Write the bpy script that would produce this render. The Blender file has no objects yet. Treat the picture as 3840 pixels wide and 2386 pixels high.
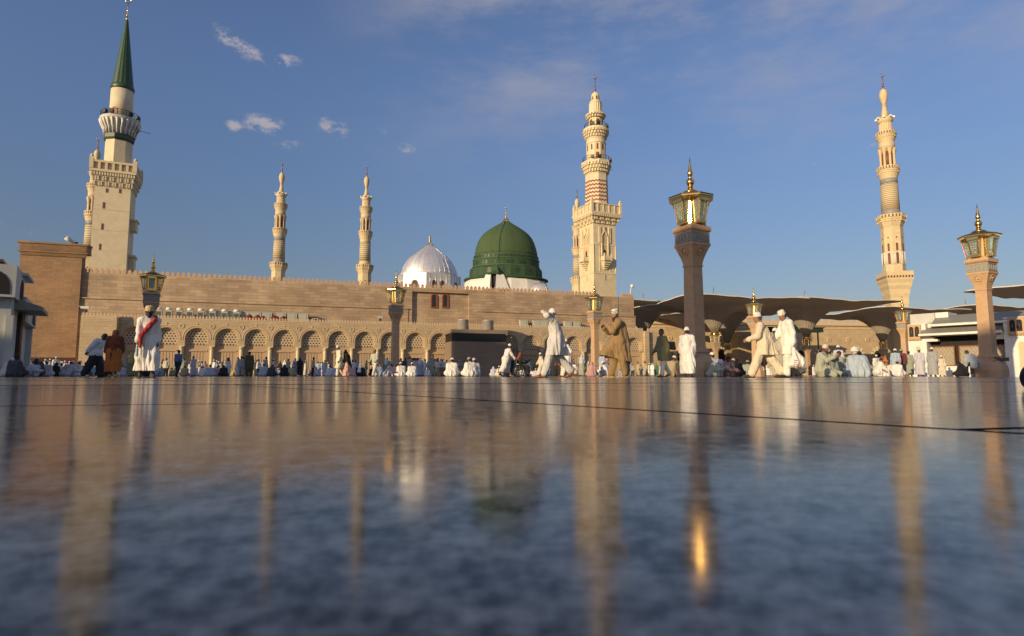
import bpy, bmesh, math, random
import numpy as np
from mathutils import Vector, Matrix
R = math.radians
random.seed(7)
scene = bpy.context.scene
COL = scene.collection

# ------------------------------------------------------------------ camera
F = 2250.0                       # focal length in pixels of the 3840 px wide photograph
CX, CY = 1920.0, 1193.0
HORIZON = 1410.0
CAM_H = 0.05                     # the camera stands on the floor
PITCH = math.atan((HORIZON - CY) / F)
cam_data = bpy.data.cameras.new("camera")
cam = bpy.data.objects.new("camera", cam_data)
COL.objects.link(cam)
cam.location = (0, 0, CAM_H)
cam.rotation_euler = (math.pi / 2 + PITCH, 0, 0)
cam_data.sensor_width = 36.0
cam_data.lens = F / 3840 * 36.0
cam_data.clip_start = 0.005
cam_data.clip_end = 12000
cam_data.dof.use_dof = True
cam_data.dof.focus_distance = 22.0
cam_data.dof.aperture_fstop = 13.0
scene.camera = cam

# ------------------------------------------------------------------ sun, sky, exposure
SUN_AZ, SUN_EL = 43.0, 13.5      # degrees left of the direction behind the camera, degrees above the horizon
sdir = Vector((-math.sin(R(SUN_AZ)) * math.cos(R(SUN_EL)), -math.cos(R(SUN_AZ)) * math.cos(R(SUN_EL)), math.sin(R(SUN_EL))))
sun_data = bpy.data.lights.new("sun", 'SUN')
sun_data.energy = 4.7
sun_data.angle = R(0.5)
sun_data.color = (1.0, 0.77, 0.46)
sun = bpy.data.objects.new("sun", sun_data)
COL.objects.link(sun)
sun.rotation_euler = sdir.to_track_quat('Z', 'Y').to_euler()
sun.location = (-40, -40, 60)

scene.view_settings.view_transform = 'Standard'
scene.view_settings.look = 'None'
scene.view_settings.exposure = 0.0
scene.view_settings.gamma = 1.0

world = bpy.data.worlds.new("World")
scene.world = world
world.use_nodes = True
WT = world.node_tree
WT.nodes.clear()

def wn(t, **kw):
    n = WT.nodes.new(t)
    for k, v in kw.items():
        setattr(n, k, v)
    return n

def wmath(op, a, b=None, c=None):
    n = wn('ShaderNodeMath', operation=op)
    for i, v in enumerate((a, b, c)):
        if v is None:
            continue
        if isinstance(v, (int, float)):
            n.inputs[i].default_value = v
        else:
            WT.links.new(v, n.inputs[i])
    return n.outputs[0]

w_out = wn('ShaderNodeOutputWorld')
w_bg = wn('ShaderNodeBackground')
w_bg.inputs[1].default_value = 0.125
sky = wn('ShaderNodeTexSky', sky_type='NISHITA', sun_disc=False)
sky.sun_elevation = R(SUN_EL)
sky.sun_rotation = math.atan2(sdir.x, sdir.y)
sky.altitude = 600
sky.air_density = 1.3
sky.dust_density = 1.3
sky.ozone_density = 4.0
# clouds in the sky, laid out by direction (azimuth, elevation)
w_tc = wn('ShaderNodeTexCoord')
w_sep = wn('ShaderNodeSeparateXYZ')
WT.links.new(w_tc.outputs['Generated'], w_sep.inputs[0])
w_az = wmath('ARCTAN2', w_sep.outputs[0], w_sep.outputs[1])
w_el = wmath('ARCSINE', w_sep.outputs[2])
w_cmb = wn('ShaderNodeCombineXYZ')
WT.links.new(w_az, w_cmb.inputs[0]); WT.links.new(w_el, w_cmb.inputs[1])

def cloud_noise(sx, sy, detail, rough, off):
    m = wn('ShaderNodeMapping')
    m.inputs['Scale'].default_value = (sx, sy, 1)
    m.inputs['Location'].default_value = (off, off * 0.7, off * 1.3)
    WT.links.new(w_cmb.outputs[0], m.inputs[0])
    n = wn('ShaderNodeTexNoise')
    n.inputs['Scale'].default_value = 1.0
    n.inputs['Detail'].default_value = detail
    n.inputs['Roughness'].default_value = rough
    WT.links.new(m.outputs[0], n.inputs['Vector'])
    return n.outputs[0]

def pix_dir(u, v):
    x = (u - CX) / F; y = (CY - v) / F
    fw = math.cos(PITCH) - y * math.sin(PITCH); up = math.sin(PITCH) + y * math.cos(PITCH)
    return math.atan2(x, fw), math.atan2(up, math.hypot(x, fw))

nz_puff = cloud_noise(30, 46, 8, 0.68, 3.1)
nz_wisp = cloud_noise(3.2, 9, 7, 0.62, 1.7)
puff = None
# (u, v, half width, half height, slope, strength) of each small cloud
PUFFS = [(880, 160, 75, 38, -0.35, 1.0), (960, 205, 95, 30, -0.45, .6), (1065, 228, 60, 24, 0.1, 1.0),
         (880, 470, 36, 28, 0, .75), (985, 466, 80, 36, 0.05, 1.1), (1250, 478, 78, 34, -0.1, .75),
         (1090, 548, 95, 26, 0.05, .55), (1520, 552, 55, 24, 0, .7), (1450, 505, 60, 24, -.3, .4), (3265, 555, 40, 22, .4, .65),
         (3060, 612, 30, 12, 0, .4), (2715, 632, 40, 14, 0, .4), (745, 470, 50, 16, 0, .25), (680, 540, 40, 16, 0, .25), (8, 838, 40, 40, 0, .5), (105, 872, 50, 24, 0, .5), (1215, 610, 60, 24, 0, .3)]
for (u, v, a, b, s, st) in PUFFS:
    az0, el0 = pix_dir(u, v)
    k = math.cos(az0) ** 1.5
    da = wmath('SUBTRACT', w_az, az0)
    de = wmath('SUBTRACT', wmath('SUBTRACT', w_el, el0), wmath('MULTIPLY', da, s))
    qa = wmath('POWER', wmath('ABSOLUTE', wmath('MULTIPLY', da, F / (a * k * 1.2))), 2)
    qe = wmath('POWER', wmath('ABSOLUTE', wmath('MULTIPLY', de, F / (b * k * 1.15))), 2)
    g = wmath('MULTIPLY', wmath('EXPONENT', wmath('MULTIPLY', wmath('ADD', qa, qe), -1.25)), st)
    puff = g if puff is None else wmath('MAXIMUM', puff, g)
pm = wn('ShaderNodeMapRange', interpolation_type='SMOOTHSTEP')
pm.inputs[1].default_value = 0.30; pm.inputs[2].default_value = 1.15
WT.links.new(wmath('MULTIPLY', puff, wmath('ADD', 1.0, wmath('MULTIPLY', wmath('SUBTRACT', nz_puff, 0.5), 5.5))), pm.inputs[0])
# high thin veil towards the upper right
veil = wn('ShaderNodeMapRange', interpolation_type='SMOOTHSTEP')
veil.inputs[1].default_value = 0.36; veil.inputs[2].default_value = 0.74
WT.links.new(nz_wisp, veil.inputs[0])
vz = wn('ShaderNodeMapRange', interpolation_type='SMOOTHSTEP')
vz.inputs[1].default_value = R(14); vz.inputs[2].default_value = R(38)
WT.links.new(w_el, vz.inputs[0])
vx = wn('ShaderNodeMapRange', interpolation_type='SMOOTHSTEP')
vx.inputs[1].default_value = R(-22); vx.inputs[2].default_value = R(2)
WT.links.new(w_az, vx.inputs[0])
veil_f = wmath('MULTIPLY', wmath('MULTIPLY', veil.outputs[0], vz.outputs[0]), wmath('MULTIPLY', vx.outputs[0], 0.85))
cl = wmath('MINIMUM', wmath('ADD', wmath('MULTIPLY', pm.outputs[0], 0.8), veil_f), 0.85)
w_tint = wn('ShaderNodeVectorMath', operation='MULTIPLY')      # the camera's daylight white balance
w_low = wn('ShaderNodeMapRange', interpolation_type='SMOOTHSTEP')   # dusty air: greyer and dimmer towards the horizon
w_low.inputs[1].default_value = 0.0; w_low.inputs[2].default_value = R(30)
WT.links.new(w_el, w_low.inputs[0])
w_dust = wn('ShaderNodeMix', data_type='RGBA')
WT.links.new(w_low.outputs[0], w_dust.inputs[0])
w_dust.inputs[6].default_value = (.70, .66, .62, 1); w_dust.inputs[7].default_value = (1.06, 1.05, 1.05, 1)
w_dm = wn('ShaderNodeVectorMath', operation='MULTIPLY')
WT.links.new(sky.outputs[0], w_dm.inputs[0]); WT.links.new(w_dust.outputs[2], w_dm.inputs[1])
WT.links.new(w_dm.outputs[0], w_tint.inputs[0])
w_tint.inputs[1].default_value = (1.13, 0.97, 1.06)
w_mix = wn('ShaderNodeMix', data_type='RGBA')
WT.links.new(cl, w_mix.inputs[0])
WT.links.new(w_tint.outputs[0], w_mix.inputs[6])
w_mix.inputs[7].default_value = (3.6, 3.3, 3.45, 1)
WT.links.new(w_mix.outputs[2], w_bg.inputs[0])
WT.links.new(w_bg.outputs[0], w_out.inputs[0])

# ------------------------------------------------------------------ helpers
def px(u, v, Y):
    """world point seen at photograph pixel (u, v) when it stands Y metres ahead"""
    x = (u - CX) / F; y = (CY - v) / F
    t = Y / (math.cos(PITCH) - y * math.sin(PITCH))
    return Vector((x * t, Y, CAM_H + (math.sin(PITCH) + y * math.cos(PITCH)) * t))

def gx(u, Y):
    return px(u, HORIZON, Y).x

def tag(o, label=None, cat=None, group=None, kind=None):
    if label: o['label'] = label
    if cat: o['category'] = cat
    if group: o['group'] = group
    if kind: o['kind'] = kind
    return o

def empty(name, loc=(0, 0, 0), rz=0, label=None, cat=None, group=None):
    o = bpy.data.objects.new(name, None)
    COL.objects.link(o)
    o.empty_display_size = 0.3
    o.location = loc
    o.rotation_euler = (0, 0, rz)
    return tag(o, label, cat, group)

def copy_tree(o, parent=None):
    c = o.copy()
    COL.objects.link(c)
    c.parent = parent
    for ch in o.children:
        copy_tree(ch, c)
    return c

class MB:
    """collects faces of one part"""
    def __init__(self):
        self.v = []; self.f = []; self.m = []; self.sm = []
        self.mat = 0; self.smooth = False
    def face(self, pts):
        i = len(self.v)
        self.v.extend([tuple(p) for p in pts])
        self.f.append(list(range(i, i + len(pts)))); self.m.append(self.mat); self.sm.append(self.smooth)
    def add(self, vs, fs):
        i = len(self.v)
        self.v.extend([tuple(p) for p in vs])
        for f in fs:
            self.f.append([j + i for j in f]); self.m.append(self.mat); self.sm.append(self.smooth)
    def box(self, c, s, rz=0.0, M=None):
        x, y, z = s[0] / 2, s[1] / 2, s[2] / 2
        vs = [Vector(p) for p in ((-x, -y, -z), (x, -y, -z), (x, y, -z), (-x, y, -z), (-x, -y, z), (x, -y, z), (x, y, z), (-x, y, z))]
        rot = Matrix.Rotation(rz, 3, 'Z') if M is None else M
        vs = [rot @ p + Vector(c) for p in vs]
        self.add(vs, [(3, 2, 1, 0), (4, 5, 6, 7), (0, 1, 5, 4), (1, 2, 6, 5), (2, 3, 7, 6), (3, 0, 4, 7)])
    def box2(self, x0, x1, y0, y1, z0, z1):
        self.box(((x0 + x1) / 2, (y0 + y1) / 2, (z0 + z1) / 2), (abs(x1 - x0), abs(y1 - y0), abs(z1 - z0)))
    def lathe(self, prof, n=24, c=(0, 0, 0), a0=0.0, cap=True, smooth=None, flute=0.0):
        """prof: (r, z) from bottom to top"""
        old = self.smooth
        if smooth is not None: self.smooth = smooth
        vs = []
        for (r, z) in prof:
            for i in range(n):
                a = a0 + 2 * math.pi * i / n
                rr = r * (1 - flute * (i % 2))
                vs.append((c[0] + rr * math.cos(a), c[1] + rr * math.sin(a), c[2] + z))
        fs = []
        for k in range(len(prof) - 1):
            for i in range(n):
                j = (i + 1) % n
                fs.append((k * n + i, k * n + j, (k + 1) * n + j, (k + 1) * n + i))
        if cap:
            fs.append(tuple(range(n - 1, -1, -1)))
            fs.append(tuple((len(prof) - 1) * n + i for i in range(n)))
        self.add(vs, fs)
        self.smooth = old
    def frustum4(self, w0, z0, w1, z1, rz=0.0, c=(0, 0, 0), cap=True):
        self.lathe([(w0 / math.sqrt(2), z0), (w1 / math.sqrt(2), z1)], 4, c, rz + math.pi / 4, cap, False)
    def tube(self, pts, r, n=8, r1=None, smooth=True):
        pts = [Vector(p) for p in pts]
        old = self.smooth; self.smooth = smooth
        rings = []
        for i, p in enumerate(pts):
            d = (pts[min(i + 1, len(pts) - 1)] - pts[max(i - 1, 0)]).normalized()
            up = Vector((0, 0, 1)) if abs(d.z) < 0.95 else Vector((1, 0, 0))
            s = d.cross(up).normalized(); t = s.cross(d)
            rr = r if r1 is None else r + (r1 - r) * i / max(1, len(pts) - 1)
            rings.append([p + (s * math.cos(2 * math.pi * k / n) + t * math.sin(2 * math.pi * k / n)) * rr for k in range(n)])
        vs = [q for g in rings for q in g]
        fs = []
        for k in range(len(pts) - 1):
            for i in range(n):
                j = (i + 1) % n
                fs.append((k * n + j, k * n + i, (k + 1) * n + i, (k + 1) * n + j))
        fs.append(tuple(range(n)))
        fs.append(tuple((len(pts) - 1) * n + i for i in range(n - 1, -1, -1)))
        self.add(vs, fs)
        self.smooth = old
    def ring(self, c, R0, r, axis='Y', n=20, m=6, a0=0.0, a1=2 * math.pi):
        pts = []
        full = abs(a1 - a0) > 6.2
        for i in range(n + 1):
            a = a0 + (a1 - a0) * i / n
            if axis == 'Y':
                pts.append((c[0] + R0 * math.cos(a), c[1], c[2] + R0 * math.sin(a)))
            elif axis == 'X':
                pts.append((c[0], c[1] + R0 * math.cos(a), c[2] + R0 * math.sin(a)))
            else:
                pts.append((c[0] + R0 * math.cos(a), c[1] + R0 * math.sin(a), c[2]))
        self.tube(pts, r, m)
    def arch_outline(self, w, z0, z1, n=10, point=0.0):
        """2D outline of an arched opening: width w, sill z0, crown z1"""
        r = w / 2
        pts = [(-r, z0)]
        zc = z1 - r * (1 + point)
        for i in range(n + 1):
            a = math.pi - math.pi * i / n
            pts.append((r * math.cos(a), zc + r * (1 + point) * math.sin(a) ** (1.0 if point == 0 else 0.85)))
        pts.append((r, z0))
        return pts
    def build(self, name, mats, parent=None, loc=None, rot=None, shade_flat=True):
        me = bpy.data.meshes.new(name)
        me.from_pydata(self.v, [], self.f)
        if not isinstance(mats, (list, tuple)): mats = [mats]
        for m in mats: me.materials.append(m)
        me.polygons.foreach_set('material_index', self.m)
        me.polygons.foreach_set('use_smooth', self.sm)
        me.update()
        o = bpy.data.objects.new(name, me)
        COL.objects.link(o)
        if parent: o.parent = parent
        if loc is not None: o.location = loc
        if rot is not None: o.rotation_euler = rot
        return o

# ------------------------------------------------------------------ materials
def new_mat(name):
    m = bpy.data.materials.new(name)
    m.use_nodes = True
    return m, m.node_tree, m.node_tree.nodes['Principled BSDF']

class NT:
    def __init__(self, nt): self.nt = nt
    def n(self, t, **kw):
        x = self.nt.nodes.new(t)
        for k, v in kw.items(): setattr(x, k, v)
        return x
    def link(self, a, b): self.nt.links.new(a, b)
    def math(self, op, a, b=None, c=None):
        x = self.n('ShaderNodeMath', operation=op)
        for i, v in enumerate((a, b, c)):
            if v is None: continue
            if isinstance(v, (int, float)): x.inputs[i].default_value = v
            else: self.link(v, x.inputs[i])
        return x.outputs[0]
    def noise(self, scale, detail=3, rough=.55, vec=None):
        x = self.n('ShaderNodeTexNoise')
        x.inputs['Scale'].default_value = scale
        x.inputs['Detail'].default_value = detail
        x.inputs['Roughness'].default_value = rough
        if vec is not None: self.link(vec, x.inputs['Vector'])
        return x.outputs[0]
    def obj(self): return self.n('ShaderNodeTexCoord').outputs['Object']
    def mix(self, f, a, b):
        x = self.n('ShaderNodeMix', data_type='RGBA')
        for i, v in ((0, f), (6, a), (7, b)):
            if isinstance(v, (int, float)): x.inputs[i].default_value = v
            elif isinstance(v, tuple): x.inputs[i].default_value = v if len(v) == 4 else v + (1,)
            else: self.link(v, x.inputs[i])
        return x.outputs[2]
    def rng(self, v, a, b, c, d):
        x = self.n('ShaderNodeMapRange')
        self.link(v, x.inputs[0])
        for i, q in enumerate((a, b, c, d)): x.inputs[1 + i].default_value = q
        return x.outputs[0]
    def bump(self, h, strength, dist, bsdf):
        x = self.n('ShaderNodeBump')
        x.inputs['Strength'].default_value = strength
        x.inputs['Distance'].default_value = dist
        self.link(h, x.inputs['Height'])
        self.link(x.outputs[0], bsdf.inputs['Normal'])

def mul(c, k): return tuple(min(1, x * k) for x in c[:3])

def plain(name, col, rough=0.6, metal=0.0, var=0.12, scale=6.0, bump=0.0):
    m, nt, b = new_mat(name)
    T = NT(nt)
    nz = T.noise(scale, 4, .6, T.obj())
    T.link(T.mix(T.rng(nz, .3, .7, 0, 1), mul(col, 1 - var), mul(col, 1 + var)), b.inputs['Base Color'])
    b.inputs['Roughness'].default_value = rough
    b.inputs['Metallic'].default_value = metal
    if bump: T.bump(nz, bump, .02, b)
    return m

def masonry(name, c1, c2, mortar, bw, bh, msize=0.012, rough=0.75, stain=0.25, bumpk=.35):
    """coursed stone on walls whose local x runs along the wall and z up"""
    m, nt, b = new_mat(name)
    T = NT(nt)
    tc = T.obj()
    s = T.n('ShaderNodeSeparateXYZ'); T.link(tc, s.inputs[0])
    cmb = T.n('ShaderNodeCombineXYZ')
    T.link(T.math('ADD', s.outputs[0], T.math('MULTIPLY', s.outputs[1], 0.93)), cmb.inputs[0]); T.link(s.outputs[2], cmb.inputs[1])
    br = T.n('ShaderNodeTexBrick')
    T.link(cmb.outputs[0], br.inputs['Vector'])
    br.inputs['Scale'].default_value = 1.0
    br.inputs['Brick Width'].default_value = bw
    br.inputs['Row Height'].default_value = bh
    br.inputs['Mortar Size'].default_value = msize
    br.inputs['Mortar Smooth'].default_value = 0.3
    br.inputs['Bias'].default_value = 0.0
    br.inputs['Color1'].default_value = c1 + (1,)
    br.inputs['Color2'].default_value = c2 + (1,)
    br.inputs['Mortar'].default_value = mortar + (1,)
    nz = T.noise(0.35, 5, .6, tc)
    nz2 = T.noise(7.0, 4, .6, tc)
    k = T.math('ADD', T.rng(nz, .3, .7, 1 - stain, 1 + stain * .6), T.rng(nz2, .3, .7, -.09, .09))
    mx = T.n('ShaderNodeVectorMath', operation='SCALE')
    T.link(br.outputs['Color'], mx.inputs[0]); T.link(k, mx.inputs['Scale'])
    T.link(mx.outputs[0], b.inputs['Base Color'])
    b.inputs['Roughness'].default_value = rough
    T.bump(T.math('ADD', T.math('MULTIPLY', br.outputs['Fac'], -1.0), T.math('MULTIPLY', nz2, .4)), bumpk, .02, b)
    return m

def chevron(name, c1, c2, n, period, amp, duty=0.5, c3=None, bands=None):
    """zigzag courses round a shaft; local z up"""
    m, nt, b = new_mat(name)
    T = NT(nt)
    tc = T.obj()
    s = T.n('ShaderNodeSeparateXYZ'); T.link(tc, s.inputs[0])
    ang = T.math('MULTIPLY', T.math('ARCTAN2', s.outputs[1], s.outputs[0]), n / (2 * math.pi))
    zig = T.math('MULTIPLY', T.math('PINGPONG', ang, 0.5), 2 * amp)
    ph = T.math('FRACT', T.math('DIVIDE', T.math('ADD', s.outputs[2], zig), period))
    f = T.math('GREATER_THAN', ph, duty)
    nz = T.noise(5.0, 4, .6, tc)
    col = T.mix(f, c1, c2)
    mx = T.n('ShaderNodeVectorMath', operation='SCALE')
    T.link(col, mx.inputs[0]); T.link(T.rng(nz, .3, .7, .88, 1.1), mx.inputs['Scale'])
    T.link(mx.outputs[0], b.inputs['Base Color'])
    b.inputs['Roughness'].default_value = 0.75
    T.bump(f, .4, .03, b)
    return m

M = {}
M['wall'] = masonry('tan_coursed_stone', (.485, .355, .225), (.365, .26, .165), (.27, .185, .12), 1.5, .42, .02, stain=.25)
M['wall_wing'] = masonry('brown_coursed_stone', (.34, .20, .10), (.27, .16, .08), (.20, .12, .065), .9, .3, .012, stain=.25)
M['arcade'] = masonry('pale_tan_block', (.54, .41, .245), (.47, .35, .21), (.34, .25, .155), 1.1, .42, .014, stain=.15)
M['trim'] = plain('cream_trim_stone', (.56, .42, .265), .7, 0, .1, 3.0, .2)
M['screen'] = plain('pale_lattice_stone', (.52, .41, .27), .7, 0, .08, 4.0)
M['door'] = plain('tan_door_panel', (.47, .335, .205), .65, 0, .07, 2.0)
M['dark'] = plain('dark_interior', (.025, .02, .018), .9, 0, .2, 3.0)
M['red_dark'] = plain('dark_red_doorway', (.06, .015, .012), .8, 0, .2, 3.0)
M['column'] = plain('pale_marble_column', (.58, .49, .30), .45, 0, .08, 5.0)
M['battle'] = plain('pink_battlement_stone', (.50, .33, .20), .75, 0, .12, 2.5)
M['cream'] = plain('cream_minaret_stone', (.68, .575, .37), .7, 0, .09, 1.2, .15)
M['cream_pale'] = plain('pale_minaret_render', (.66, .56, .375), .7, 0, .08, 1.2, .1)
M['sand'] = plain('sand_minaret_stone', (.61, .49, .29), .7, 0, .09, 1.4, .15)
M['grey_band'] = plain('grey_granite_band', (.27, .26, .24), .5, 0, .1, 4.0)
M['zig_sand'] = chevron('sand_zigzag_courses', (.62, .51, .30), (.34, .275, .18), 12, .50, .11, .5)
M['zig_red'] = chevron('red_and_cream_zigzag', (.68, .57, .38), (.27, .095, .06), 20, .66, .20, .52)
M['brown_opening'] = plain('brown_opening_and_shade', (.16, .06, .03), .6, 0, .1, 3.0)  # dark brown for openings, also painted in as shade inside the gallery
M['gold'] = plain('polished_gold', (.90, .58, .20), .20, 1.0, .06, 8.0)
M['bronze'] = plain('red_bronze', (.42, .19, .12), .35, 1.0, .12, 8.0)
M['bronze_dark'] = plain('dark_bronze', (.10, .075, .05), .4, .8, .2, 8.0)
M['green_roof'] = plain('green_lead_roof', (.030, .072, .026), .45, 0, .2, 1.5, .1)
M['green_dark'] = plain('dark_green_rim', (.02, .045, .028), .5, 0, .2, 3.0)
M['iron'] = plain('dark_iron', (.035, .035, .035), .5, .6, .2, 6.0)
M['white_paint'] = plain('white_paint', (.72, .70, .64), .55, 0, .08, 2.0)
M['concrete'] = plain('grey_white_stone', (.52, .51, .46), .65, 0, .1, 1.0, .1)
M['awning'] = plain('grey_metal_awning', (.26, .25, .21), .5, .2, .1, 3.0)
M['steel'] = plain('brushed_steel', (.62, .60, .55), .38, 1.0, .1, 3.0)
M['galvanised'] = plain('galvanised_sheet', (.52, .50, .45), .4, .45, .1, 3.0)
M['ac_white'] = plain('pale_green_machine_paint', (.44, .45, .36), .5, 0, .07, 3.0)
M['canvas'] = plain('umbrella_membrane', (.60, .53, .45), .85, 0, .16, .4)
def _thin(m):
    nt = m.node_tree; b_ = nt.nodes['Principled BSDF']; out = nt.nodes['Material Output']
    tr = nt.nodes.new('ShaderNodeBsdfTranslucent'); tr.inputs[0].default_value = (.50, .40, .30, 1)
    mx = nt.nodes.new('ShaderNodeMixShader'); mx.inputs[0].default_value = .45
    nt.links.new(b_.outputs[0], mx.inputs[1]); nt.links.new(tr.outputs[0], mx.inputs[2]); nt.links.new(mx.outputs[0], out.inputs[0])
_thin(M['canvas'])
M['canvas_edge'] = plain('pale_membrane_edge', (.62, .57, .47), .8, 0, .06, 2.0)
M['rib'] = plain('umbrella_rib', (.40, .36, .30), .5, .2, .08, 3.0)
M['black_panel'] = plain('black_panel', (.008, .008, .009), .4, 0, .2, 3.0)
M['brown_block'] = masonry('brown_tile_block', (.27, .20, .14), (.24, .175, .12), (.18, .13, .095), 1.0, .34, .012, stain=.12)
M['red_cloth'] = plain('dark_red_cloth', (.18, .012, .014), .9, 0, .2, 6.0)
M['wood'] = plain('red_brown_wood', (.24, .075, .025), .55, 0, .15, 5.0)
M['lamp_stone'] = plain('brown_lamp_stone', (.52, .335, .185), .65, 0, .1, 5.0, .15)
M['lamp_grey'] = plain('grey_carved_band', (.31, .285, .235), .6, 0, .15, 8.0, .3)

def glass(name, col, rough=.06):
    m, nt, b = new_mat(name)
    b.inputs['Base Color'].default_value = col + (1,)
    b.inputs['Roughness'].default_value = rough
    b.inputs['Transmission Weight'].default_value = 0.75
    b.inputs['IOR'].default_value = 1.3
    return m
M['glass'] = glass('greenish_lantern_glass', (.62, .74, .66))
m, nt, b = new_mat('window_glass'); b.inputs['Base Color'].default_value = (.03, .035, .035, 1); b.inputs['Roughness'].default_value = .08
M['pane'] = m

def fluted_metal(name, col, n, rough, metal):
    m, nt, b = new_mat(name)
    T = NT(nt); tc = T.obj()
    s = T.n('ShaderNodeSeparateXYZ'); T.link(tc, s.inputs[0])
    nz = T.noise(2.2, 5, .6, tc)
    pan = T.n('ShaderNodeTexWhiteNoise', noise_dimensions='1D')
    T.link(T.math('FLOOR', T.math('MULTIPLY', T.math('ARCTAN2', s.outputs[1], s.outputs[0]), n / (2 * math.pi))), pan.inputs['W'])
    k = T.math('ADD', T.rng(nz, .3, .7, -.14, .14), T.rng(pan.outputs[0], 0, 1, .9, 1.1))
    mx = T.n('ShaderNodeVectorMath', operation='SCALE')
    mx.inputs[0].default_value = col; T.link(k, mx.inputs['Scale'])
    T.link(mx.outputs[0], b.inputs['Base Color'])
    b.inputs['Roughness'].default_value = rough
    b.inputs['Metallic'].default_value = metal
    T.bump(nz, .12, .05, b)
    return m
M['silver'] = fluted_metal('silver_sheet', (.74, .73, .72), 32, .48, .65)
M['silver_rib'] = plain('silver_seam', (.72, .70, .68), .35, .8, .05)
M['dome_green'] = fluted_metal('green_painted_lead', (.052, .092, .034), 96, .8, 0.0)
M['dome_green2'] = fluted_metal('deep_green_painted_lead', (.029, .070, .028), 40, .75, 0.0)
M['dome_green_trim'] = plain('light_green_moulding', (.07, .135, .04), .55, 0, .12, 2.0)

def cloth(col, name='cloth', var=.08, rough=.9):
    key = ('cloth',) + tuple(round(c, 3) for c in col)
    if key in M: return M[key]
    m, nt, b = new_mat(name)
    T = NT(nt); tc = T.obj()
    nz = T.noise(5.5, 4, .6, tc)
    T.link(T.mix(T.rng(nz, .3, .7, 0, 1), mul(col, 1 - var), mul(col, 1 + var)), b.inputs['Base Color'])
    b.inputs['Roughness'].default_value = rough
    b.inputs['Sheen Weight'].default_value = .08
    mp = T.n('ShaderNodeMapping'); mp.inputs['Scale'].default_value = (11, 11, 2.6); T.link(tc, mp.inputs[0])   # hanging folds and small creases
    fold = T.n('ShaderNodeTexNoise'); fold.inputs['Scale'].default_value = 1.0; fold.inputs['Detail'].default_value = 3; fold.inputs['Distortion'].default_value = .8
    T.link(mp.outputs[0], fold.inputs['Vector'])
    T.bump(T.math('ADD', fold.outputs[0], T.math('MULTIPLY', T.noise(24, 3, .6, tc), .25)), .85 if name == 'cloth' else .1, .06 if name == 'cloth' else .01, b)
    M[key] = m
    return m
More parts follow.
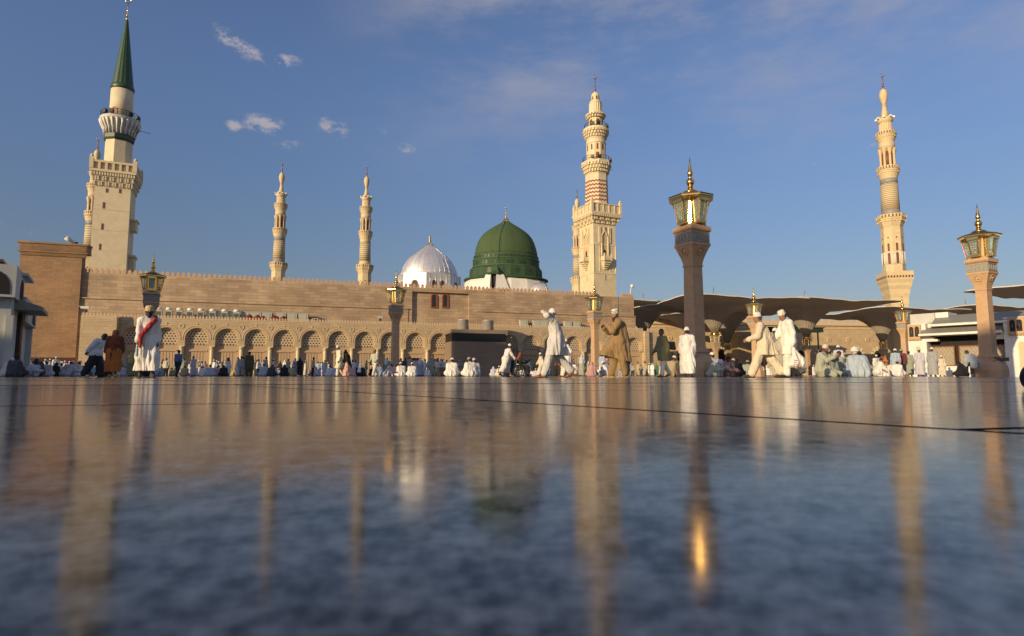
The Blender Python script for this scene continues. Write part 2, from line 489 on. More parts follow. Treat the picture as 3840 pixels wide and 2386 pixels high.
# ------------------------------------------------------------------ floor
def floor_material():
    m, nt, b = new_mat('polished_marble_floor')
    T = NT(nt); tc = T.obj()
    s = T.n('ShaderNodeSeparateXYZ'); T.link(tc, s.inputs[0])
    X, Y = s.outputs[0], s.outputs[1]
    # slab joints: continuous joints one way, staggered ones the other way
    aB = R(-55); nB = (math.sin(-aB), math.cos(aB))
    pB = T.math('ADD', T.math('MULTIPLY', X, nB[0]), T.math('MULTIPLY', Y, nB[1]))
    cB = -0.04 * nB[0] + 1.22 * nB[1]
    qB = T.math('DIVIDE', T.math('SUBTRACT', pB, cB), 1.5)
    colB = T.math('FLOOR', qB)
    dB = T.math('MULTIPLY', T.math('ABSOLUTE', T.math('SUBTRACT', qB, T.math('ROUND', qB))), 1.5)
    aA = R(15); nA = (-math.sin(aA), math.cos(aA))
    pA = T.math('ADD', T.math('MULTIPLY', X, nA[0]), T.math('MULTIPLY', Y, nA[1]))
    cA = -0.04 * nA[0] + 1.22 * nA[1]
    qA = T.math('ADD', T.math('DIVIDE', T.math('SUBTRACT', pA, cA), 1.5), T.math('MULTIPLY', T.math('ADD', colB, 1.0), 0.5))
    dA = T.math('MULTIPLY', T.math('ABSOLUTE', T.math('SUBTRACT', qA, T.math('ROUND', qA))), 1.5)
    band = None                                    # darker stone bands let into the floor further out
    for off, wd_ in ((2.6, .10), (6.2, .22), (12.5, .4)):
        q_ = T.math('LESS_THAN', T.math('ABSOLUTE', T.math('SUBTRACT', T.math('SUBTRACT', pA, cA), off)), wd_)
        band = q_ if band is None else T.math('MAXIMUM', band, q_)
    joint = T.math('MAXIMUM', T.math('LESS_THAN', T.math('MINIMUM', dA, dB), 0.009), T.math('MULTIPLY', band, .8))
    # marble grain
    g1 = T.noise(140, 5, .65, tc)
    g2 = T.noise(36, 4, .6, tc)
    g3 = T.noise(0.6, 4, .6, tc)
    k = T.math('ADD', T.math('ADD', T.math('MULTIPLY', g1, .5), T.math('MULTIPLY', g2, .5)), T.math('MULTIPLY', T.math('SUBTRACT', g3, .5), .2))
    f = T.rng(k, .40, .62, 0, 1)
    col = T.mix(f, (.085, .074, .062), (.43, .375, .295))
    T.link(T.mix(joint, col, (.012, .012, .014)), b.inputs['Base Color'])
    rough = T.math('ADD', T.rng(g2, .3, .7, .085, .16), T.math('MULTIPLY', joint, .5))
    T.link(rough, b.inputs['Roughness'])
    b.inputs['IOR'].default_value = 1.45
    b.inputs['Specular Tint'].default_value = (.88, .85, .77, 1)
    spec = T.math('SUBTRACT', T.rng(f, 0, 1, .10, .28), T.math('MULTIPLY', joint, .28))
    T.link(spec, b.inputs['Specular IOR Level'])
    # polished but not quite flat: every slab leans a little its own way, with shallow waves on top
    wn_ = T.n('ShaderNodeTexWhiteNoise', noise_dimensions='2D')
    cc = T.n('ShaderNodeCombineXYZ'); T.link(colB, cc.inputs[0]); T.link(T.math('FLOOR', qA), cc.inputs[1])
    T.link(cc.outputs[0], wn_.inputs['Vector'])
    def tilt(color, amp):
        a = T.n('ShaderNodeVectorMath', operation='SUBTRACT'); T.link(color, a.inputs[0]); a.inputs[1].default_value = (.5, .5, .5)
        c = T.n('ShaderNodeVectorMath', operation='MULTIPLY'); T.link(a.outputs[0], c.inputs[0]); c.inputs[1].default_value = (amp * .5, amp, 0)
        return c.outputs[0]
    def nco(scale, det=2):
        x = T.n('ShaderNodeTexNoise'); x.inputs['Scale'].default_value = scale; x.inputs['Detail'].default_value = det
        T.link(tc, x.inputs['Vector']); return x.outputs['Color']
    def vadd(a, c):
        x = T.n('ShaderNodeVectorMath', operation='ADD'); T.link(a, x.inputs[0])
        if isinstance(c, tuple): x.inputs[1].default_value = c
        else: T.link(c, x.inputs[1])
        return x.outputs[0]
    nv = vadd(vadd(vadd(tilt(wn_.outputs['Color'], .006), tilt(nco(2.2), .010)), tilt(nco(22, 3), .013)), tilt(nco(160, 2), .016))
    nn = T.n('ShaderNodeVectorMath', operation='NORMALIZE'); T.link(vadd(nv, (0, 0, 1.0)), nn.inputs[0])
    T.link(nn.outputs[0], b.inputs['Normal'])
    return m
M['floor'] = floor_material()
g = MB()
g.face([(-3000, -800, 0), (3000, -800, 0), (3000, 5000, 0), (-3000, 5000, 0)])
tag(g.build('plaza_floor', M['floor']), kind='structure')

# ------------------------------------------------------------------ mosque, south front
TH = R(17.9)
C_, S_ = math.cos(TH), math.sin(TH)
ORG = Vector((gx(615, 74), 74, 0))
BAY = 3.42
def wallpt(u, v, d=0.0):
    """(x, z) on the plane d metres behind the arcade front, as seen at pixel (u, v)"""
    r = px(u, v, 1.0) - Vector((0, 0, CAM_H))
    o = ORG + Vector((-S_, C_, 0)) * d
    n = Vector((-S_, C_, 0))
    t = (o.dot(n)) / (r.x * n.x + r.y * n.y)
    p = r * t + Vector((0, 0, CAM_H))
    q = p - o
    return q.x * C_ + q.y * S_, p.z
def wall_world(x, d, z=0.0):
    return ORG + Vector((C_ * x - S_ * d, S_ * x + C_ * d, z))

mosque = empty('mosque', ORG, TH, 'long tan stone mosque front with a row of round arches below a plain upper wall', 'mosque')

NB0, NB1 = -1, 19
ZI, ZC, R1, R2 = 3.85, 4.72, 1.33, 1.2
ZT = 7.05
D1, D2 = 0.24, 0.55
def arch_pts(r, n=20):
    p = [(-r, ZI), (-r, ZC)]
    p += [(r * math.cos(math.pi - math.pi * i / n), ZC + r * math.sin(math.pi - math.pi * i / n)) for i in range(1, n)]
    return p + [(r, ZC), (r, ZI)]
a = MB()
for nb in range(NB0, NB1 + 1):
    x0 = nb * BAY
    P1, P2 = arch_pts(R1), arch_pts(R2)
    a.face([(x0 - BAY / 2, 0, ZI), (x0 - R1, 0, ZI), (x0 - R1, 0, ZT), (x0 - BAY / 2, 0, ZT)])
    a.face([(x0 + R1, 0, ZI), (x0 + BAY / 2, 0, ZI), (x0 + BAY / 2, 0, ZT), (x0 + R1, 0, ZT)])
    for i in range(1, len(P1) - 2):
        (xa, za), (xb, zb) = P1[i], P1[i + 1]
        a.face([(x0 + xa, 0, za), (x0 + xb, 0, zb), (x0 + xb, 0, ZT), (x0 + xa, 0, ZT)])
    for i in range(len(P1) - 1):
        (xa, za), (xb, zb) = P1[i], P1[i + 1]
        (xc, zc), (xd, zd) = P2[i], P2[i + 1]
        a.face([(x0 + xa, 0, za), (x0 + xa, D1, za), (x0 + xb, D1, zb), (x0 + xb, 0, zb)])
        a.face([(x0 + xa, D1, za), (x0 + xc, D1, zc), (x0 + xd, D1, zd), (x0 + xb, D1, zb)])
        a.face([(x0 + xc, D1, zc), (x0 + xc, D2, zc), (x0 + xd, D2, zd), (x0 + xd, D1, zd)])
    for sgn in (-1, 1):
        xs = sorted((x0 + sgn * R1, x0 + sgn * BAY / 2))
        a.face([(xs[0], 0, ZI), (xs[0], D1, ZI), (xs[1], D1, ZI), (xs[1], 0, ZI)])
        xs = sorted((x0 + sgn * R2, x0 + sgn * BAY / 2))
        a.face([(xs[0], D1, ZI), (xs[0], D2, ZI), (xs[1], D2, ZI), (xs[1], D1, ZI)])
XA, XB = (NB0 - .5) * BAY, (NB1 + .5) * BAY
a.face([(XA, 0, ZT), (XB, 0, ZT), (XB, 5, ZT), (XA, 5, ZT)])
# plain end piers standing proud of the arcade
xl0 = wallpt(296, 1300, -.9)[0]
a.box2(xl0, XA, -.9, 3.9, 0, ZT + .02)
a.box2(XB, XB + .75, -.45, .6, 0, ZT + .02)
a.box2(XB + .75, wallpt(2497, 1300)[0], .1, 3.9, 0, ZT + .01)
a.build('arcade_wall', M['arcade'], mosque)

st = MB()   # string course under the parapet and arch rims
st.box2(XA + .01, XB - .01, -.04, 0.0, ZT - .52, ZT - .46)
st.box2(xl0 - .03, XA + .03, -.94, -.9, ZT - .52, ZT - .46)
st.build('string_course', M['trim'], mosque)

bt = MB()   # low battlement on the arcade, one small rounded merlon after another
def battlement(mb, x0, x1, y, z, step, w, h, d=.16):
    n = max(1, int(round((x1 - x0) / step)))
    for i in range(n):
        xc = x0 + (i + .5) * (x1 - x0) / n
        pts = [(-w * .30, 0), (-w * .5, h * .3), (-w * .5, h * .55), (-w * .28, h * .75), (0, h), (w * .28, h * .75), (w * .5, h * .55), (w * .5, h * .3), (w * .30, 0)]
        k = len(pts)
        vs = [(xc + p[0], y, z + p[1]) for p in pts] + [(xc + p[0], y + d, z + p[1]) for p in pts]
        fs = [tuple(range(k)), tuple(range(2 * k - 1, k - 1, -1))] + [(i2, (i2 + 1) % k + 0, (i2 + 1) % k + k, i2 + k) for i2 in range(k)]
        fs[2:] = [(f[1], f[0], f[3], f[2]) for f in fs[2:]]
        mb.add(vs, fs)
    mb.box2(x0, x1, y - .02, y + d + .02, z - .10, z + .03)
battlement(bt, XA, XB, 0.02, ZT + .12, .36, .25, .42)
battlement(bt, xl0, XA, -.88, ZT + .12, .36, .25, .42)
battlement(bt, XB + .75, wallpt(2497, 1300)[0], .12, ZT + .12, .36, .25, .42)
bt.build('arcade_battlement', M['trim'], mosque)

# lattice screen
def lattice():
    mb = MB()
    side = .37; hgt = side * .86
    ymin, ymax = ZI + .08, ZC + R2
    th = .07
    rows = int((ymax - ymin) / hgt) + 1
    def inside(x, z):
        if abs(x) > R2 + .02 or z < ymin - .02: return False
        return z < ZC or math.hypot(x, z - ZC) < R2 + .03
    for r in range(rows):
        z0 = ymin + r * hgt
        off = (r % 2) * side / 2
        for c in range(-5, 6):
            A = (c * side + off - side / 2, z0); B = (c * side + off + side / 2, z0); Cc = (c * side + off, z0 + hgt)
            cen = ((A[0] + B[0] + Cc[0]) / 3, (A[1] + B[1] + Cc[1]) / 3)
            if inside(*cen):
                k = .71
                q = [((p[0] - cen[0]) * k + cen[0], (p[1] - cen[1]) * k + cen[1]) for p in (A, B, Cc)]
                p = (A, B, Cc)
                for i in range(3):
                    j = (i + 1) % 3
                    mb.face([(p[i][0], 0, p[i][1]), (p[j][0], 0, p[j][1]), (q[j][0], 0, q[j][1]), (q[i][0], 0, q[i][1])])
                    mb.face([(q[i][0], 0, q[i][1]), (q[j][0], 0, q[j][1]), (q[j][0], th, q[j][1]), (q[i][0], th, q[i][1])])
            D = (Cc[0] + side, Cc[1])
            cen = ((B[0] + Cc[0] + D[0]) / 3, (B[1] + Cc[1] + D[1]) / 3)
            if inside(*cen):
                mb.face([(B[0], 0, B[1]), (D[0], 0, D[1]), (Cc[0], 0, Cc[1])])
    return mb
sc = lattice()
for r_, q_ in ((R2 + .02, R2 - .10),):
    A_, B_ = arch_pts(r_), arch_pts(q_)
    for i in range(len(A_) - 1):
        sc.face([(A_[i][0], -.03, A_[i][1]), (A_[i + 1][0], -.03, A_[i + 1][1]), (B_[i + 1][0], -.03, B_[i + 1][1]), (B_[i][0], -.03, B_[i][1])])
        sc.face([(B_[i][0], -.03, B_[i][1]), (B_[i + 1][0], -.03, B_[i + 1][1]), (B_[i + 1][0], .07, B_[i + 1][1]), (B_[i][0], .07, B_[i][1])])
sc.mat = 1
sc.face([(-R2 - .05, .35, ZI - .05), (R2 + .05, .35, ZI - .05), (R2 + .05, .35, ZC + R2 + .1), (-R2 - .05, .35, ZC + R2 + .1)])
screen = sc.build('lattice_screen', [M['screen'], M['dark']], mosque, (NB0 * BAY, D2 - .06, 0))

def door_mesh(opened):
    mb = MB()
    W = BAY / 2
    dpt = .02
    # wall of the recess with a framed panel of tall boards
    mb.box2(-W, W, .0, .3, 3.22, ZI + .06)
    mb.box2(-W, -1.02, .0, .3, 0, 3.22)
    mb.box2(1.02, W, .0, .3, 0, 3.22)
    mb.box2(-1.12, 1.12, -.07, 0.0, 3.12, 3.30)
    if not opened:
        xs = [-1.02, -.66, -.36, -.02, .02, .36, .66, 1.02]
        mb.box2(-1.02, 1.02, .13, .3, 0, 3.22)
        for (p, q) in ((-1.02, -.72), (-.66, -.38), (-.32, -.03), (.03, .32), (.38, .66), (.72, 1.02)):
            mb.box2(p, q, .06, .128, .12, 3.05)
        mb.box2(-1.02, 1.02, .05, .128, 3.05, 3.22)
    else:
        mb.box2(-1.02, 1.02, .06, .3, 2.55, 3.22)
        mb.mat = 1
        mb.box2(-1.02, 1.02, .5, .55, 0, 2.55)
        mb.mat = 0
    return mb
door = door_mesh(False).build('door', M['door'], mosque, (NB0 * BAY, D2, 0))
cm = MB()
cm.lathe([(.36, 0), (.36, .28), (.29, .34), (.25, .45), (.235, 3.2), (.22, 3.42)], 20, smooth=True)
cm.lathe([(.25, 3.42), (.27, 3.46), (.25, 3.5)], 20, smooth=True)
cm.lathe([(.23, 3.5), (.33, 3.72)], 16, smooth=True)
cm.box2(-.36, .36, -.30, .36, 3.72, ZI)
column = cm.build('column', M['column'], mosque, ((NB0 - .5) * BAY, .30, 0))
rm = MB(); rm.ring((0, 0, 0), .25, .05); rm.lathe([(.02, 0), (.02, .01)], 6)
roundel = rm.build('roundel', M['trim'], mosque, ((NB0 - .5) * BAY, -.015, 6.25))
km = MB(); km.ring((0, 0, 0), 1.60, .045, n=30, a0=-.12, a1=math.pi + .12)
arch_rim = km.build('arch_rim', M['trim'], mosque, (NB0 * BAY, -.01, ZC))
bm_ = MB(); bm_.ring((0, 0, 0), .10, .04, n=12); bm_.lathe([(.05, -.05), (.05, .05)], 8)
boss = bm_.build('keystone_boss', M['trim'], mosque, (NB0 * BAY, -.02, 6.55))
dopen = door_mesh(True).build('open_doorway', [M['door'], M['red_dark']], mosque, (9 * BAY, D2, 0))
tag(dopen, 'dark red open doorway among the closed doors')
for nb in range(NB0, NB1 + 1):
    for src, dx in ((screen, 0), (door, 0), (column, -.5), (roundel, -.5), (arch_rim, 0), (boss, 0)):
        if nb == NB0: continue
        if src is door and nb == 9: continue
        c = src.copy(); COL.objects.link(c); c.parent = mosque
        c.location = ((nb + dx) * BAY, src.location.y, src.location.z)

# upper wall
UD = 4.0
ux0 = wallpt(300, 1100, UD)[0]; ux1 = wallpt(2377, 1150, UD)[0]
UZ = 12.95
u_ = MB()
# raised centre panel (recessed field) between wp0 and wp1
wp0, zt0 = wallpt(1200 + 1047 * .3307, 950 + 430 * .3307, UD)
wp1, zb0 = wallpt(1200 + 1688 * .3307, 950 + 645 * .3307, UD)
zt0 = wallpt(1200 + 1360 * .3307, 950 + 445 * .3307, UD)[1]
zpb = 8.6
u_.box2(ux0, wp0, UD, UD + .8, 5, UZ)
u_.box2(wp1, ux1, UD, UD + .8, 5, UZ)
u_.box2(wp0, wp1, UD, UD + .8, zt0, UZ)
u_.box2(wp0, wp1, UD + .45, UD + .8, 5, zt0)
u_.build('upper_wall', M['wall'], mosque)
cz = wallpt(1000, 950 + 600 * .3307 - 60, UD)[1]
cz = 9.75
co = MB()
xc1 = wallpt(1200 + 1000 * .3307, 1165, UD)[0]
xc2 = wallpt(1200 + 1775 * .3307, 1175, UD)[0]
for (p, q) in ((ux0 - .25, xc1), (xc2, ux1 + .2)):
    co.box2(p, q, UD - .14, UD, cz - .12, cz - .04)
    co.box2(p - .02, q + .02, UD - .26, UD, cz - .04, cz + .10)
    co.box2(p, q, UD - .1, UD, 5.2, cz - .12)
co.box2(ux1 - .9 - wallpt(2377, 1150, UD)[0] + wallpt(2318, 1150, UD)[0], wallpt(2318, 1150, UD)[0], UD - .06, UD, cz, UZ)
co.build('cornice', M['wall'], mosque)
b2 = MB()
battlement(b2, ux0, wallpt(2235, 1100, UD)[0], UD + .05, UZ + .1, .62, .46, .62, .2)
battlement(b2, wallpt(2330, 1100, UD)[0], ux1, UD + .05, UZ + .1, .62, .46, .62, .2)
b2.build('roof_battlement', M['battle'], mosque)
for uc in (1200 + 1294 * .3307, 1200 + 1421 * .3307):
    xw, zw = wallpt(uc, 950 + 540 * .3307, UD + .4)
    f = MB()
    out = f.arch_outline(1.02, -1.1, 1.1)
    inn = f.arch_outline(.62, -.92, .92)
    for i in range(len(out)):
        j = (i + 1) % len(out)
        f.face([(out[i][0], 0, out[i][1]), (out[j][0], 0, out[j][1]), (inn[j][0], 0, inn[j][1]), (inn[i][0], 0, inn[i][1])])
        f.face([(out[i][0], .14, out[i][1]), (out[j][0], .14, out[j][1]), (out[j][0], 0, out[j][1]), (out[i][0], 0, out[i][1])])
        f.face([(inn[i][0], 0, inn[i][1]), (inn[j][0], 0, inn[j][1]), (inn[j][0], .1, inn[j][1]), (inn[i][0], .1, inn[i][1])])
    wo = f.build('window', M['wood'], mosque, (xw, UD + .32, zw))
    pn = MB(); pn.face([(p[0], .09, p[1]) for p in inn])
    for k in range(1, 5): pn.box2(-.31, .31, .06, .08, -.92 + k * .36, -.9 + k * .36)
    pn.box2(-.012, .012, .06, .08, -.9, .8)
    pn.build('pane', M['pane'], wo)

# brown wing at the left end, a plain taller wall
wing = empty('mosque_wing', ORG, TH, 'tall windowless brown brick wing with a dark cornice at the left end of the mosque', 'building')
wd = 3.6
wx0 = wallpt(72, 1000, wd)[0]; wx1 = wallpt(333, 930, wd)[0] + .0
WZ = wallpt(300, 950, wd)[1]
w_ = MB()
w_.box2(wx0, ux0 + .1, wd, wd + 1.2, 0, WZ)
w_.build('wall', M['wall_wing'], wing)
c_ = MB()
c_.box2(wx0 - .3, wx1 + .05, wd - .32, wd + 1.2, WZ + .9, WZ + 1.12)
c_.box2(wx0 - .12, wx1 - .05, wd - .14, wd + 1.2, WZ, WZ + .9)
c_.box2(wx0 - .2, wx1, wd - .24, wd + 1.2, WZ - .14, WZ + .0)
for i in range(60):
    xx = wx0 + i * (wx1 - .15 - wx0) / 60
    c_.box2(xx, xx + .09, wd - .2, wd - .14, WZ + .1, WZ + .85)
    c_.box2(xx + .02, xx + .1, wd - .12, wd, WZ - .55, WZ - .14)
c_.build('cornice', M['wall_wing'], wing)
d_ = MB(); d_.box2(wallpt(112, 1390, wd)[0], wallpt(276, 1390, wd)[0], wd - .05, wd + .2, 0, wallpt(200, 1341, wd)[1])
d_.build('doorway', M['red_dark'], wing)

# ------------------------------------------------------------------ minarets
def finial(mb, z, h, rb, balls=3, crescent=True, c=(0, 0)):
    """metal spike of balls with a crescent on top, from z to z + h"""
    mb.lathe([(rb, z), (rb * .35, z + h * .10), (rb * .2, z + h * .14)], 12, (c[0], c[1], 0), smooth=True)
    zz = z + h * .14
    top = z + h * (.78 if crescent else .95)
    mb.tube([(c[0], c[1], zz), (c[0], c[1], top)], rb * .16, 8)
    for i in range(balls):
        f = i / max(1, balls)
        rr = rb * (.62 - .32 * f)
        zb = zz + (top - zz) * (.08 + .86 * f) + rr * .6
        mb.lathe([(rr * math.sin(math.pi * k / 8) + .001, zb - rr * math.cos(math.pi * k / 8)) for k in range(9)], 12, (c[0], c[1], 0), smooth=True)
    if crescent:
        rc = h * .10
        mb.ring((c[0], c[1], top + rc * .95), rc, rc * .17, 'Y', 18, 6, R(112), R(428))

def niche(mb, dist, ang, w, z0, z1, depth=.12, c=(0, 0)):
    """arched dark panel with sides, on a shaft of apothem dist"""
    pts = mb.arch_outline(w, z0, z1, 8, .25)
    ca, sa = math.cos(ang), math.sin(ang)
    def tr(x, d, z): return (c[0] + ca * d - sa * x, c[1] + sa * d + ca * x, z)
    mb.face([tr(p[0], dist, p[1]) for p in pts])

def niche_parts(name, mat, parent, specs):
    """one part per dark arched opening"""
    for sp in specs:
        q = MB(); niche(q, *sp); q.build(name, mat, parent)

def balcony_rail(mb, r, z, h, n, a0=0.0):
    mb.ring((0, 0, z + h), r, .035, 'Z', max(n, 16), 5)
    mb.ring((0, 0, z + h * .55), r, .02, 'Z', max(n, 16), 4)
    for i in range(n):
        a = a0 + 2 * math.pi * i / n
        mb.tube([(r * math.cos(a), r * math.sin(a), z), (r * math.cos(a), r * math.sin(a), z + h)], .025, 4)

def slender_minaret(base, top_z, label, brown=False, rot=0.0):
    """tall sand coloured minaret: square foot, octagon, zigzag round shaft, open gallery, fluted drum, bulb"""
    k = top_z / 55.0
    root = empty('minaret', (base.x, base.y, 0), rot, label, 'minaret')
    s = .0285 * k                       # metres per unit of the width figures below
    zt = lambda y: top_z - (y - 40) * .0300 * k
    A = MB()
    A.lathe([(68 * s, 0), (68 * s, zt(1460))], 4, a0=math.pi / 4)
    A.lathe([(50 * s * 1.414, zt(1460)), (50 * s * 1.414, zt(1420)), (56 * s * 1.414, zt(1400)), (58 * s * 1.414, zt(1372)), (66 * s * 1.414, zt(1352)), (67 * s * 1.414, zt(1335)), (75 * s * 1.414, zt(1315)), (75 * s * 1.414, zt(1280))], 4, a0=math.pi / 4)
    A.build('square_base', M['sand'], root)
    O = MB()
    O.lathe([(63 * s, zt(1280)), (62 * s, zt(1275)), (61 * s, zt(1005))], 8, a0=math.pi / 8)
    O.build('octagon_storey', M['sand'], root)
    ap = 61.6 * s * math.cos(math.pi / 8)
    for i in range(8):
        nm = MB(); nw = MB()
        an = i * math.pi / 4
        niche_parts('niche', M['brown_opening'], root, [(ap + .03, an, 14 * s, zt(1222), zt(1155)), (ap + .03, an, 12 * s, zt(1145), zt(1098))])
        ca, sa = math.cos(an), math.sin(an)
        pts = [(ca * (ap + .03) - sa * 5 * s * math.cos(t), sa * (ap + .03) + ca * 5 * s * math.cos(t), zt(1065) + 5 * s * math.sin(t)) for t in [2 * math.pi * q / 10 for q in range(10)]]
        nm.face(pts); nm.build('round_window', M['brown_opening'], root)
        for q in (-1, 1):
            for off in (11, 19):
                x = q * off * s
                px_, py_ = ca * (ap + .06) - sa * x, sa * (ap + .06) + ca * x
                nw.tube([(px_, py_, zt(1225)), (px_, py_, zt(1150))], 2.2 * s, 6)
        nw.build('colonnettes', M['white_paint'], root)
    def balc(name, y0, y1, r0, r1, n, a0=0.0):
        B = MB()
        h = zt(y0) - zt(y1)
        z1 = zt(y1)
        prof = []
        for i in range(5):
            f = i / 4 * .6
            rr = r1 + (r0 * .97 - r1) * (i / 4)
            prof += [(rr * .98, z1 + h * (f * .98)), (rr, z1 + h * f + .01)]
        B.lathe([(r1, z1)] + prof[1:] + [(r0, z1 + h * .62), (r0, z1 + h * .70)], n, a0=a0)
        B.lathe([(r0 * .96, z1 + h * .70), (r0 * .96, zt(y0))], n, a0=a0)
        B.lathe([(r0 * 1.01, zt(y0) - h * .05), (r0 * 1.01, zt(y0) + .01)], n, a0=a0)
        m = 24
        for i in range(m):
            an = 2 * math.pi * (i + .5) / m
            rr = r0 * .985 if n > 10 else r0 * .985 * math.cos(math.pi / n) / max(.3, math.cos(((an - a0) % (2 * math.pi / n)) - math.pi / n))
            B.box((rr * math.cos(an), rr * math.sin(an), z1 + h * .85), (r0 * .05, r0 * .13, h * .22), an)
            B.box((rr * .93 * math.cos(an), rr * .93 * math.sin(an), z1 + h * .52), (r0 * .10, r0 * .10, h * .12), an)
        B.mat = 1; D = B
        for i in range(m):
            an = 2 * math.pi * i / m
            rr = r0 * .965 if n > 10 else r0 * .968 * math.cos(math.pi / n) / max(.3, math.cos(((an - a0) % (2 * math.pi / n)) - math.pi / n))
            D.box((rr * math.cos(an), rr * math.sin(an), z1 + h * .84), (r0 * .02, r0 * .11, h * .17), an)
        B.build(name, [M['sand'], M['brown_opening']], root)
    sq = MB()
    for sx in (-1, 1):
        sq.box2(-75 * s, 75 * s, sx * 73 * s - .06, sx * 73 * s + .06, zt(1280), zt(1268))
        sq.box2(sx * 73 * s - .06, sx * 73 * s + .06, -75 * s, 75 * s, zt(1280), zt(1268))
    sq.mat = 1; sd = sq
    for side in range(4):
        for i in range(9):
            q = (-66 + i * 16.5) * s
            c3 = Matrix.Rotation(side * math.pi / 2, 3, 'Z') @ Vector((q, -75.3 * s, zt(1300)))
            sd.box(c3, (10 * s, .06, 13 * s), side * math.pi / 2)
    sq.build('square_parapet', [M['sand'], M['brown_opening']], root)
    balc('lower_balcony', 925, 1005, 80 * s, 58 * s, 8, math.pi / 8)
    Z = MB(); Z.smooth = True
    Z.lathe([(51 * s, zt(925)), (51 * s, zt(895))], 28)
    Z.build('stone_band', M['sand'] if brown else M['grey_band'], root)
    Z = MB(); Z.smooth = True
    Z.lathe([(47.5 * s, zt(735)), (47.5 * s, zt(703))], 28)
    Z.build('stone_band', M['sand'] if brown else M['grey_band'], root)
    Z = MB(); Z.smooth = True
    Z.lathe([(50.5 * s, zt(895)), (48 * s, zt(735))], 28)
    Z.build('zigzag_shaft', M['zig_sand'], root)
    balc('middle_balcony', 630, 705, 62 * s, 48 * s, 20)
    G = MB(); G.smooth = True
    G.lathe([(45 * s, zt(520)), (44 * s, zt(480))], 24)
    G.lathe([(33 * s, zt(632)), (33 * s, zt(518))], 24)
    G.smooth = False
    for i in range(8):
        an = 2 * math.pi * i / 8
        G.lathe([(8.0 * s, zt(632)), (6.8 * s, zt(575)), (6.8 * s, zt(560)), (10 * s, zt(542)), (15.5 * s, zt(520))], 8, (39 * s * math.cos(an), 39 * s * math.sin(an), 0), a0=an + math.pi / 8)
    G.build('gallery', M['sand'], root)
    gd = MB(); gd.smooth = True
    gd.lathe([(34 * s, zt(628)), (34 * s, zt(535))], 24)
    gd.build('gallery_shade', M['brown_opening'], root)  # dark drum painted in for the shade behind the gallery arches
    balc('upper_balcony', 415, 480, 57 * s, 43 * s, 20)
    T_ = MB()
    T_.lathe([(36.5 * s, zt(417)), (36 * s, zt(355))], 40, flute=.07)
    T_.lathe([(38 * s, zt(355)), (43 * s, zt(345)), (43 * s, zt(328)), (30 * s, zt(324))], 24)
    T_.smooth = True
    T_.lathe([(25 * s, zt(325)), (17 * s, zt(285)), (12 * s, zt(248))], 20)
    T_.lathe([(13.5 * s, zt(248)), (13.5 * s, zt(242))], 20)
    T_.lathe([(10 * s, zt(242)), (13 * s, zt(232)), (20 * s, zt(210)), (24.5 * s, zt(188)), (24 * s, zt(172)), (19 * s, zt(152)), (9 * s, zt(140))], 24)
    T_.build('cap', M['sand'], root)
    fi = MB(); finial(fi, zt(141), zt(40) - zt(141), 11 * s, 4)
    fi.build('finial', M['bronze'], root)
    for i in range(8):
        fl = MB()
        an = 2 * math.pi * i / 8 + .3
        fl.box((46 * s * math.cos(an), 46 * s * math.sin(an), zt(326)), (.5 * k, .35 * k, .35 * k), an)
        fl.tube([(38 * s * math.cos(an), 38 * s * math.sin(an), zt(332)), (46 * s * math.cos(an), 46 * s * math.sin(an), zt(328))], .06, 5)
        fl.build('floodlight', M['white_paint'], root)
    return root

def at_top(u, v, Y):
    p = px(u, v, Y)
    return Vector((p.x, p.y, 0)), p.z

p, z = at_top(3303, 276, 152); p.x = gx(3378, 152)
slender_minaret(p, z, 'sand coloured slender minaret at the right, standing clear behind the shade umbrellas', rot=R(-10))
p, z = at_top(1043, 606, 143); p.x = gx(1029, 143)
slender_minaret(p, z, 'slender minaret with grey bands, left of the two side by side behind the roof', rot=R(20))
p, z = at_top(1367, 621, 148); p.x = gx(1358, 148)
slender_minaret(p, z, 'slender minaret with brown bands rising behind the long roof, nearest to the silver dome', True, rot=R(20))
p, z = at_top(366, 516, 131); p.x = gx(308, 131)
slender_minaret(p, z, 'slender minaret mostly hidden behind the square tower with the green cone', rot=R(20))
p, z = at_top(2176, 709, 163); p.x = gx(2171, 163)
slender_minaret(p, z, 'slender minaret half hidden behind the cream tower with red zigzags', rot=R(20))

def muqarnas_square(mb, w0, w1, z0, z1, tiers, n):
    for t in range(tiers):
        f0 = t / tiers; f1 = (t + 1) / tiers
        w = w0 + (w1 - w0) * f1
        za, zb = z0 + (z1 - z0) * f0, z0 + (z1 - z0) * f1
        mb.lathe([((w0 + (w1 - w0) * f0) * .7071, za), ((w0 + (w1 - w0) * f0) * .7071, zb + .002)], 4, a0=math.pi / 4)
        for side in range(4):
            for i in range(n):
                if (i + t) % 3 == 1 and t < tiers - 1: continue
                q = (i - (n - 1) / 2) * w / n
                c3 = Matrix.Rotation(side * math.pi / 2, 3, 'Z') @ Vector((q, -(w / 2 - (w1 - w0) / tiers * .25), (za + zb) / 2 + (zb - za) * .1))
                mb.box(c3, (w / n * .62, (w1 - w0) / tiers * .52, (zb - za) * .8), side * math.pi / 2)

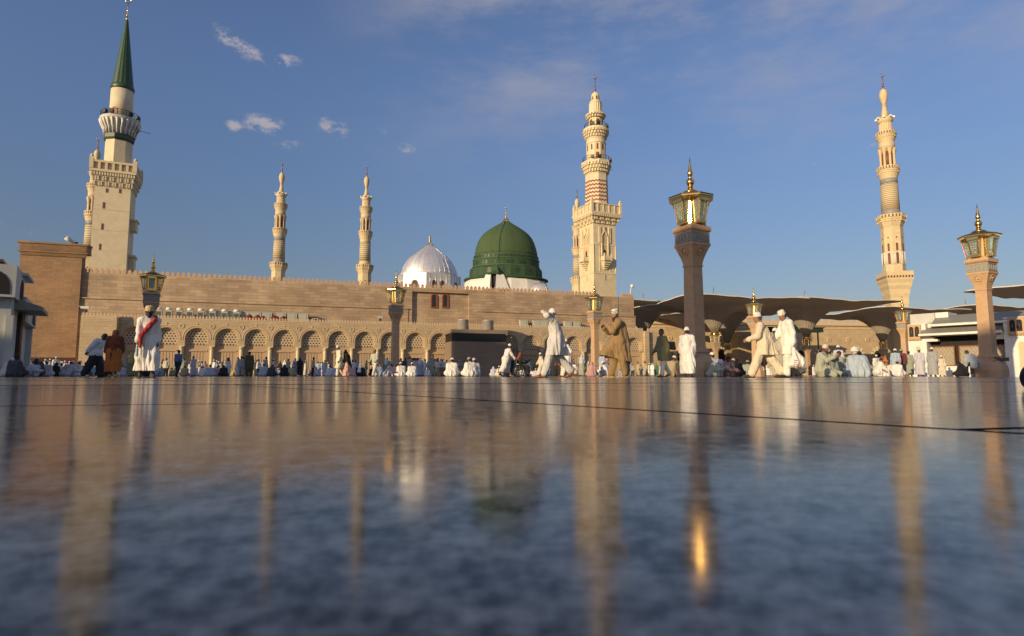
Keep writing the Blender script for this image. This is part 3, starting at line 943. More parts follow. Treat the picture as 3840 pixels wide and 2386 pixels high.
def muqarnas_round(mb, r0, r1, z0, z1, tiers, n, seg=8, a0=math.pi / 8):
    for t in range(tiers):
        f0 = t / tiers; f1 = (t + 1) / tiers
        ra = r0 + (r1 - r0) * f0; rb = r0 + (r1 - r0) * f1
        za, zb = z0 + (z1 - z0) * f0, z0 + (z1 - z0) * f1
        mb.lathe([(ra, za), (ra * 1.01, zb + .002)], seg, a0=a0)
        for i in range(n):
            an = 2 * math.pi * (i + .5 * (t % 2)) / n
            cs = math.cos(math.pi / seg) / math.cos(((an - a0) % (2 * math.pi / seg)) - math.pi / seg) if seg <= 12 else 1
            rr = rb * cs * .97
            mb.box((rr * math.cos(an), rr * math.sin(an), (za + zb) / 2 + (zb - za) * .1), ((rb - ra) * 1.1 + .08, 2 * math.pi * rb / n * .6, (zb - za) * .82), an)

def cream_minaret():
    """the big cream tower beside the green dome"""
    Y = 99.8
    uc = 2240
    base = Vector((gx(2247, Y), Y, 0))
    rot = R(25)
    root = empty('minaret', base, rot, 'cream minaret with red zigzag courses and carved square tower beside the green dome', 'minaret')
    z1 = lambda y: px(2246, 260 + y * .3307, Y).z
    z2 = lambda y: px(2246, 700 + y * .2844, Y).z
    w1 = lambda w: w * .3307 * Y / F * .985
    sq = 4.35
    S = MB()
    S.box2(-sq / 2, sq / 2, -sq / 2, sq / 2, 0, z2(540))
    for sx in (-1, 1):                # corner pilaster strips
        for sy in (-1, 1):
            S.lathe([(.12, z2(1160)), (.12, z2(800))], 8, (sx * (sq / 2 - .02), sy * (sq / 2 - .02), 0))
    S.box2(-sq / 2 - .05, sq / 2 + .05, -sq / 2 - .05, sq / 2 + .05, z2(1180), z2(1165))
    S.box2(-sq / 2 - .06, sq / 2 + .06, -sq / 2 - .06, sq / 2 + .06, z2(812), z2(796))
    S.build('square_tower', M['cream'], root)
    for side, nm in ((0, 'front'), (-1, 'side')):
        Rm = Matrix.Rotation(side * math.pi / 2, 3, 'Z')
        D = MB()
        def bx(x0, x1, d0, d1, za, zb):
            c = Rm @ Vector(((x0 + x1) / 2, -(sq / 2) - (d0 + d1) / 2, (za + zb) / 2))
            D.box(c, (abs(x1 - x0), abs(d1 - d0), abs(zb - za)), side * math.pi / 2)
        for x in (-.95, .95):
            for dx in (-.13, .13):
                bx(x + dx - .05, x + dx + .05, 0, .16, z2(780), z2(575))
        for x in (-.62, .62):
            bx(x - .07, x + .07, 0, .2, z2(945), z2(690))
        # pointed hood and looped cord above it
        def tr(x, d, z):
            v = Rm @ Vector((x, -(sq / 2) - d, z)); return v
        D.tube([tr(-.62, .1, z2(690)), tr(-.3, .1, z2(650)), tr(.12, .1, z2(610)), tr(.2, .1, z2(590)), tr(0, .1, z2(570)), tr(-.2, .1, z2(590)), tr(-.12, .1, z2(610)), tr(.3, .1, z2(650)), tr(.62, .1, z2(690))], .09, 6)
        # balcony on a corbel
        zb = z2(1020)
        bx(-.75, .75, 0, 1.0, zb, zb + .14)
        bx(-.75, .75, .86, 1.0, zb, z2(955)); bx(-.75, -.62, 0, 1.0, zb, z2(955)); bx(.62, .75, 0, 1.0, zb, z2(955))
        for x in (-.68, .68): bx(x - .1, x + .1, .85, 1.05, zb, z2(925))
        for t, (w, d, y0, y1) in enumerate(((1.35, .85, 1020, 1045), (1.1, .65, 1045, 1070), (.85, .42, 1070, 1095), (.6, .22, 1095, 1120))):
            for i in range(4):
                q = (i - 1.5) * w / 4
                bx(q - w / 10, q + w / 10, 0, d, z2(y1), z2(y0))
        bx(-1.05, -.95, 0, .06, z2(1150), z2(790)); bx(.95, 1.05, 0, .06, z2(1150), z2(790))
        D.build('carved_bay', M['cream'], root)
        def fl(x0, x1, za, zb, d=.03):
            N = MB()
            N.face([tr(x0, d, za), tr(x1, d, za), tr(x1, d, zb), tr((x0 + x1) / 2, d, zb + (x1 - x0) * .6), tr(x0, d, zb)])
            N.build('window_slit', M['dark'], root)
        fl(-.22, .22, zb, z2(880)); 
        fl(-.05 + .1, .05 + .1, z2(1265), z2(1195))
        if side: fl(-1.05, -.95, z2(660), z2(605))
        P = MB()
        P.face([tr(-.55, .015, z2(955)), tr(.55, .015, z2(955)), tr(.55, .015, z2(700)), tr(0, .015, z2(650)), tr(-.55, .015, z2(700))])
        P.build('niche_back', M['trim'], root)
    Q = MB()
    wq = 5.9
    muqarnas_square(Q, sq, wq, z2(540), z2(415), 3, 14)
    Q.box2(-wq / 2, wq / 2, -wq / 2, wq / 2, z2(415), z2(395))
    zr0, zr1 = z2(395), z2(290)
    for side in range(4):
        Rm = Matrix.Rotation(side * math.pi / 2, 3, 'Z')
        for q in range(6):
            x = -wq / 2 + .18 + q * (wq - .36) / 5
            c = Rm @ Vector((x, -wq / 2 + .14, (zr0 + zr1) / 2)); Q.box(c, (.2, .2, zr1 - zr0), side * math.pi / 2)
        c = Rm @ Vector((0, -wq / 2 + .14, zr1)); Q.box(c, (wq - .1, .24, .14), side * math.pi / 2)
        for q in range(5):
            x = -wq / 2 + .18 + (q + .5) * (wq - .36) / 5
            c = Rm @ Vector((x, -wq / 2 + .2, (zr0 + zr1) / 2)); Q.box(c, (.78, .05, zr1 - zr0), side * math.pi / 2)
            for dz in (-.3, 0, .3):
                c = Rm @ Vector((x, -wq / 2 + .16, (zr0 + zr1) / 2 + dz)); Q.box(c, (.3, .05, .2), side * math.pi / 2 )
        c = Rm @ Vector((-wq / 2 + .16, -wq / 2 + .16, (zr0 + zr1) / 2 + .25)); Q.box(c, (.42, .42, zr1 - zr0 + .6), side * math.pi / 2)
        Q.lathe([(.05, 0), (.2, .12), (.2, .3), (.02, .48)], 8, Rm @ Vector((-wq / 2 + .16, -wq / 2 + .16, zr1 + .5)))
    Q.build('square_balcony', M['cream'], root)
    ro = w1(265) / 2
    O = MB()
    O.lathe([(ro * 1.06, z2(400)), (ro * 1.06, z2(230))], 8, a0=math.pi / 8)
    O.build('octagon_foot', M['cream_pale'], root)
    O = MB()
    O.lathe([(ro, z1(1285)), (ro, z1(1205))], 8, a0=math.pi / 8)
    O.lathe([(ro * 1.03, z1(1212)), (ro * 1.03, z1(1204))], 8, a0=math.pi / 8)
    O.build('octagon_shaft', M['cream_pale'], root)
    O = MB(); O.lathe([(ro * 1.04, z2(232)), (ro, z1(1285))], 8, a0=math.pi / 8); O.build('zigzag_band', M['zig_red'], root)
    B = MB()
    muqarnas_round(B, ro, w1(350) / 2, z1(1200), z1(1095), 3, 28)
    B.lathe([(w1(357) / 2, z1(1095)), (w1(357) / 2, z1(1070))], 8, a0=math.pi / 8)
    B.build('octagon_balcony', M['cream'], root)
    I = MB(); balcony_rail(I, w1(335) / 2 * .95, z1(1072), z1(1018) - z1(1072), 24)
    balcony_rail(I, w1(272) / 2, z1(692), z1(640) - z1(692), 24)
    for (rr, yy) in ((w1(335) / 2, 1045), (w1(272) / 2, 660)):
        for an in (-2.4, -1.9, -.9, -.5): I.box((rr * math.cos(an), rr * math.sin(an), z1(yy)), (.4, .5, .45), an)
        I.tube([(rr, 0, z1(yy + 70)), (rr + .9, -.2, z1(yy + 70))], .03, 5)
    I.build('railing', M['iron'], root)
    r3 = w1(230) / 2
    U = MB()
    U.lathe([(r3, z1(1072)), (r3, z1(862))], 10, a0=.2)
    U.lathe([(r3 * 1.03, z1(862)), (r3 * 1.03, z1(850)), (r3 * .99, z1(848)), (r3 * .99, z1(812)), (r3 * 1.04, z1(810)), (r3 * 1.04, z1(800))], 20)
    muqarnas_round(U, r3 * .98, w1(300) / 2, z1(800), z1(712), 3, 24, 20, 0)
    U.lathe([(w1(300) / 2, z1(712)), (w1(300) / 2, z1(690))], 20)
    U.build('upper_storey', M['cream'], root)
    for i in range(10):
        an = .2 + math.pi / 10 + 2 * math.pi * i / 10
        niche_parts('arched_slit', M['brown_opening'], root, [(r3 * math.cos(math.pi / 10) + .02, an, .3, z1(942), z1(875)), (r3 * 1.07, an, .42, z1(792), z1(752))])
    Dd = MB(); ap = r3 * math.cos(math.pi / 10) + .03
    an = -math.pi / 2 - rot - .12
    an = .2 + math.pi / 10 + 2 * math.pi * round((an - .2 - math.pi / 10) / (2 * math.pi / 10)) / 10
    Dd.box((ap * math.cos(an), ap * math.sin(an), (z1(1065) + z1(975)) / 2), (.06, .5, z1(975) - z1(1065)), an)
    Dd.build('door', M['wood'], root)
    V = MB()
    r4 = w1(165) / 2
    V.lathe([(r4, z1(692)), (r4, z1(570))], 12)
    muqarnas_round(V, r4, w1(226) / 2, z1(572), z1(525), 2, 20, 20, 0)
    V.lathe([(w1(226) / 2, z1(527)), (w1(226) / 2, z1(519))], 20)
    V.lathe([(w1(158) / 2, z1(520)), (w1(154) / 2, z1(400))], 36, flute=.06)
    V.lathe([(w1(154) / 2, z1(400)), (w1(140) / 2, z1(378)), (w1(98) / 2, z1(360))], 24, smooth=True)
    V.lathe([(w1(98) / 2, z1(362)), (w1(98) / 2, z1(303)), (w1(84) / 2, z1(285)), (w1(40) / 2, z1(266))], 12)
    V.build('lantern_top', M['cream'], root)
    for i in range(6):
        an = math.pi / 12 + 2 * math.pi * i / 6
        niche_parts('dark_arch', M['brown_opening'], root, [(r4 * .97 + .03, an, .55, z1(690), z1(588)), (w1(97) / 2 * .97 + .02, an, .26, z1(357), z1(320))])
    fi = MB(); finial(fi, z1(268), z1(66) - z1(268), w1(40) / 2, 3)
    fi.build('finial', M['bronze'], root)
cream_minaret()

def green_cone_minaret():
    Y = 84.0
    z2 = lambda y: px(430, 380 + y * .4233, Y + 2.6).z
    z1 = lambda y: px(470, y * .463, Y + 2.6).z
    m1 = .463 * Y / F * .88
    m2 = .4233 * Y / F * .88
    base = Vector((gx(390, Y + 2.6), Y + 2.6, 0))
    rot = R(24)
    root = empty('minaret', base, rot, 'pale square minaret with round balcony and tall green cone roof at the left', 'minaret')
    sq = 322 * m2
    S = MB()
    S.lathe([(sq * 1.02 * .7071, 0), (sq * .985 * .7071, z2(800))], 4, a0=math.pi / 4)
    for y in (1350, 1175, 998):
        S.box2(-sq / 2 * 1.008, sq / 2 * 1.008, -sq / 2 * 1.008, sq / 2 * 1.008, z2(y) - .02, z2(y) + .02)
    S.build('square_tower', M['cream_pale'], root)
    for (x, y) in ((-.75, 833), (.85, 826), (-1.0, 963), (-1.0, 1147), (-1.1, 1322)):
        h = .45 if y > 900 else .3
        N = MB()
        N.box2(x - .1, x + .1, -sq / 2 * 1.012 - .01, -sq / 2 + .2, z2(y) - h, z2(y) + h)
        N.build('window_slit', M['brown_opening'], root)
    for (y, hh) in ((1075, 1.2), (1400, 1.6)):
        J = MB()
        J.box2(sq / 2, sq / 2 + .7, -.9, .9, z2(y) - hh, z2(y) + hh * .2)
        J.box2(sq / 2, sq / 2 + .85, -1.1, 1.1, z2(y) + hh * .2, z2(y) + hh * .4)
        J.build('side_bay', M['cream_pale'], root)
    Q = MB()
    wq = 412 * m2
    muqarnas_square(Q, sq, wq * .96, z2(805), z2(680), 3, 17)
    Q.box2(-wq / 2, wq / 2, -wq / 2, wq / 2, z2(684), z2(664))
    za, zb = z2(664), z2(598)
    for side in range(4):
        Rm = Matrix.Rotation(side * math.pi / 2, 3, 'Z')
        c = Rm @ Vector((0, -wq / 2 + .12, zb)); Q.box(c, (wq, .26, .3), side * math.pi / 2)
        for i in range(7):
            x = -wq / 2 + .3 + i * (wq - .6) / 6
            c = Rm @ Vector((x, -wq / 2 + .12, (za + zb) / 2)); Q.box(c, (.42 if i in (0, 6) else .3, .2, zb - za), side * math.pi / 2)
        c = Rm @ Vector((-wq / 2 + .2, -wq / 2 + .2, (za + zb) / 2 + .3)); Q.box(c, (.5, .5, zb - za + .5), side * math.pi / 2)
        Q.lathe([(.08, 0), (.25, .15), (.2, .4), (.02, .55)], 8, Rm @ Vector((-wq / 2 + .2, -wq / 2 + .2, zb + .5)))
    Q.build('square_balcony', M['cream_pale'], root)
    G = MB()
    for side in range(4):
        Rm = Matrix.Rotation(side * math.pi / 2, 3, 'Z')
        for i in range(6):
            x = -wq / 2 + .3 + (i + .5) * (wq - .6) / 6
            c = Rm @ Vector((x, -wq / 2 + .3, (za + zb) / 2)); G.box(c, (.62, .04, zb - za), side * math.pi / 2)
    G.build('carved_panel', M['sand'], root)
    ro = 242 * m1 / 2
    O = MB()
    O.lathe([(ro * 1.0, za), (ro * .98, z1(1150))], 8, a0=math.pi / 8 + .25)
    O.build('octagon_shaft', M['cream'], root)
    D = MB()
    D.lathe([(ro * 1.02, z1(1160)), (ro * 1.1, z1(1145)), (ro * 1.1, z1(1115)), (ro * 1.0, z1(1108))], 8, a0=math.pi / 8 + .25)
    D.build('green_band', M['green_dark'], root)
    rb = 342 * m1 / 2
    B = MB(); B.smooth = True
    B.lathe([(ro * .98, z1(1112)), (ro * 1.04, z1(1075)), (rb * .92, z1(1020)), (rb * .99, z1(1000))], 24)
    B.smooth = False
    B.lathe([(rb, z1(1000)), (rb * 1.01, z1(985)), (rb, z1(980))], 32)
    b = B.build('round_balcony', M['concrete'], root)
    K = MB()
    for i in range(24):
        an = 2 * math.pi * i / 24
        ca, sa = math.cos(an), math.sin(an)
        K.tube([(ca * r, sa * r, z) for (r, z) in ((ro * 1.06, z1(1110)), (ro * 1.12, z1(1070)), (rb * .93, z1(1030)), (rb * 1.0, z1(1002)))], .12, 6, .16)
    K.build('corbel_ribs', M['white_paint'], b)
    I = MB(); balcony_rail(I, rb * .96, z1(982), z1(935) - z1(982), 28)
    for an in (-2.3, -1.9, -.9, -.4): I.box((rb * .95 * math.cos(an), rb * .95 * math.sin(an), z1(955)), (.4, .6, .5), an)
    I.tube([(rb * .9, 0, z1(1040)), (rb + 1.3, .2, z1(1045))], .04, 5)
    I.build('railing', M['iron'], root)
    rc = 192 * m1 / 2
    U = MB(); U.smooth = True
    U.lathe([(rc * 1.02, z1(985)), (rc, z1(735))], 32)
    U.build('round_shaft', M['cream_pale'], root)
    N = MB()
    an = -math.pi / 2 - rot + .0
    niche(N, rc * 1.02, an, .8, z1(975), z1(897))
    N.build('door', M['wood'], root)
    N = MB(); niche(N, ro * math.cos(math.pi / 8) * 1.01, math.pi / 8 + .25 - math.pi * 5 / 8 - math.pi / 8, .9, za, z1(1330)); N.build('dark_opening', M['dark'], root)
    H = MB()
    H.lathe([(rc * 1.0, z1(742)), (rc * 1.07, z1(730)), (rc * 1.07, z1(712)), (rc * .98, z1(700))], 32, smooth=True)
    H.lathe([(rc * .97, z1(702)), (rc * .12, z1(165))], 32, flute=.035)
    H.build('cone_roof', M['green_roof'], root)
    fi = MB(); finial(fi, z1(168), z1(0) - z1(168) + .3, 18 * m1, 3)
    fi.build('finial', M['gold'], root)
green_cone_minaret()

# ------------------------------------------------------------------ domes
def zpx(u, v, Y): return px(u, v, Y).z

def green_dome():
    Y = 106.0
    cx = gx(1898, Y)
    k = .2753 * Y / F
    zz = lambda y: px(1898, 760 + y * .2753, Y - 0.0).z
    root = empty('green_dome', (cx, Y, 0), R(10), 'large green ribbed dome with gold finial on a stepped green drum', 'dome')
    root.scale.y = .72
    D = MB(); D.smooth = True
    D.lathe([(437 * k, zz(748)), (434 * k, zz(700)), (421 * k, zz(635)), (398 * k, zz(565)), (366 * k, zz(500)), (318 * k, zz(440)), (258 * k, zz(393)), (186 * k, zz(345)), (104 * k, zz(298)), (40 * k, zz(258))], 96, flute=.003)
    D.build('dome_shell', M['dome_green'], root)
    S = MB(); S.smooth = False
    S.lathe([(450 * k, zz(800)), (452 * k, zz(752))], 32)
    S.lathe([(462 * k, zz(900)), (458 * k, zz(806))], 32)
    S.lathe([(512 * k, zz(1048)), (505 * k, zz(935)), (470 * k, zz(905))], 16)
    S.build('drum', M['dome_green2'], root)
    Tm = MB(); Tm.smooth = True
    for (r, y) in ((446, 750), (460, 804), (467, 900)):
        Tm.ring((0, 0, zz(y)), r * k, .09, 'Z', 64, 6)
    Tm.build('moulding', M['dome_green_trim'], root)
    for i in range(16):
        a0 = 2 * math.pi * i / 16
        niche_parts('blind_window', M['green_dark'], root, [(462.5 * k, a0 + da, .42, zz(885), zz(832)) for da in (-.055, .055)])
        niche_parts('arched_niche', M['green_dark'], root, [(509.5 * k * math.cos(math.pi / 16), a0 + math.pi / 16, .75, zz(1018), zz(938))])
        niche_parts('small_niche', M['green_dark'], root, [(452.8 * k, a0 + (q - 1) * .12, .42, zz(795), zz(757)) for q in range(3)])
    E = MB(); E.smooth = True
    E.lathe([(545 * k, zz(1080)), (588 * k, zz(1074)), (580 * k, zz(1058)), (512 * k, zz(1040))], 48)
    E.build('eave', M['dome_green2'], root)
    B = MB()
    B.lathe([(575 * k, 6), (575 * k, zz(1120)), (548 * k, zz(1085))], 16)
    B.build('white_base', M['white_paint'], root)
    # small dormer with a dark opening, and its buttress slopes
    Q = MB()
    an = R(-90 - 10 - 12)
    ca, sa = math.cos(an), math.sin(an)
    def tr(x, d, z): return (ca * d - sa * x, sa * d + ca * x, z)
    d0 = 560 * k
    zb, zt = zz(1170), zz(1050)
    for s_ in (-1, 1):
        Q.add([tr(s_ * .5, d0 - 1, zb - 1), tr(s_ * 2.6, d0 - 1, zb - 1), tr(s_ * .5, d0 - 1, zt), tr(s_ * .5, d0 + 1.6, zb - 1), tr(s_ * 2.6, d0 + .3, zb - 1), tr(s_ * .5, d0 + 1.0, zt), tr(s_ * 1.6, d0 - 1, zt), tr(s_ * 1.6, d0 + .3, zt)],
              [(3, 4, 7, 5), (0, 3, 5, 2), (1, 6, 7, 4), (2, 5, 7, 6)])
    Q.build('buttress', M['white_paint'], root)
    V = MB()
    V.face([tr(-.55, d0 + .35, zb - 1), tr(.55, d0 + .35, zb - 1), tr(.55, d0 + .35, zt - .15), tr(-.55, d0 + .35, zt - .15)])
    V.build('dark_opening', M['dark'], root)
    hd = MB()
    hd.add([tr(-1.0, d0 + 1.3, zt), tr(1.0, d0 + 1.3, zt), tr(1.7, d0 - 1, zt), tr(-1.7, d0 - 1, zt), tr(0, d0 - .2, zz(985)), tr(0, d0 - 1.2, zz(895))], [(0, 1, 4), (1, 2, 5, 4), (3, 0, 4, 5), (0, 3, 2, 1)])
    hd.build('dormer_roof', M['dome_green2'], root)
    fi = MB(); fi.lathe([(48 * k, zz(262)), (42 * k, zz(240)), (24 * k, zz(222)), (10 * k, zz(205))], 16, flute=.12)
    finial(fi, zz(208), zz(45) - zz(208), 19 * k, 5, True)
    fi.build('finial', M['gold'], root)
    tb = MB()
    pts = []
    for (r, y) in ((447, 890), (466, 800), (438, 748), (424, 635), (400, 565), (320, 440), (188, 345), (60, 265)):
        an = R(-90 - 10 - 9) - (r - 300) / 12000
        pts.append(((r * k + .06) * math.cos(an), (r * k + .06) * math.sin(an), zz(y)))
    tb.tube(pts, .05, 5)
    tb.build('cable', M['green_dark'], root)
green_dome()

def silver_dome():
    Y = 112.0
    cx = gx(1605.5, Y)
    k = .2753 * Y / F
    zz = lambda y: px(1605, 760 + y * .2753, Y).z
    root = empty('silver_dome', (cx, Y, 0), R(20), 'silver metal dome with raised seams on a shiny eight sided drum', 'dome')
    root.scale.y = .8
    prof = [(390, 1010), (388, 985), (378, 940), (348, 870), (305, 800), (250, 742), (168, 680), (88, 620), (30, 560)]
    D = MB(); D.smooth = True
    D.lathe([(r * k, zz(y)) for r, y in prof], 64)
    D.build('dome_shell', M['silver'], root)
    S = MB(); S.smooth = True
    for i in range(32):
        an = 2 * math.pi * i / 32
        S.tube([((r * k) * math.cos(an), (r * k) * math.sin(an), zz(y)) for r, y in prof], .03, 4)
    S.build('seams', M['silver_rib'], root)
    O = MB()
    zd = lambda y: px(1605, 760 + y * .2753, Y - 4.2).z
    O.lathe([(440 * k, 6), (440 * k, zd(958))], 8, a0=math.pi / 8 + R(7))
    O.build('drum', M['silver'], root)
    sm = MB()
    ap = 440 * k * math.cos(math.pi / 8)
    for i in range(8):
        an = R(7) + i * math.pi / 4
        ca, sa = math.cos(an), math.sin(an)
        if i % 2 == 0: xs, w, h = (-.72, .72), .58, 1.9
        else: xs, w, h = (.0,), 1.2, 2.0
        for x in xs:
            def shp(mb, ww, d, zt_, zb_):
                pts = mb.arch_outline(ww, zb_, zt_, 10)
                mb.face([(ca * d - sa * (x + p[0]), sa * d + ca * (x + p[0]), p[1]) for p in pts])
            F2 = MB(); shp(F2, w + .34, ap + .02, zd(1050), zd(1200)); fo = F2.build('window', M['wood'], root)
            W = MB(); shp(W, w, ap + .04, zd(1064), zd(1200)); W.build('pane', M['pane'], fo)
        for q in (-1.5, -.5, .5, 1.5):
            x = q * 1.05
            sm.tube([(ca * (ap + .03) - sa * x, sa * (ap + .03) + ca * x, zd(1180)), (ca * (ap + .03) - sa * x, sa * (ap + .03) + ca * x, zd(960))], .04, 4)
    sm.build('drum_seams', M['silver_rib'], root)
    fi = MB(); finial(fi, zz(562), zz(445) - zz(562), 32 * k, 4, False)
    fi.build('finial', M['gold'], root)
silver_dome()

def small_dome():
    Y = 101.0
    k = .2753 * Y / F
    zz = lambda y: px(2024, 760 + y * .2753, Y).z
    root = empty('small_silver_dome', (gx(2024, Y), Y, 0), 0, 'small low silver dome peeping over the battlement at the foot of the green dome', 'dome')
    D = MB(); D.smooth = True
    prof = [(137, 1235), (132, 1200), (118, 1165), (92, 1130), (55, 1106), (15, 1098)]
    D.lathe([(r * k, zz(y)) for r, y in prof], 40)
    D.lathe([(140 * k, 8), (140 * k, zz(1235))], 40)
    D.build('dome_shell', M['silver'], root)
    S = MB()
    for i in range(24):
        an = 2 * math.pi * i / 24
        S.tube([((r * k) * math.cos(an), (r * k) * math.sin(an), zz(y)) for r, y in prof], .03, 4)
    S.build('seams', M['silver_rib'], root)
    f = MB(); f.tube([(0, 0, zz(1100)), (0, 0, zz(1062))], .06, 6); f.build('finial', M['gold'], root)
small_dome()
# ------------------------------------------------------------------ lamp posts
LR = R(28)
def lamp_post(lantern_parts=True):
    """square stone post flaring into a carved head with a gold lantern on each side"""
    root = empty('lamp_post', (0, 0, 0), LR)
    st = MB()
    st.lathe([(.80, 0), (.82, .35), (.76, .62), (.60, .84)], 8, a0=math.pi / 8)
    st.frustum4(.95, .84, .92, .93); st.frustum4(.80, .93, .74, 1.02); st.frustum4(.84, 1.02, .82, 1.10); st.frustum4(.70, 1.10, .62, 1.24)
    st.build('plinth', M['lamp_stone'], root)
    st = MB()
    st.frustum4(.60, 1.24, .53, 4.62)
    st.frustum4(.60, 4.62, .60, 4.68); st.frustum4(.55, 4.68, .55, 4.74)
    st.build('shaft', M['lamp_stone'], root)
    st = MB()
    for i in range(10):
        f0, f1 = i / 10, (i + 1) / 10
        w = lambda f: .56 + .46 * f ** 1.3
        st.frustum4(w(f0), 4.74 + .74 * f0, w(f1), 4.74 + .74 * f1 + .001)
    for side in range(4):
        Rm = Matrix.Rotation(side * math.pi / 2, 3, 'Z')
        c = Rm @ Vector((0, -.44, 5.25))
        nrm = Rm @ Vector((0, -.85, -.3)).normalized()
        st.lathe([(.06 * math.sin(math.pi * k / 6) + .001, -.06 * math.cos(math.pi * k / 6)) for k in range(7)], 8, c)
        t = Rm @ Vector((1, 0, 0)); b = nrm.cross(t)
        st.tube([c + (t * math.cos(q) + b * math.sin(q)) * .17 for q in [2 * math.pi * i / 12 for i in range(13)]], .025, 5)
    st.build('flared_capital', M['lamp_stone'], root)
    st = MB()
    st.frustum4(1.06, 5.48, 1.06, 5.58)
    st.frustum4(1.02, 6.06, 1.10, 6.10); st.frustum4(1.14, 6.18, 1.10, 6.30); st.frustum4(.96, 6.30, .80, 6.40)
    st.frustum4(.62, 6.40, .62, 7.46)
    for side in range(4):
        Rm = Matrix.Rotation(side * math.pi / 2, 3, 'Z')
        for i in range(14):
            c = Rm @ Vector(((i - 6.5) * .078, -.55, 6.14)); st.box(c, (.045, .05, .07), side * math.pi / 2)
    st.build('lantern_core', M['lamp_stone'], root)
    st = MB()
    st.frustum4(1.0, 5.58, 1.0, 6.06)
    for side in range(4):
        Rm = Matrix.Rotation(side * math.pi / 2, 3, 'Z')
        for (x0, x1, z0, z1) in ((-.46, .46, 5.62, 5.66), (-.46, .46, 5.98, 6.02), (-.46, -.41, 5.66, 5.98), (.41, .46, 5.66, 5.98)):
            c = Rm @ Vector(((x0 + x1) / 2, -.505, (z0 + z1) / 2)); st.box(c, (x1 - x0, .03, z1 - z0), side * math.pi / 2)
        for i in range(4):
            c = Rm @ Vector(((i - 1.5) * .2, -.505, 5.82))
            st.box(c, (.10, .03, .16), side * math.pi / 2)
            st.box(c, (.05, .045, .24), side * math.pi / 2)
    st.build('carved_band', M['lamp_grey'], root)
    # roof and spire
    rf = MB()
    rf.lathe([(.90, 7.53), (.98, 7.56), (.98, 7.60), (.90, 7.62)], 8, a0=math.pi / 8)
    rf.lathe([(.90, 7.62), (.46, 7.76), (.30, 7.83)], 8, a0=math.pi / 8)
    rf.build('roof', M['bronze_dark'], root)
    rf = MB(); rf.lathe([(.86, 7.46), (.965, 7.50), (.965, 7.555), (.86, 7.56)], 8, a0=math.pi / 8); rf.build('gilt_eave', M['gold'], root)
    sp = MB(); sp.smooth = True
    sp.lathe([(.36, 7.82), (.30, 7.88), (.20, 7.92), (.13, 7.98), (.09, 8.08)], 20)
    ball = lambda r, z: [(r * math.sin(math.pi * k / 12) + .002, z - r * math.cos(math.pi * k / 12)) for k in range(13)]
    sp.lathe([(.09, 8.06), (.12, 8.10), (.09, 8.13)], 16)
    sp.lathe(ball(.175, 8.29), 20); sp.lathe([(.05, 8.44), (.05, 8.56)], 12); sp.lathe([(.10, 8.45), (.10, 8.47)], 12)
    sp.lathe([(.03, 8.52), (.10, 8.57), (.125, 8.66), (.10, 8.76), (.075, 8.88), (.04, 9.12), (.008, 9.38)], 20)
    sp.build('spire', M['gold'], root)
    for side in range(4):
        Rm = Matrix.Rotation(side * math.pi / 2, 3, 'Z')
        fr = MB()
        ang = side * math.pi / 2
        zb, zt, wb, wt, db, dt = 6.46, 7.46, .36, .48, .60, .76
        d0, d_in = .312, .395
        def bar(p, q, r=.022):
            fr.tube([Rm @ Vector(p), Rm @ Vector(q)], r, 4, smooth=False)
        for s_ in (-1, 1):
            bar((s_ * wb / 2, -db, zb), (s_ * wt / 2, -dt, zt)); bar((s_ * wb / 2, -d_in, zb), (s_ * wt / 2, -d_in, zt), .022)
            bar((s_ * wb / 2, -db, zb), (s_ * wb / 2, -d_in, zb)); bar((s_ * wt / 2, -dt, zt), (s_ * wt / 2, -d_in, zt), .03)
            # bevelled gilt cheek between the glass and the stone corner
            xo, xi = .305, .172
            fr.add([Rm @ Vector(p) for p in ((s_ * xo, -d0, zb - .02), (s_ * xi, -d_in, zb - .02), (s_ * xi, -d_in - .013, zt), (s_ * xo, -d0 - .013, zt))], [(0, 1, 2, 3)])
            fr.add([Rm @ Vector(p) for p in ((s_ * (wb / 2 - .045), -db - .012, zb), (s_ * (wb / 2 + .02), -db - .012, zb), (s_ * (wt / 2 + .02), -dt - .012, zt), (s_ * (wt / 2 - .045), -dt - .012, zt))], [(0, 1, 2, 3)])
        bar((-wb / 2, -db, zb), (wb / 2, -db, zb), .035); bar((-wt / 2, -dt, zt), (wt / 2, -dt, zt), .035)
        fr.box(Rm @ Vector((0, -(dt + .01), zt - .07)), (wt + .06, .05, .16), ang)
        fr.box(Rm @ Vector((0, -(db + .0), zb + .05)), (wb + .04, .05, .13), ang)
        fr.box(Rm @ Vector((0, -(db + d0) / 2, zb - .03)), (wb + .06, db - d0 + .06, .06), ang)
        fr.box(Rm @ Vector((0, -(dt + d0) / 2, zt + .02)), (wt + .16, dt - d0 + .14, .06), ang)
        lo = fr.build('lantern', M['gold'], root)
        rf_ = MB(); rf_.box(Rm @ Vector((0, -d0 - .02, (zb + zt) / 2)), (.34, .02, zt - zb), ang)
        for i in range(7): rf_.box(Rm @ Vector((0, -d0 - .06, zb + .35 + i * .085)), (.30, .07, .012), ang)
        rf_.build('reflector', M['steel'], lo)
        gl = MB()
        P = lambda x, d, z: Rm @ Vector((x, -d, z))
        gl.face([P(-wb / 2, db, zb), P(wb / 2, db, zb), P(wt / 2, dt, zt), P(-wt / 2, dt, zt)])
        for s_ in (-1, 1):
            gl.face([P(s_ * wb / 2, d_in + .01, zb), P(s_ * wb / 2, db, zb), P(s_ * wt / 2, dt, zt), P(s_ * wt / 2, d_in + .01, zt)])
        gl.build('pane', M['glass'], lo)
        rl = MB(); rl.smooth = True
        rl.lathe([(.05, zb + .04), (.12, zb + .10), (.12, zb + .26), (.05, zb + .34)], 10, Rm @ Vector((0, -.47, 0)))
        rl.build('bulb_holder', M['steel'], lo)
    return root

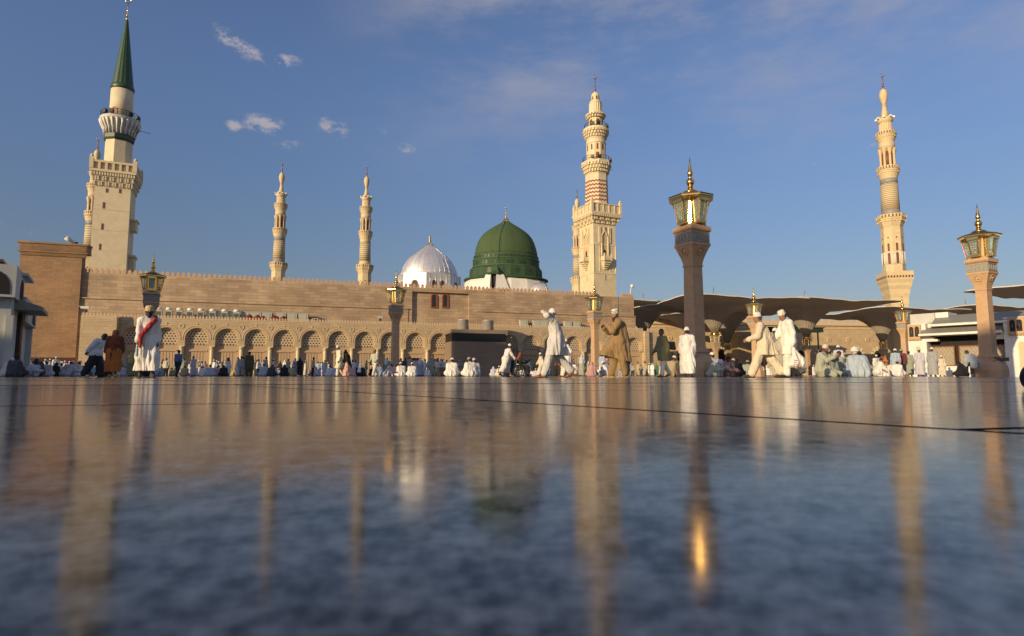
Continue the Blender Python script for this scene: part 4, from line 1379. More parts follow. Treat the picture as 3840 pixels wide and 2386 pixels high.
LAMPS = [  # u, distance, label
    (2610, 25.0, 'tallest lamp post, gold lantern flashing in the sun above its shaded brown shaft', 'ok'),
    (3712, 32.0, 'big sunlit tan lamp post near the right edge, a man leaning on its wide foot'),
    (551, 45.0, 'dull shaded lamp post behind the man in the long white robe with red scarf'),
    (1480, 52.3, 'dark shafted lamp post standing left of the brown block with two drums'),
    (2233, 58.0, 'sunlit tan lamp post beside the man in tan with his hand at his chin'),
    (2838, 63.0, 'tan lamp post behind the striding man in cream clothes'),
    (3400, 69.7, 'tan lamp post standing just left of the white building'),
]
proto = lamp_post()
for i, t in enumerate(LAMPS):
    o = proto if i == 0 else copy_tree(proto)
    u, Y, lab = t[0], t[1], t[2]
    o.location = (gx(u, Y), Y, 0)
    tag(o, lab, 'lamp post', 'stone lamp posts with gold lanterns on the plaza')

# ------------------------------------------------------------------ giant shade umbrellas
def umbrella(label, u, Y, W=25.0, rot=R(14), edge=14.4, low=8.3, slim=False):
    root = empty('shade_umbrella', (gx(u, Y), Y, 0), rot, label, 'umbrella', 'giant shade umbrellas beyond the mosque corner')
    st = MB()
    st.frustum4(1.15, 0, 1.1, .9); st.frustum4(.72, .9, .64, 4.6)
    for i in range(6):
        f0, f1 = i / 6, (i + 1) / 6
        st.frustum4(.64 + .66 * f0 ** 1.3, 4.6 + 1.0 * f0, .64 + .66 * f1 ** 1.3, 4.6 + 1.0 * f1)
    st.frustum4(1.42, 6.1, 1.42, 6.3); st.frustum4(.78, 6.3, .78, 7.6)
    st.build('column', M['lamp_stone'], root)
    g = MB(); g.frustum4(1.3, 5.6, 1.3, 6.1)
    g.build('carved_band', M['lamp_grey'], root)
    gd = MB(); gd.lathe([(.62, 7.6), (.85, 7.7), (.7, 8.05), (.42, 8.4)], 16, smooth=True)
    gd.build('gold_collar', M['gold'], root)
    for side in range(4):
        Rm = Matrix.Rotation(side * math.pi / 2, 3, 'Z')
        l = MB()
        for x in (-.32, .32):
            l.tube([Rm @ Vector((x * .8, -.72, 6.34)), Rm @ Vector((x, -.86, 7.5))], .05, 4, smooth=False)
        l.box(Rm @ Vector((0, -.62, 7.55)), (.8, .6, .08), side * math.pi / 2); l.box(Rm @ Vector((0, -.56, 6.34)), (.56, .4, .07), side * math.pi / 2)
        lo = l.build('lantern', M['gold'], root)
        q = MB(); q.face([Rm @ Vector(p) for p in ((-.26, -.72, 6.34), (.26, -.72, 6.34), (.32, -.86, 7.5), (-.32, -.86, 7.5))])
        for s_ in (-1, 1): q.face([Rm @ Vector(p) for p in ((s_ * .26, -.42, 6.34), (s_ * .26, -.72, 6.34), (s_ * .32, -.86, 7.5), (s_ * .32, -.42, 7.5))])
        q.build('pane', M['glass'], lo)
    # membrane: square at the rim, narrowing to a funnel round the column
    nr, na = 16, 64
    mb = MB(); mb.smooth = True
    vs = []
    def rim(a):
        c, s = math.cos(a), math.sin(a)
        return W / 2 / max(abs(c), abs(s))
    for k in range(nr + 1):
        f = k / nr
        for i in range(na):
            a = 2 * math.pi * (i + .5) / na
            rr = .5 + (W / 2 - .5) * f
            sqf = f ** 1.5
            rad = rr * (1 - sqf) + (rim(a) * f + .5 * (1 - f)) * sqf
            prof = 1 - (1 - f) ** 4.6
            z = low + (edge - low) * prof
            dia = abs(math.sin(2 * a))
            z += .4 * dia * f ** 2 - .12 * f * abs(math.cos(8 * a))
            vs.append((rad * math.cos(a), rad * math.sin(a), z))
    fs = []
    for k in range(nr):
        for i in range(na):
            j = (i + 1) % na
            fs.append((k * na + i, k * na + j, (k + 1) * na + j, (k + 1) * na + i))
    n0 = len(vs)
    vs2 = vs + [(x, y, z + .10) for x, y, z in vs]
    fs2 = fs + [(b + n0, a + n0, d + n0, c + n0) for a, b, c, d in fs]
    mb.add(vs2, fs2)
    mb.build('membrane', M['canvas'], root)
    ed = MB()
    ringv = [Vector(v) for v in vs[nr * na:]]
    for i in range(na):
        p, q = ringv[i], ringv[(i + 1) % na]
        up = Vector((0, 0, .14)); lo_ = Vector((0, 0, -.02))
        o_ = Vector((p.x, p.y, 0)).normalized() * .04
        ed.add([p + lo_ + o_, q + lo_ + o_, q + up + o_, p + up + o_, p + lo_ * 0 - o_ * 8 + up, q - o_ * 8 + up], [(0, 1, 2, 3), (3, 2, 5, 4)])
    ed.build('membrane_border', M['canvas_edge'], root)
    for i in range(24):
        rb = MB()
        a = 2 * math.pi * (i + .25) / 24
        pts = []
        for k in range(0, 6):
            f = k / nr
            rr = .5 + (W / 2 - .5) * f
            prof = 1 - (1 - f) ** 4.6
            pts.append((rr * .97 * math.cos(a), rr * .97 * math.sin(a), low + (edge - low) * prof - .14 - .1 * f))
        rb.tube(pts, .075, 5, .02)
        rb.build('rib', M['rib'], root)
    fi = MB(); fi.lathe([(1.5, edge - .4), (1.1, edge + .3), (.5, edge + .9), (.2, edge + 1.15)], 12, flute=.1)
    finial(fi, edge + 1.1, 2.6, .3, 4, False)
    fi.build('finial', M['gold'], root)
    mast = MB(); mast.tube([(0, 0, 8.2), (0, 0, edge - .3)], .28, 10); mast.build('mast', M['rib'], root)
    return root
umbrella('shade umbrella whose funnel dips behind the right end of the arcade', 2418, 133, 25, edge=14.9, low=9.2)
umbrella('shade umbrella whose pale ribs fan out above the lanterns beside the tallest lamp post', 2686, 112, 24, edge=13.1)
umbrella('shade umbrella behind the two striding men, its lit lanterns right of the plastic bag', 3032, 124, 25, edge=14.1)
umbrella('shade umbrella on the dark shaded column between tall lamp post and striding man', 2733, 147, 25, edge=15.2)
umbrella('shade umbrella opening low behind the lamp post left of the white building', 3318, 140, 25, edge=14.2, low=8.2)
umbrella('shade umbrella seen as a dark strip above the roof of the white building', 3640, 150, 25, edge=15.8)
umbrella('shade umbrella whose dark corner alone enters high at the right edge', 4165, 88, 25, edge=13.0, rot=R(24))
umbrella('shade umbrella farthest back, showing only its gold spike above the others', 2560, 172, 25, edge=16.2)

# ------------------------------------------------------------------ far wing of the mosque behind the umbrellas
def far_wing():
    p0 = Vector((gx(2400, 168), 168, 0)); p1 = Vector((gx(3480, 178), 178, 0))
    d = p1 - p0; L = d.length; ang = math.atan2(d.y, d.x)
    root = empty('mosque_wing', p0, ang, 'tan far wing of the mosque under the umbrellas, with striped arches and round bosses', 'building')
    H = 16.2
    w = MB(); w.box2(0, L, 0, 3, 0, H - 1.6)
    w.build('wall', M['arcade'], root)
    c = MB(); c.box2(-.3, L, -.5, 3, H - 1.6, H - 1.1); c.box2(-.2, L, -.3, 3, H - 1.1, H - .6); c.box2(-.1, L, -.15, 3, H - 2.6, H - 2.3)
    for i in range(int(L / 2.2)): c.box2(i * 2.2, i * 2.2 + 1.3, -.3, .1, H - .6, H + .25)
    c.build('cornice', M['trim'], root)
    # projecting corner block
    b = MB(); b.box2(26, 35, -6, -.01, 0, 12.2); b.build('corner_block', M['arcade'], root)
    n = int(L / 6)
    for i in range(n):
        x = 3 + i * 6.0
        if 24 < x < 36: continue
        r = MB(); r.ring((0, 0, 0), .55, .16, n=14); r.lathe([(.2, 0), (.2, .01)], 6)
        r.build('roundel', M['trim'], root, (x, -.05, 10.6))
        a = MB()
        for k in range(9):
            t0, t1 = math.pi * k / 9, math.pi * (k + 1) / 9
            if k % 2: continue
            q = [(math.cos(t) * rr, math.sin(t) * rr * 1.25) for t in (t0, t1) for rr in (1.0, 1.9)]
            a.add([(q[j][0], yy, q[j][1]) for yy in (-.12, 0) for j in (0, 1, 3, 2)], [(0, 1, 2, 3), (0, 4, 5, 1), (1, 5, 6, 2), (2, 6, 7, 3), (3, 7, 4, 0)])
        ao = a.build('striped_arch', M['cream'], root, (x + 3, 0, 6.2))
        w_ = MB(); o_ = w_.arch_outline(1.9, -3.6, 1.2)
        w_.face([(p[0], -.04, p[1]) for p in o_])
        w_.build('window', M['dark'], ao)
far_wing()

# hedge-green awning / trees seen under the umbrellas
aw = MB()
aw.box2(-9, 9, -1.0, 1.0, 0, 1.1)
aw.box2(-9.3, 9.3, -1.3, 1.3, 1.1, 1.3)
cpos = px(2960, 1232, 160)
hb = empty('green_canopy', (cpos.x, 160, cpos.z - 1), R(6), 'dark green flat canopy glimpsed between the two striding men and umbrellas', 'canopy')
aw.build('canopy_top', M['green_dark'], hb)
lg = MB()
for x in (-8, 0, 8): lg.tube([(x, 0, 0), (x, 0, -(cpos.z - 1))], .2, 8)
lg.build('posts', M['bronze_dark'], hb)

# ------------------------------------------------------------------ brown block with two drums on its roof
kx0, _ = wallpt(1694, 1300, -5.0)
kx1, _ = wallpt(1898, 1300, -5.0)
blk = empty('brown_block', wall_world(kx0, -5.0), TH, 'low brown tiled block with a black band, in shade before the arcade', 'building')
BW = kx1 - kx0
bz = lambda v: px(1800, v, 80.5).z
b = MB(); b.box2(0, BW, 0, 4.4, 0, bz(1281)); b.build('wall', M['brown_block'], blk)
b = MB(); b.box2(.02, BW - .02, .02, 4.38, bz(1281), bz(1250)); b.build('black_band', M['black_panel'], blk)
b = MB(); b.box2(-.12, BW + .12, -.12, 4.5, bz(1250), bz(1236)); b.build('roof_slab', M['brown_block'], blk)
for i, (u, lab, sx) in enumerate(((1200 + 1622 * .3307, 'grey metal drum on the brown block, the left of the two', 0), (1200 + 1905 * .3307, 'bright metal drum on the brown block, the right of the two', 0))):
    x, z = wallpt(u, 1210, -3.0)
    wp = wall_world(x, -3.0)
    o = empty('roof_drum', (wp.x, wp.y, bz(1236)), 0, lab, 'drum')
    d = MB(); d.smooth = True
    d.lathe([(.74, .12), (.78, .14), (.78, 1.42), (.81, 1.44), (.81, 1.5)], 28)
    d.build('drum_body', M['galvanised'], o)
    f = MB()
    for q in range(4): f.box((.6 * math.cos(q * 1.57 + .4), .6 * math.sin(q * 1.57 + .4), .06), (.12, .12, .12))
    f.build('feet', M['iron'], o)

# ------------------------------------------------------------------ machines on the arcade terrace
def ac_fan(label, x, d, k=1.0):
    w = wall_world(x, d, ZT)
    o = empty('ventilation_unit', w, TH, label, 'ventilation unit', 'ventilation units along the arcade terrace')
    b = MB(); b.box2(-.42, .42, -.35, .35, .3, 1.55); b.build('cabinet', M['ac_white'], o)
    f = MB()
    for i in range(6): f.box2(-.36 + i * .12, -.30 + i * .12, -.37, -.35, .42, 1.3)
    f.build('grille', M['iron'], o)
    o.scale = (.88, .88, .88)
    h = MB(); h.smooth = True; h.lathe([(.40, 1.55), (.43, 1.6), (.43, 1.82), (.3, 1.92), (.05, 1.95)], 18); h.build('round_hood', M['white_paint'], o)
    return o
ord_ = ['first', 'second', 'third', 'fourth', 'fifth', 'sixth', 'seventh', 'eighth', 'ninth', 'tenth', 'eleventh', 'twelfth', 'thirteenth', 'fourteenth', 'fifteenth', 'sixteenth', 'seventeenth', 'eighteenth', 'nineteenth', 'twentieth', 'twenty first']
first = None
fan_u = [600, 632, 672, 707.5, 637 + 82, 755, 797, 842, 888]
fan_u = [596, 634, 674, 714, 754, 798, 843, 888]
for i, u in enumerate(fan_u):
    x, z = wallpt(u, 1170, 2.4)
    lab = 'round hooded ventilation unit on the terrace, %s from the left' % ord_[i]
    if first is None: first = ac_fan(lab, x, 2.4)
    else:
        c = copy_tree(first); c.location = wall_world(x, 2.4, ZT); c['label'] = lab
first = None
cab_u = [795, 826, 868, 925, 962, 1002, 1054, 1096, 1138, 1963, 2012, 2040, 2075, 2128, 2160]
for i, u in enumerate(cab_u):
    x, z = wallpt(u, 1175, 2.9)
    side = 'left' if u < 1500 else 'right'
    n_ = ord_[i if u < 1500 else i - 9]
    lab = 'flat topped pale cabinet on the terrace, %s of the %s group' % (n_, side)
    if first is None:
        first = empty('equipment_cabinet', wall_world(x, 2.9, ZT), TH, lab, 'cabinet', 'pale cabinets along the arcade terrace')
        b = MB(); b.box2(-.62, .62, -.35, .35, .1, 1.42); b.box2(-.66, .66, -.39, .39, 1.42, 1.5); b.build('body', M['ac_white'], first)
        b = MB(); b.box2(.66, .72, -.3, .3, .1, 1.35); b.box2(.36, .38, -.37, -.35, .2, 1.3); b.build('side_pipe', M['iron'], first)
    else:
        c = copy_tree(first); c.location = wall_world(x, 2.9, ZT); c['label'] = lab
def heap(seed, sx, sy, sz):
    rnd = random.Random(seed)
    mb = MB(); mb.smooth = True
    n, m = 14, 7
    vs = []
    for k in range(m):
        t = k / (m - 1)
        for i in range(n):
            a = 2 * math.pi * i / n
            r = math.cos(t * math.pi / 2) ** .6 * (1 + rnd.uniform(-.14, .14)) if k < m - 1 else .02
            vs.append((sx * r * math.cos(a), sy * r * math.sin(a), sz * t * (1 + rnd.uniform(-.08, .08))))
    fs = [(k * n + i, k * n + (i + 1) % n, (k + 1) * n + (i + 1) % n, (k + 1) * n + i) for k in range(m - 1) for i in range(n)]
    mb.add(vs, fs)
    return mb
for i, (u, sx, sz) in enumerate(((936, .55, .85), (967, .62, .8), (989, .4, .75), (1032, .75, .8), (1063, .5, .75))):
    x, z = wallpt(u, 1180, 1.3)
    o = heap(i, sx * 1.15, .5, sz * 1.2).build('cloth_heap', M['red_cloth'], None, wall_world(x, 1.3, ZT), (0, 0, TH))
    tag(o, 'dark red cloth heap on the terrace, %s from the left of five' % ord_[i], 'cloth heap', 'dark red cloth heaps on the arcade terrace')
x, z = wallpt(1183, 1190, 1.2)
o = empty('floodlight', wall_world(x, 1.2, ZT), TH, 'small boxy floodlight on the terrace right of the red cloth heaps', 'floodlight')
b = MB(); b.box((0, 0, .5), (.75, .3, .4)); b.build('housing', M['white_paint'], o)
b = MB(); b.box((0, -.16, .5), (.62, .02, .28)); b.build('glass_front', M['pane'], o)
b = MB(); b.tube([(-.3, 0, 0), (-.3, 0, .4)], .04, 6); b.tube([(.3, 0, 0), (.3, 0, .4)], .04, 6); b.build('bracket', M['iron'], o)

def camera_unit(u, v, d, label, aim=0.0):
    x, z = wallpt(u, v, d)
    o = empty('security_camera', wall_world(x, d, z - .25), TH + aim, label, 'camera', 'white security cameras on the wall tops')
    b = MB(); b.box((0, 0, .28), (.85, .26, .24)); b.box((-.1, 0, .42), (1.0, .3, .05)); b.build('housing', M['white_paint'], o)
    b = MB(); b.tube([(.12, 0, .18), (.12, 0, -.55)], .06, 6); b.box((.12, 0, -.1), (.26, .24, .2)); b.build('bracket', M['iron'], o)
    b = MB(); b.box((-.44, 0, .28), (.03, .2, .18)); b.build('lens', M['pane'], o)
camera_unit(319, 1155, -.7, 'white security camera on the plain left pier of the arcade')
camera_unit(1423, 1191, .3, 'white security camera on the arcade parapet left of the dark lamp post', .2)
x, z = wallpt(2366, 1095, UD)
o = empty('floodlight', wall_world(x, UD + .2, UZ + .3), TH, 'white floodlight on a bent pole at the right end of the upper wall', 'floodlight')
b = MB(); b.tube([(0, 0, 0), (.05, 0, .9), (.2, 0, 1.4)], .07, 6); b.build('pole', M['white_paint'], o)
b = MB(); b.smooth = True; b.lathe([(.02, -.3), (.26, -.2), (.33, 0), (.24, .22), (.02, .3)], 14, (.35, 0, 1.65)); b.build('lamp_head', M['white_paint'], o)
x, z = wallpt(262, 890, wd)
o = empty('loudspeaker', wall_world(x, wd + .5, WZ + 1.1), TH + .6, 'white horn loudspeaker on the roof edge of the brown wing', 'loudspeaker')
b = MB(); b.smooth = True
Mr = Matrix.Rotation(R(70), 3, 'Y')
for k in range(6):
    pass
b.tube([(-.55, 0, .85), (-.2, 0, .6), (.25, 0, .35), (.5, 0, .3)], .34, 12, .12); b.build('horn', M['white_paint'], o)
b = MB(); b.tube([(.3, 0, 0), (.3, 0, .35)], .06, 6); b.box((.55, 0, .28), (.3, .3, .3)); b.build('driver_and_stand', M['iron'], o)

# ------------------------------------------------------------------ grey gatehouse at the left edge
def gate_left():
    p0 = Vector((gx(32, 29), 29, 0)); p1 = Vector((gx(112, 37.5), 37.5, 0))
    d = (p1 - p0).normalized(); ang = math.atan2(d.y, d.x)
    L = (p1 - p0).length
    root = empty('gatehouse', p0, ang, 'grey white stone gatehouse with dark arched openings cut by the left edge', 'building')
    z = lambda v: px(32, v, 29).z
    # local x runs back along the side wall, local y to the left
    b = MB(); b.box2(.5, 3.4, .15, 6, 0, z(1115)); b.box2(0, 3.6, 0, 6, z(1115), z(995)); b.box2(4.3, L, .3, 6, 0, z(1180)); b.box2(4.0, L + .25, -.1, 6, z(1180), z(1080))
    b.box2(3.4, 4.3, 1.2, 6, 0, z(1030)); b.box2(2.2, 5.4, -.25, .3, z(1010), z(1000))
    b.build('wall', M['concrete'], root)
    e = MB()
    e.add([(1.6, -1.0, z(1135)), (5.2, -1.0, z(1135)), (5.2, .6, z(1095)), (1.6, .6, z(1095)), (1.6, -1.0, z(1150)), (5.2, -1.0, z(1150)), (5.2, .6, z(1150)), (1.6, .6, z(1150))], [(0, 1, 2, 3), (4, 7, 6, 5), (0, 4, 5, 1), (1, 5, 6, 2), (2, 6, 7, 3), (3, 7, 4, 0)])
    e.build('awning', M['awning'], root)
    def arch(name, x, y, w, za, zb, axis):
        m_ = MB(); o_ = m_.arch_outline(w, za, zb, 8)
        if axis == 'x': m_.face([(x + p[0], y, p[1]) for p in o_])
        else: m_.face([(x, y - p[0], p[1]) for p in o_])
        return m_.build(name, M['dark'], root)
    arch('arched_opening', 2.6, -.02, 1.5, z(1105), z(1025), 'x')
    arch('arched_opening', L - 1.6, -.12, 1.6, z(1172), z(1100), 'x')
    arch('arched_opening', -.02, 1.0, 1.6, z(1105), z(1015), 'y')
    dd = MB(); dd.box2(3.2, 4.6, .1, .14, 0, z(1160)); dd.build('doorway', M['dark'], root)
    pp = MB()
    for x, y in ((3.5, .02), (4.3, .05)): pp.tube([(x, y, 0), (x, y, z(1150))], .06, 6)
    pp.build('downpipe', M['wood'], root)
    for nm, x0 in (('pilaster', .3), ('pilaster', L - .5)):
        q = MB(); q.box2(x0, x0 + .5, .02, .3, 0, z(1180) - .02); q.build(nm, M['concrete'], root)
    q = MB(); q.box2(1.0, 2.2, .8, 1.8, z(995), z(978)); q.box2(.6, 2.6, .6, 2.4, z(978), z(970)); q.build('roof_ornament', M['bronze'], root)
gate_left()

# ------------------------------------------------------------------ white building at the right edge
def white_building():
    p0 = Vector((gx(3414, 46), 46, 0))
    dirv = Vector((3.1, -4.0, 0)).normalized()
    ang = math.atan2(dirv.y, dirv.x)
    root = empty('white_building', p0, ang, 'low white building with grey awnings, lattice windows and lantern panels at the right edge', 'building')
    # local x to the right along the front, local -y toward the viewer's side, wall at y = 0
    def loc(u, v):
        r = px(u, v, 1.0) - Vector((0, 0, CAM_H)); n = Vector((-dirv.y, dirv.x, 0))
        t = p0.dot(n) / (r.x * n.x + r.y * n.y)
        p = r * t + Vector((0, 0, CAM_H)); return (p - p0).dot(dirv), p.z
    X = lambda u: loc(u, 1400)[0]
    Z = lambda u, v: loc(u, v)[1]
    xe = X(3794) ; xr = X(3990)
    zt = Z(3450, 1215)
    zc, zl = Z(3600, 1250), Z(3600, 1372)
    b = MB()
    b.box2(0, X(3482), 0, 3, 0, zt)                                   # left pier
    b.box2(X(3780), xr + 3, -.25, 3, 0, Z(3800, 1190))                    # right pier
    b.box2(X(3482), X(3780), .5, 3, 0, zl)                             # wall under the windows
    b.box2(X(3482), X(3780), .5, 3, zc + .02, Z(3600, 1205))
    b.box2(.2, X(3560), .6, 2.6, zt, Z(3450, 1175))
    b.box2(X(3480), xr + 3, .4, 3.2, Z(3600, 1205) , Z(3700, 1192))
    b.build('wall', M['white_paint'], root)
    bb = MB()                                                          # roof boxes of paler stone
    bb.box2(.1, X(3512), .4, 3.0, Z(3450, 1215) - .0, Z(3450, 1176)); bb.build('roof_box', M['concrete'], root)
    a = MB()
    def slope(x0, x1, y0, z0, y1, z1):
        a.add([(x0, y0, z0), (x1, y0, z0), (x1, y1, z1), (x0, y1, z1), (x0, y0, z0 - .08), (x1, y0, z0 - .08), (x1, y1, z1 - .08), (x0, y1, z1 - .08)], [(0, 1, 2, 3), (7, 6, 5, 4), (0, 4, 5, 1), (1, 5, 6, 2), (2, 6, 7, 3), (3, 7, 4, 0)])
    slope(X(3470), X(3778), -.75, Z(3600, 1249), .3, Z(3600, 1222))
    a.build('lower_awning', M['awning'], root)
    a = MB(); slope(X(3510), xr + 3, -.35, Z(3600, 1211), .9, Z(3600, 1176)); a.build('upper_awning', M['awning'], root)
    t = MB()
    t.box2(X(3468), X(3782), -.80, -.66, Z(3600, 1256), Z(3600, 1248)); t.box2(X(3468), X(3782), -.62, .5, Z(3600, 1257), Z(3600, 1255))
    t.box2(X(3500), xr + 3, -.38, .4, Z(3600, 1220), Z(3600, 1212))
    for i in range(70):
        xx = X(3475) + i * (X(3775) - X(3475)) / 70
        t.box2(xx, xx + .035, -.81, -.75, Z(3600, 1249) - .06, Z(3600, 1249))
    t.build('fascia', M['white_paint'], root)
    s = MB(); s.box2(X(3482), X(3780), .9, .95, zl, zc); s.build('dark_interior', M['dark'], root)
    zg1 = Z(3600, 1296)
    for (u0, u1) in ((3488, 3578), (3594, 3690), (3700, 3802 - 10)):
        w = MB(); x0, x1 = X(u0), min(X(u1), X(3778))
        for (p, q, r_, t_) in ((x0, x1, zl, zl + .06), (x0, x1, zg1 - .06, zg1), (x0, x0 + .06, zl, zg1), (x1 - .06, x1, zl, zg1)):
            w.box2(p, q, .42, .5, r_, t_)
        wo = w.build('lattice_window', M['wood'], root)
        g_ = MB()
        n_ = max(3, int((x1 - x0) / .22)); h_ = zg1 - zl
        for i in range(-6, n_ + 7):
            for sg in (-1, 1):
                xa = x0 + i * .22; xb = xa + sg * h_ * .55
                pa, pb = Vector((xa, .47, zl)), Vector((xb, .47, zg1))
                def clip(pa, pb):
                    ts = [0., 1.]
                    dx = pb.x - pa.x
                    t0, t1 = 0, 1
                    for bound, s_ in ((x0 + .05, 1), (x1 - .05, -1)):
                        fa, fb = (pa.x - bound) * s_, (pb.x - bound) * s_
                        if fa < 0 and fb < 0: return None
                        if fa < 0: t0 = max(t0, fa / (fa - fb))
                        if fb < 0: t1 = min(t1, fa / (fa - fb))
                    if t0 >= t1: return None
                    return pa.lerp(pb, t0), pa.lerp(pb, t1)
                c = clip(pa, pb)
                if c: g_.tube(c, .022, 4, smooth=False)
        g_.build('lattice', M['trim'], wo)
        bk = MB(); bk.box2(x0, x1, .52, .54, zl, zg1); bk.build('pane', M['awning'], wo)
    # brown panels holding two arched lights
    for (u0, u1, v0, v1, y) in ((3416, 3466, 1219, 1271, -.02), (3798, 3862, 1192, 1252, -.27)):
        q = MB(); x0, x1 = X(u0), X(u1); z0, z1 = Z(u0, v1), Z(u0, v0)
        q.box2(x0, x1, y - .12, y, z0, z1)
        for i in range(5): q.frustum4(.12, z0 - .14, .2, z0, 0, (x0 + (i + .5) * (x1 - x0) / 5, y - .07, 0))
        po = q.build('lantern_panel', M['lamp_stone'], root)
        for f in (.29, .71):
            a_ = MB(); o_ = a_.arch_outline((x1 - x0) * .30, z0 + (z1 - z0) * .14, z0 + (z1 - z0) * .84)
            a_.face([(x0 + (x1 - x0) * f + p[0], y - .125, p[1]) for p in o_]); a_.build('arched_light', M['pane'], po)
            g2 = MB(); pts = [(x0 + (x1 - x0) * f + p[0], y - .13, p[1]) for p in o_]; g2.tube(pts + [pts[0]], .018, 5); g2.lathe([(.05, -.12), (.06, 0), (.03, .16)], 8, (x0 + (x1 - x0) * f, y - .15, z0 + (z1 - z0) * .45)); g2.build('light_frame', M['bronze_dark'], po)
    for (u0, u1, v0, v1, y) in ((3441, 3457, 1298, 1352, -.02), (3832, 3856, 1282, 1400, -.27)):
        a_ = MB(); x0, x1 = X(u0), X(u1); z0, z1 = Z(u0, v1) if v1 < 1390 else .02, Z(u0, v0)
        o_ = a_.arch_outline(x1 - x0, z0, z1)
        a_.face([((x0 + x1) / 2 + p[0], y - .01, p[1]) for p in o_]); a_.build('arched_recess', M['sand'], root)
    for (x0, sg) in ((X(3482), 1), (X(3780), -1)):
        c = MB()
        for k in range(3): c.box(((x0 + sg * (.12 + .12 * k)), .25, zc - .12 - (2 - k) * .0 + k * .0 - .16 * (2 - k) * -1 - .32), (.24 + .24 * k, .5, .16))
        c.build('corbel', M['white_paint'], root)
white_building()

# unseen blocks added outside the picture, sized to cast shade on the plaza
sh = Vector((math.sin(R(SUN_AZ)), math.cos(R(SUN_AZ)), 0)); sq_ = Vector((sh.y, -sh.x, 0))
def tower(q0, q1, p, h, depth, label):
    c = sq_ * ((q0 + q1) / 2) - sh * (p + depth / 2)
    root = empty('shade_block', (c.x, c.y, 0), math.atan2(sq_.y, sq_.x), label, 'building')
    b = MB(); b.box2(-(q1 - q0) / 2, (q1 - q0) / 2, -depth / 2, depth / 2, 0, h); b.build('wall', M['concrete'], root)
    r_ = MB(); r_.box2(-(q1 - q0) / 2 + .3, (q1 - q0) / 2 - .3, -depth / 2 + .3, depth / 2 - .3, h, h + .25); r_.build('roof', M['awning'], root)
EL = math.tan(R(SUN_EL))
H_ = lambda z, pt, p: z + EL * (pt + p)
tower(-60.6, -53.7, 60, H_(5.6, 55, 60), 14, 'slim pale added shade block behind the plaza, farthest left')
tower(-53.7, -47.6, 60, H_(9.0, 15, 60), 14, 'medium pale added shade block standing between neighbours behind the plaza')
tower(-47.6, -39.6, 60, H_(5.9, 32, 60), 14, 'tall pale added shade block behind the plaza on the left')
tower(-39.6, -19.5, 60, H_(1.0, 8, 60), 14, 'lower pale added shade block behind the plaza left of the camera')
tower(-12.3, -10.35, 60, H_(5.9, 24, 60), 2, 'narrow pale added shade block behind the plaza')
tower(-4.0, 8, 60, H_(2.4, 40.5, 60), 14, 'broad pale added shade block directly behind the plaza')
# ------------------------------------------------------------------ people: bodies and clothes as smooth blended surfaces
V3 = lambda *a: np.array(a, dtype=np.float32)

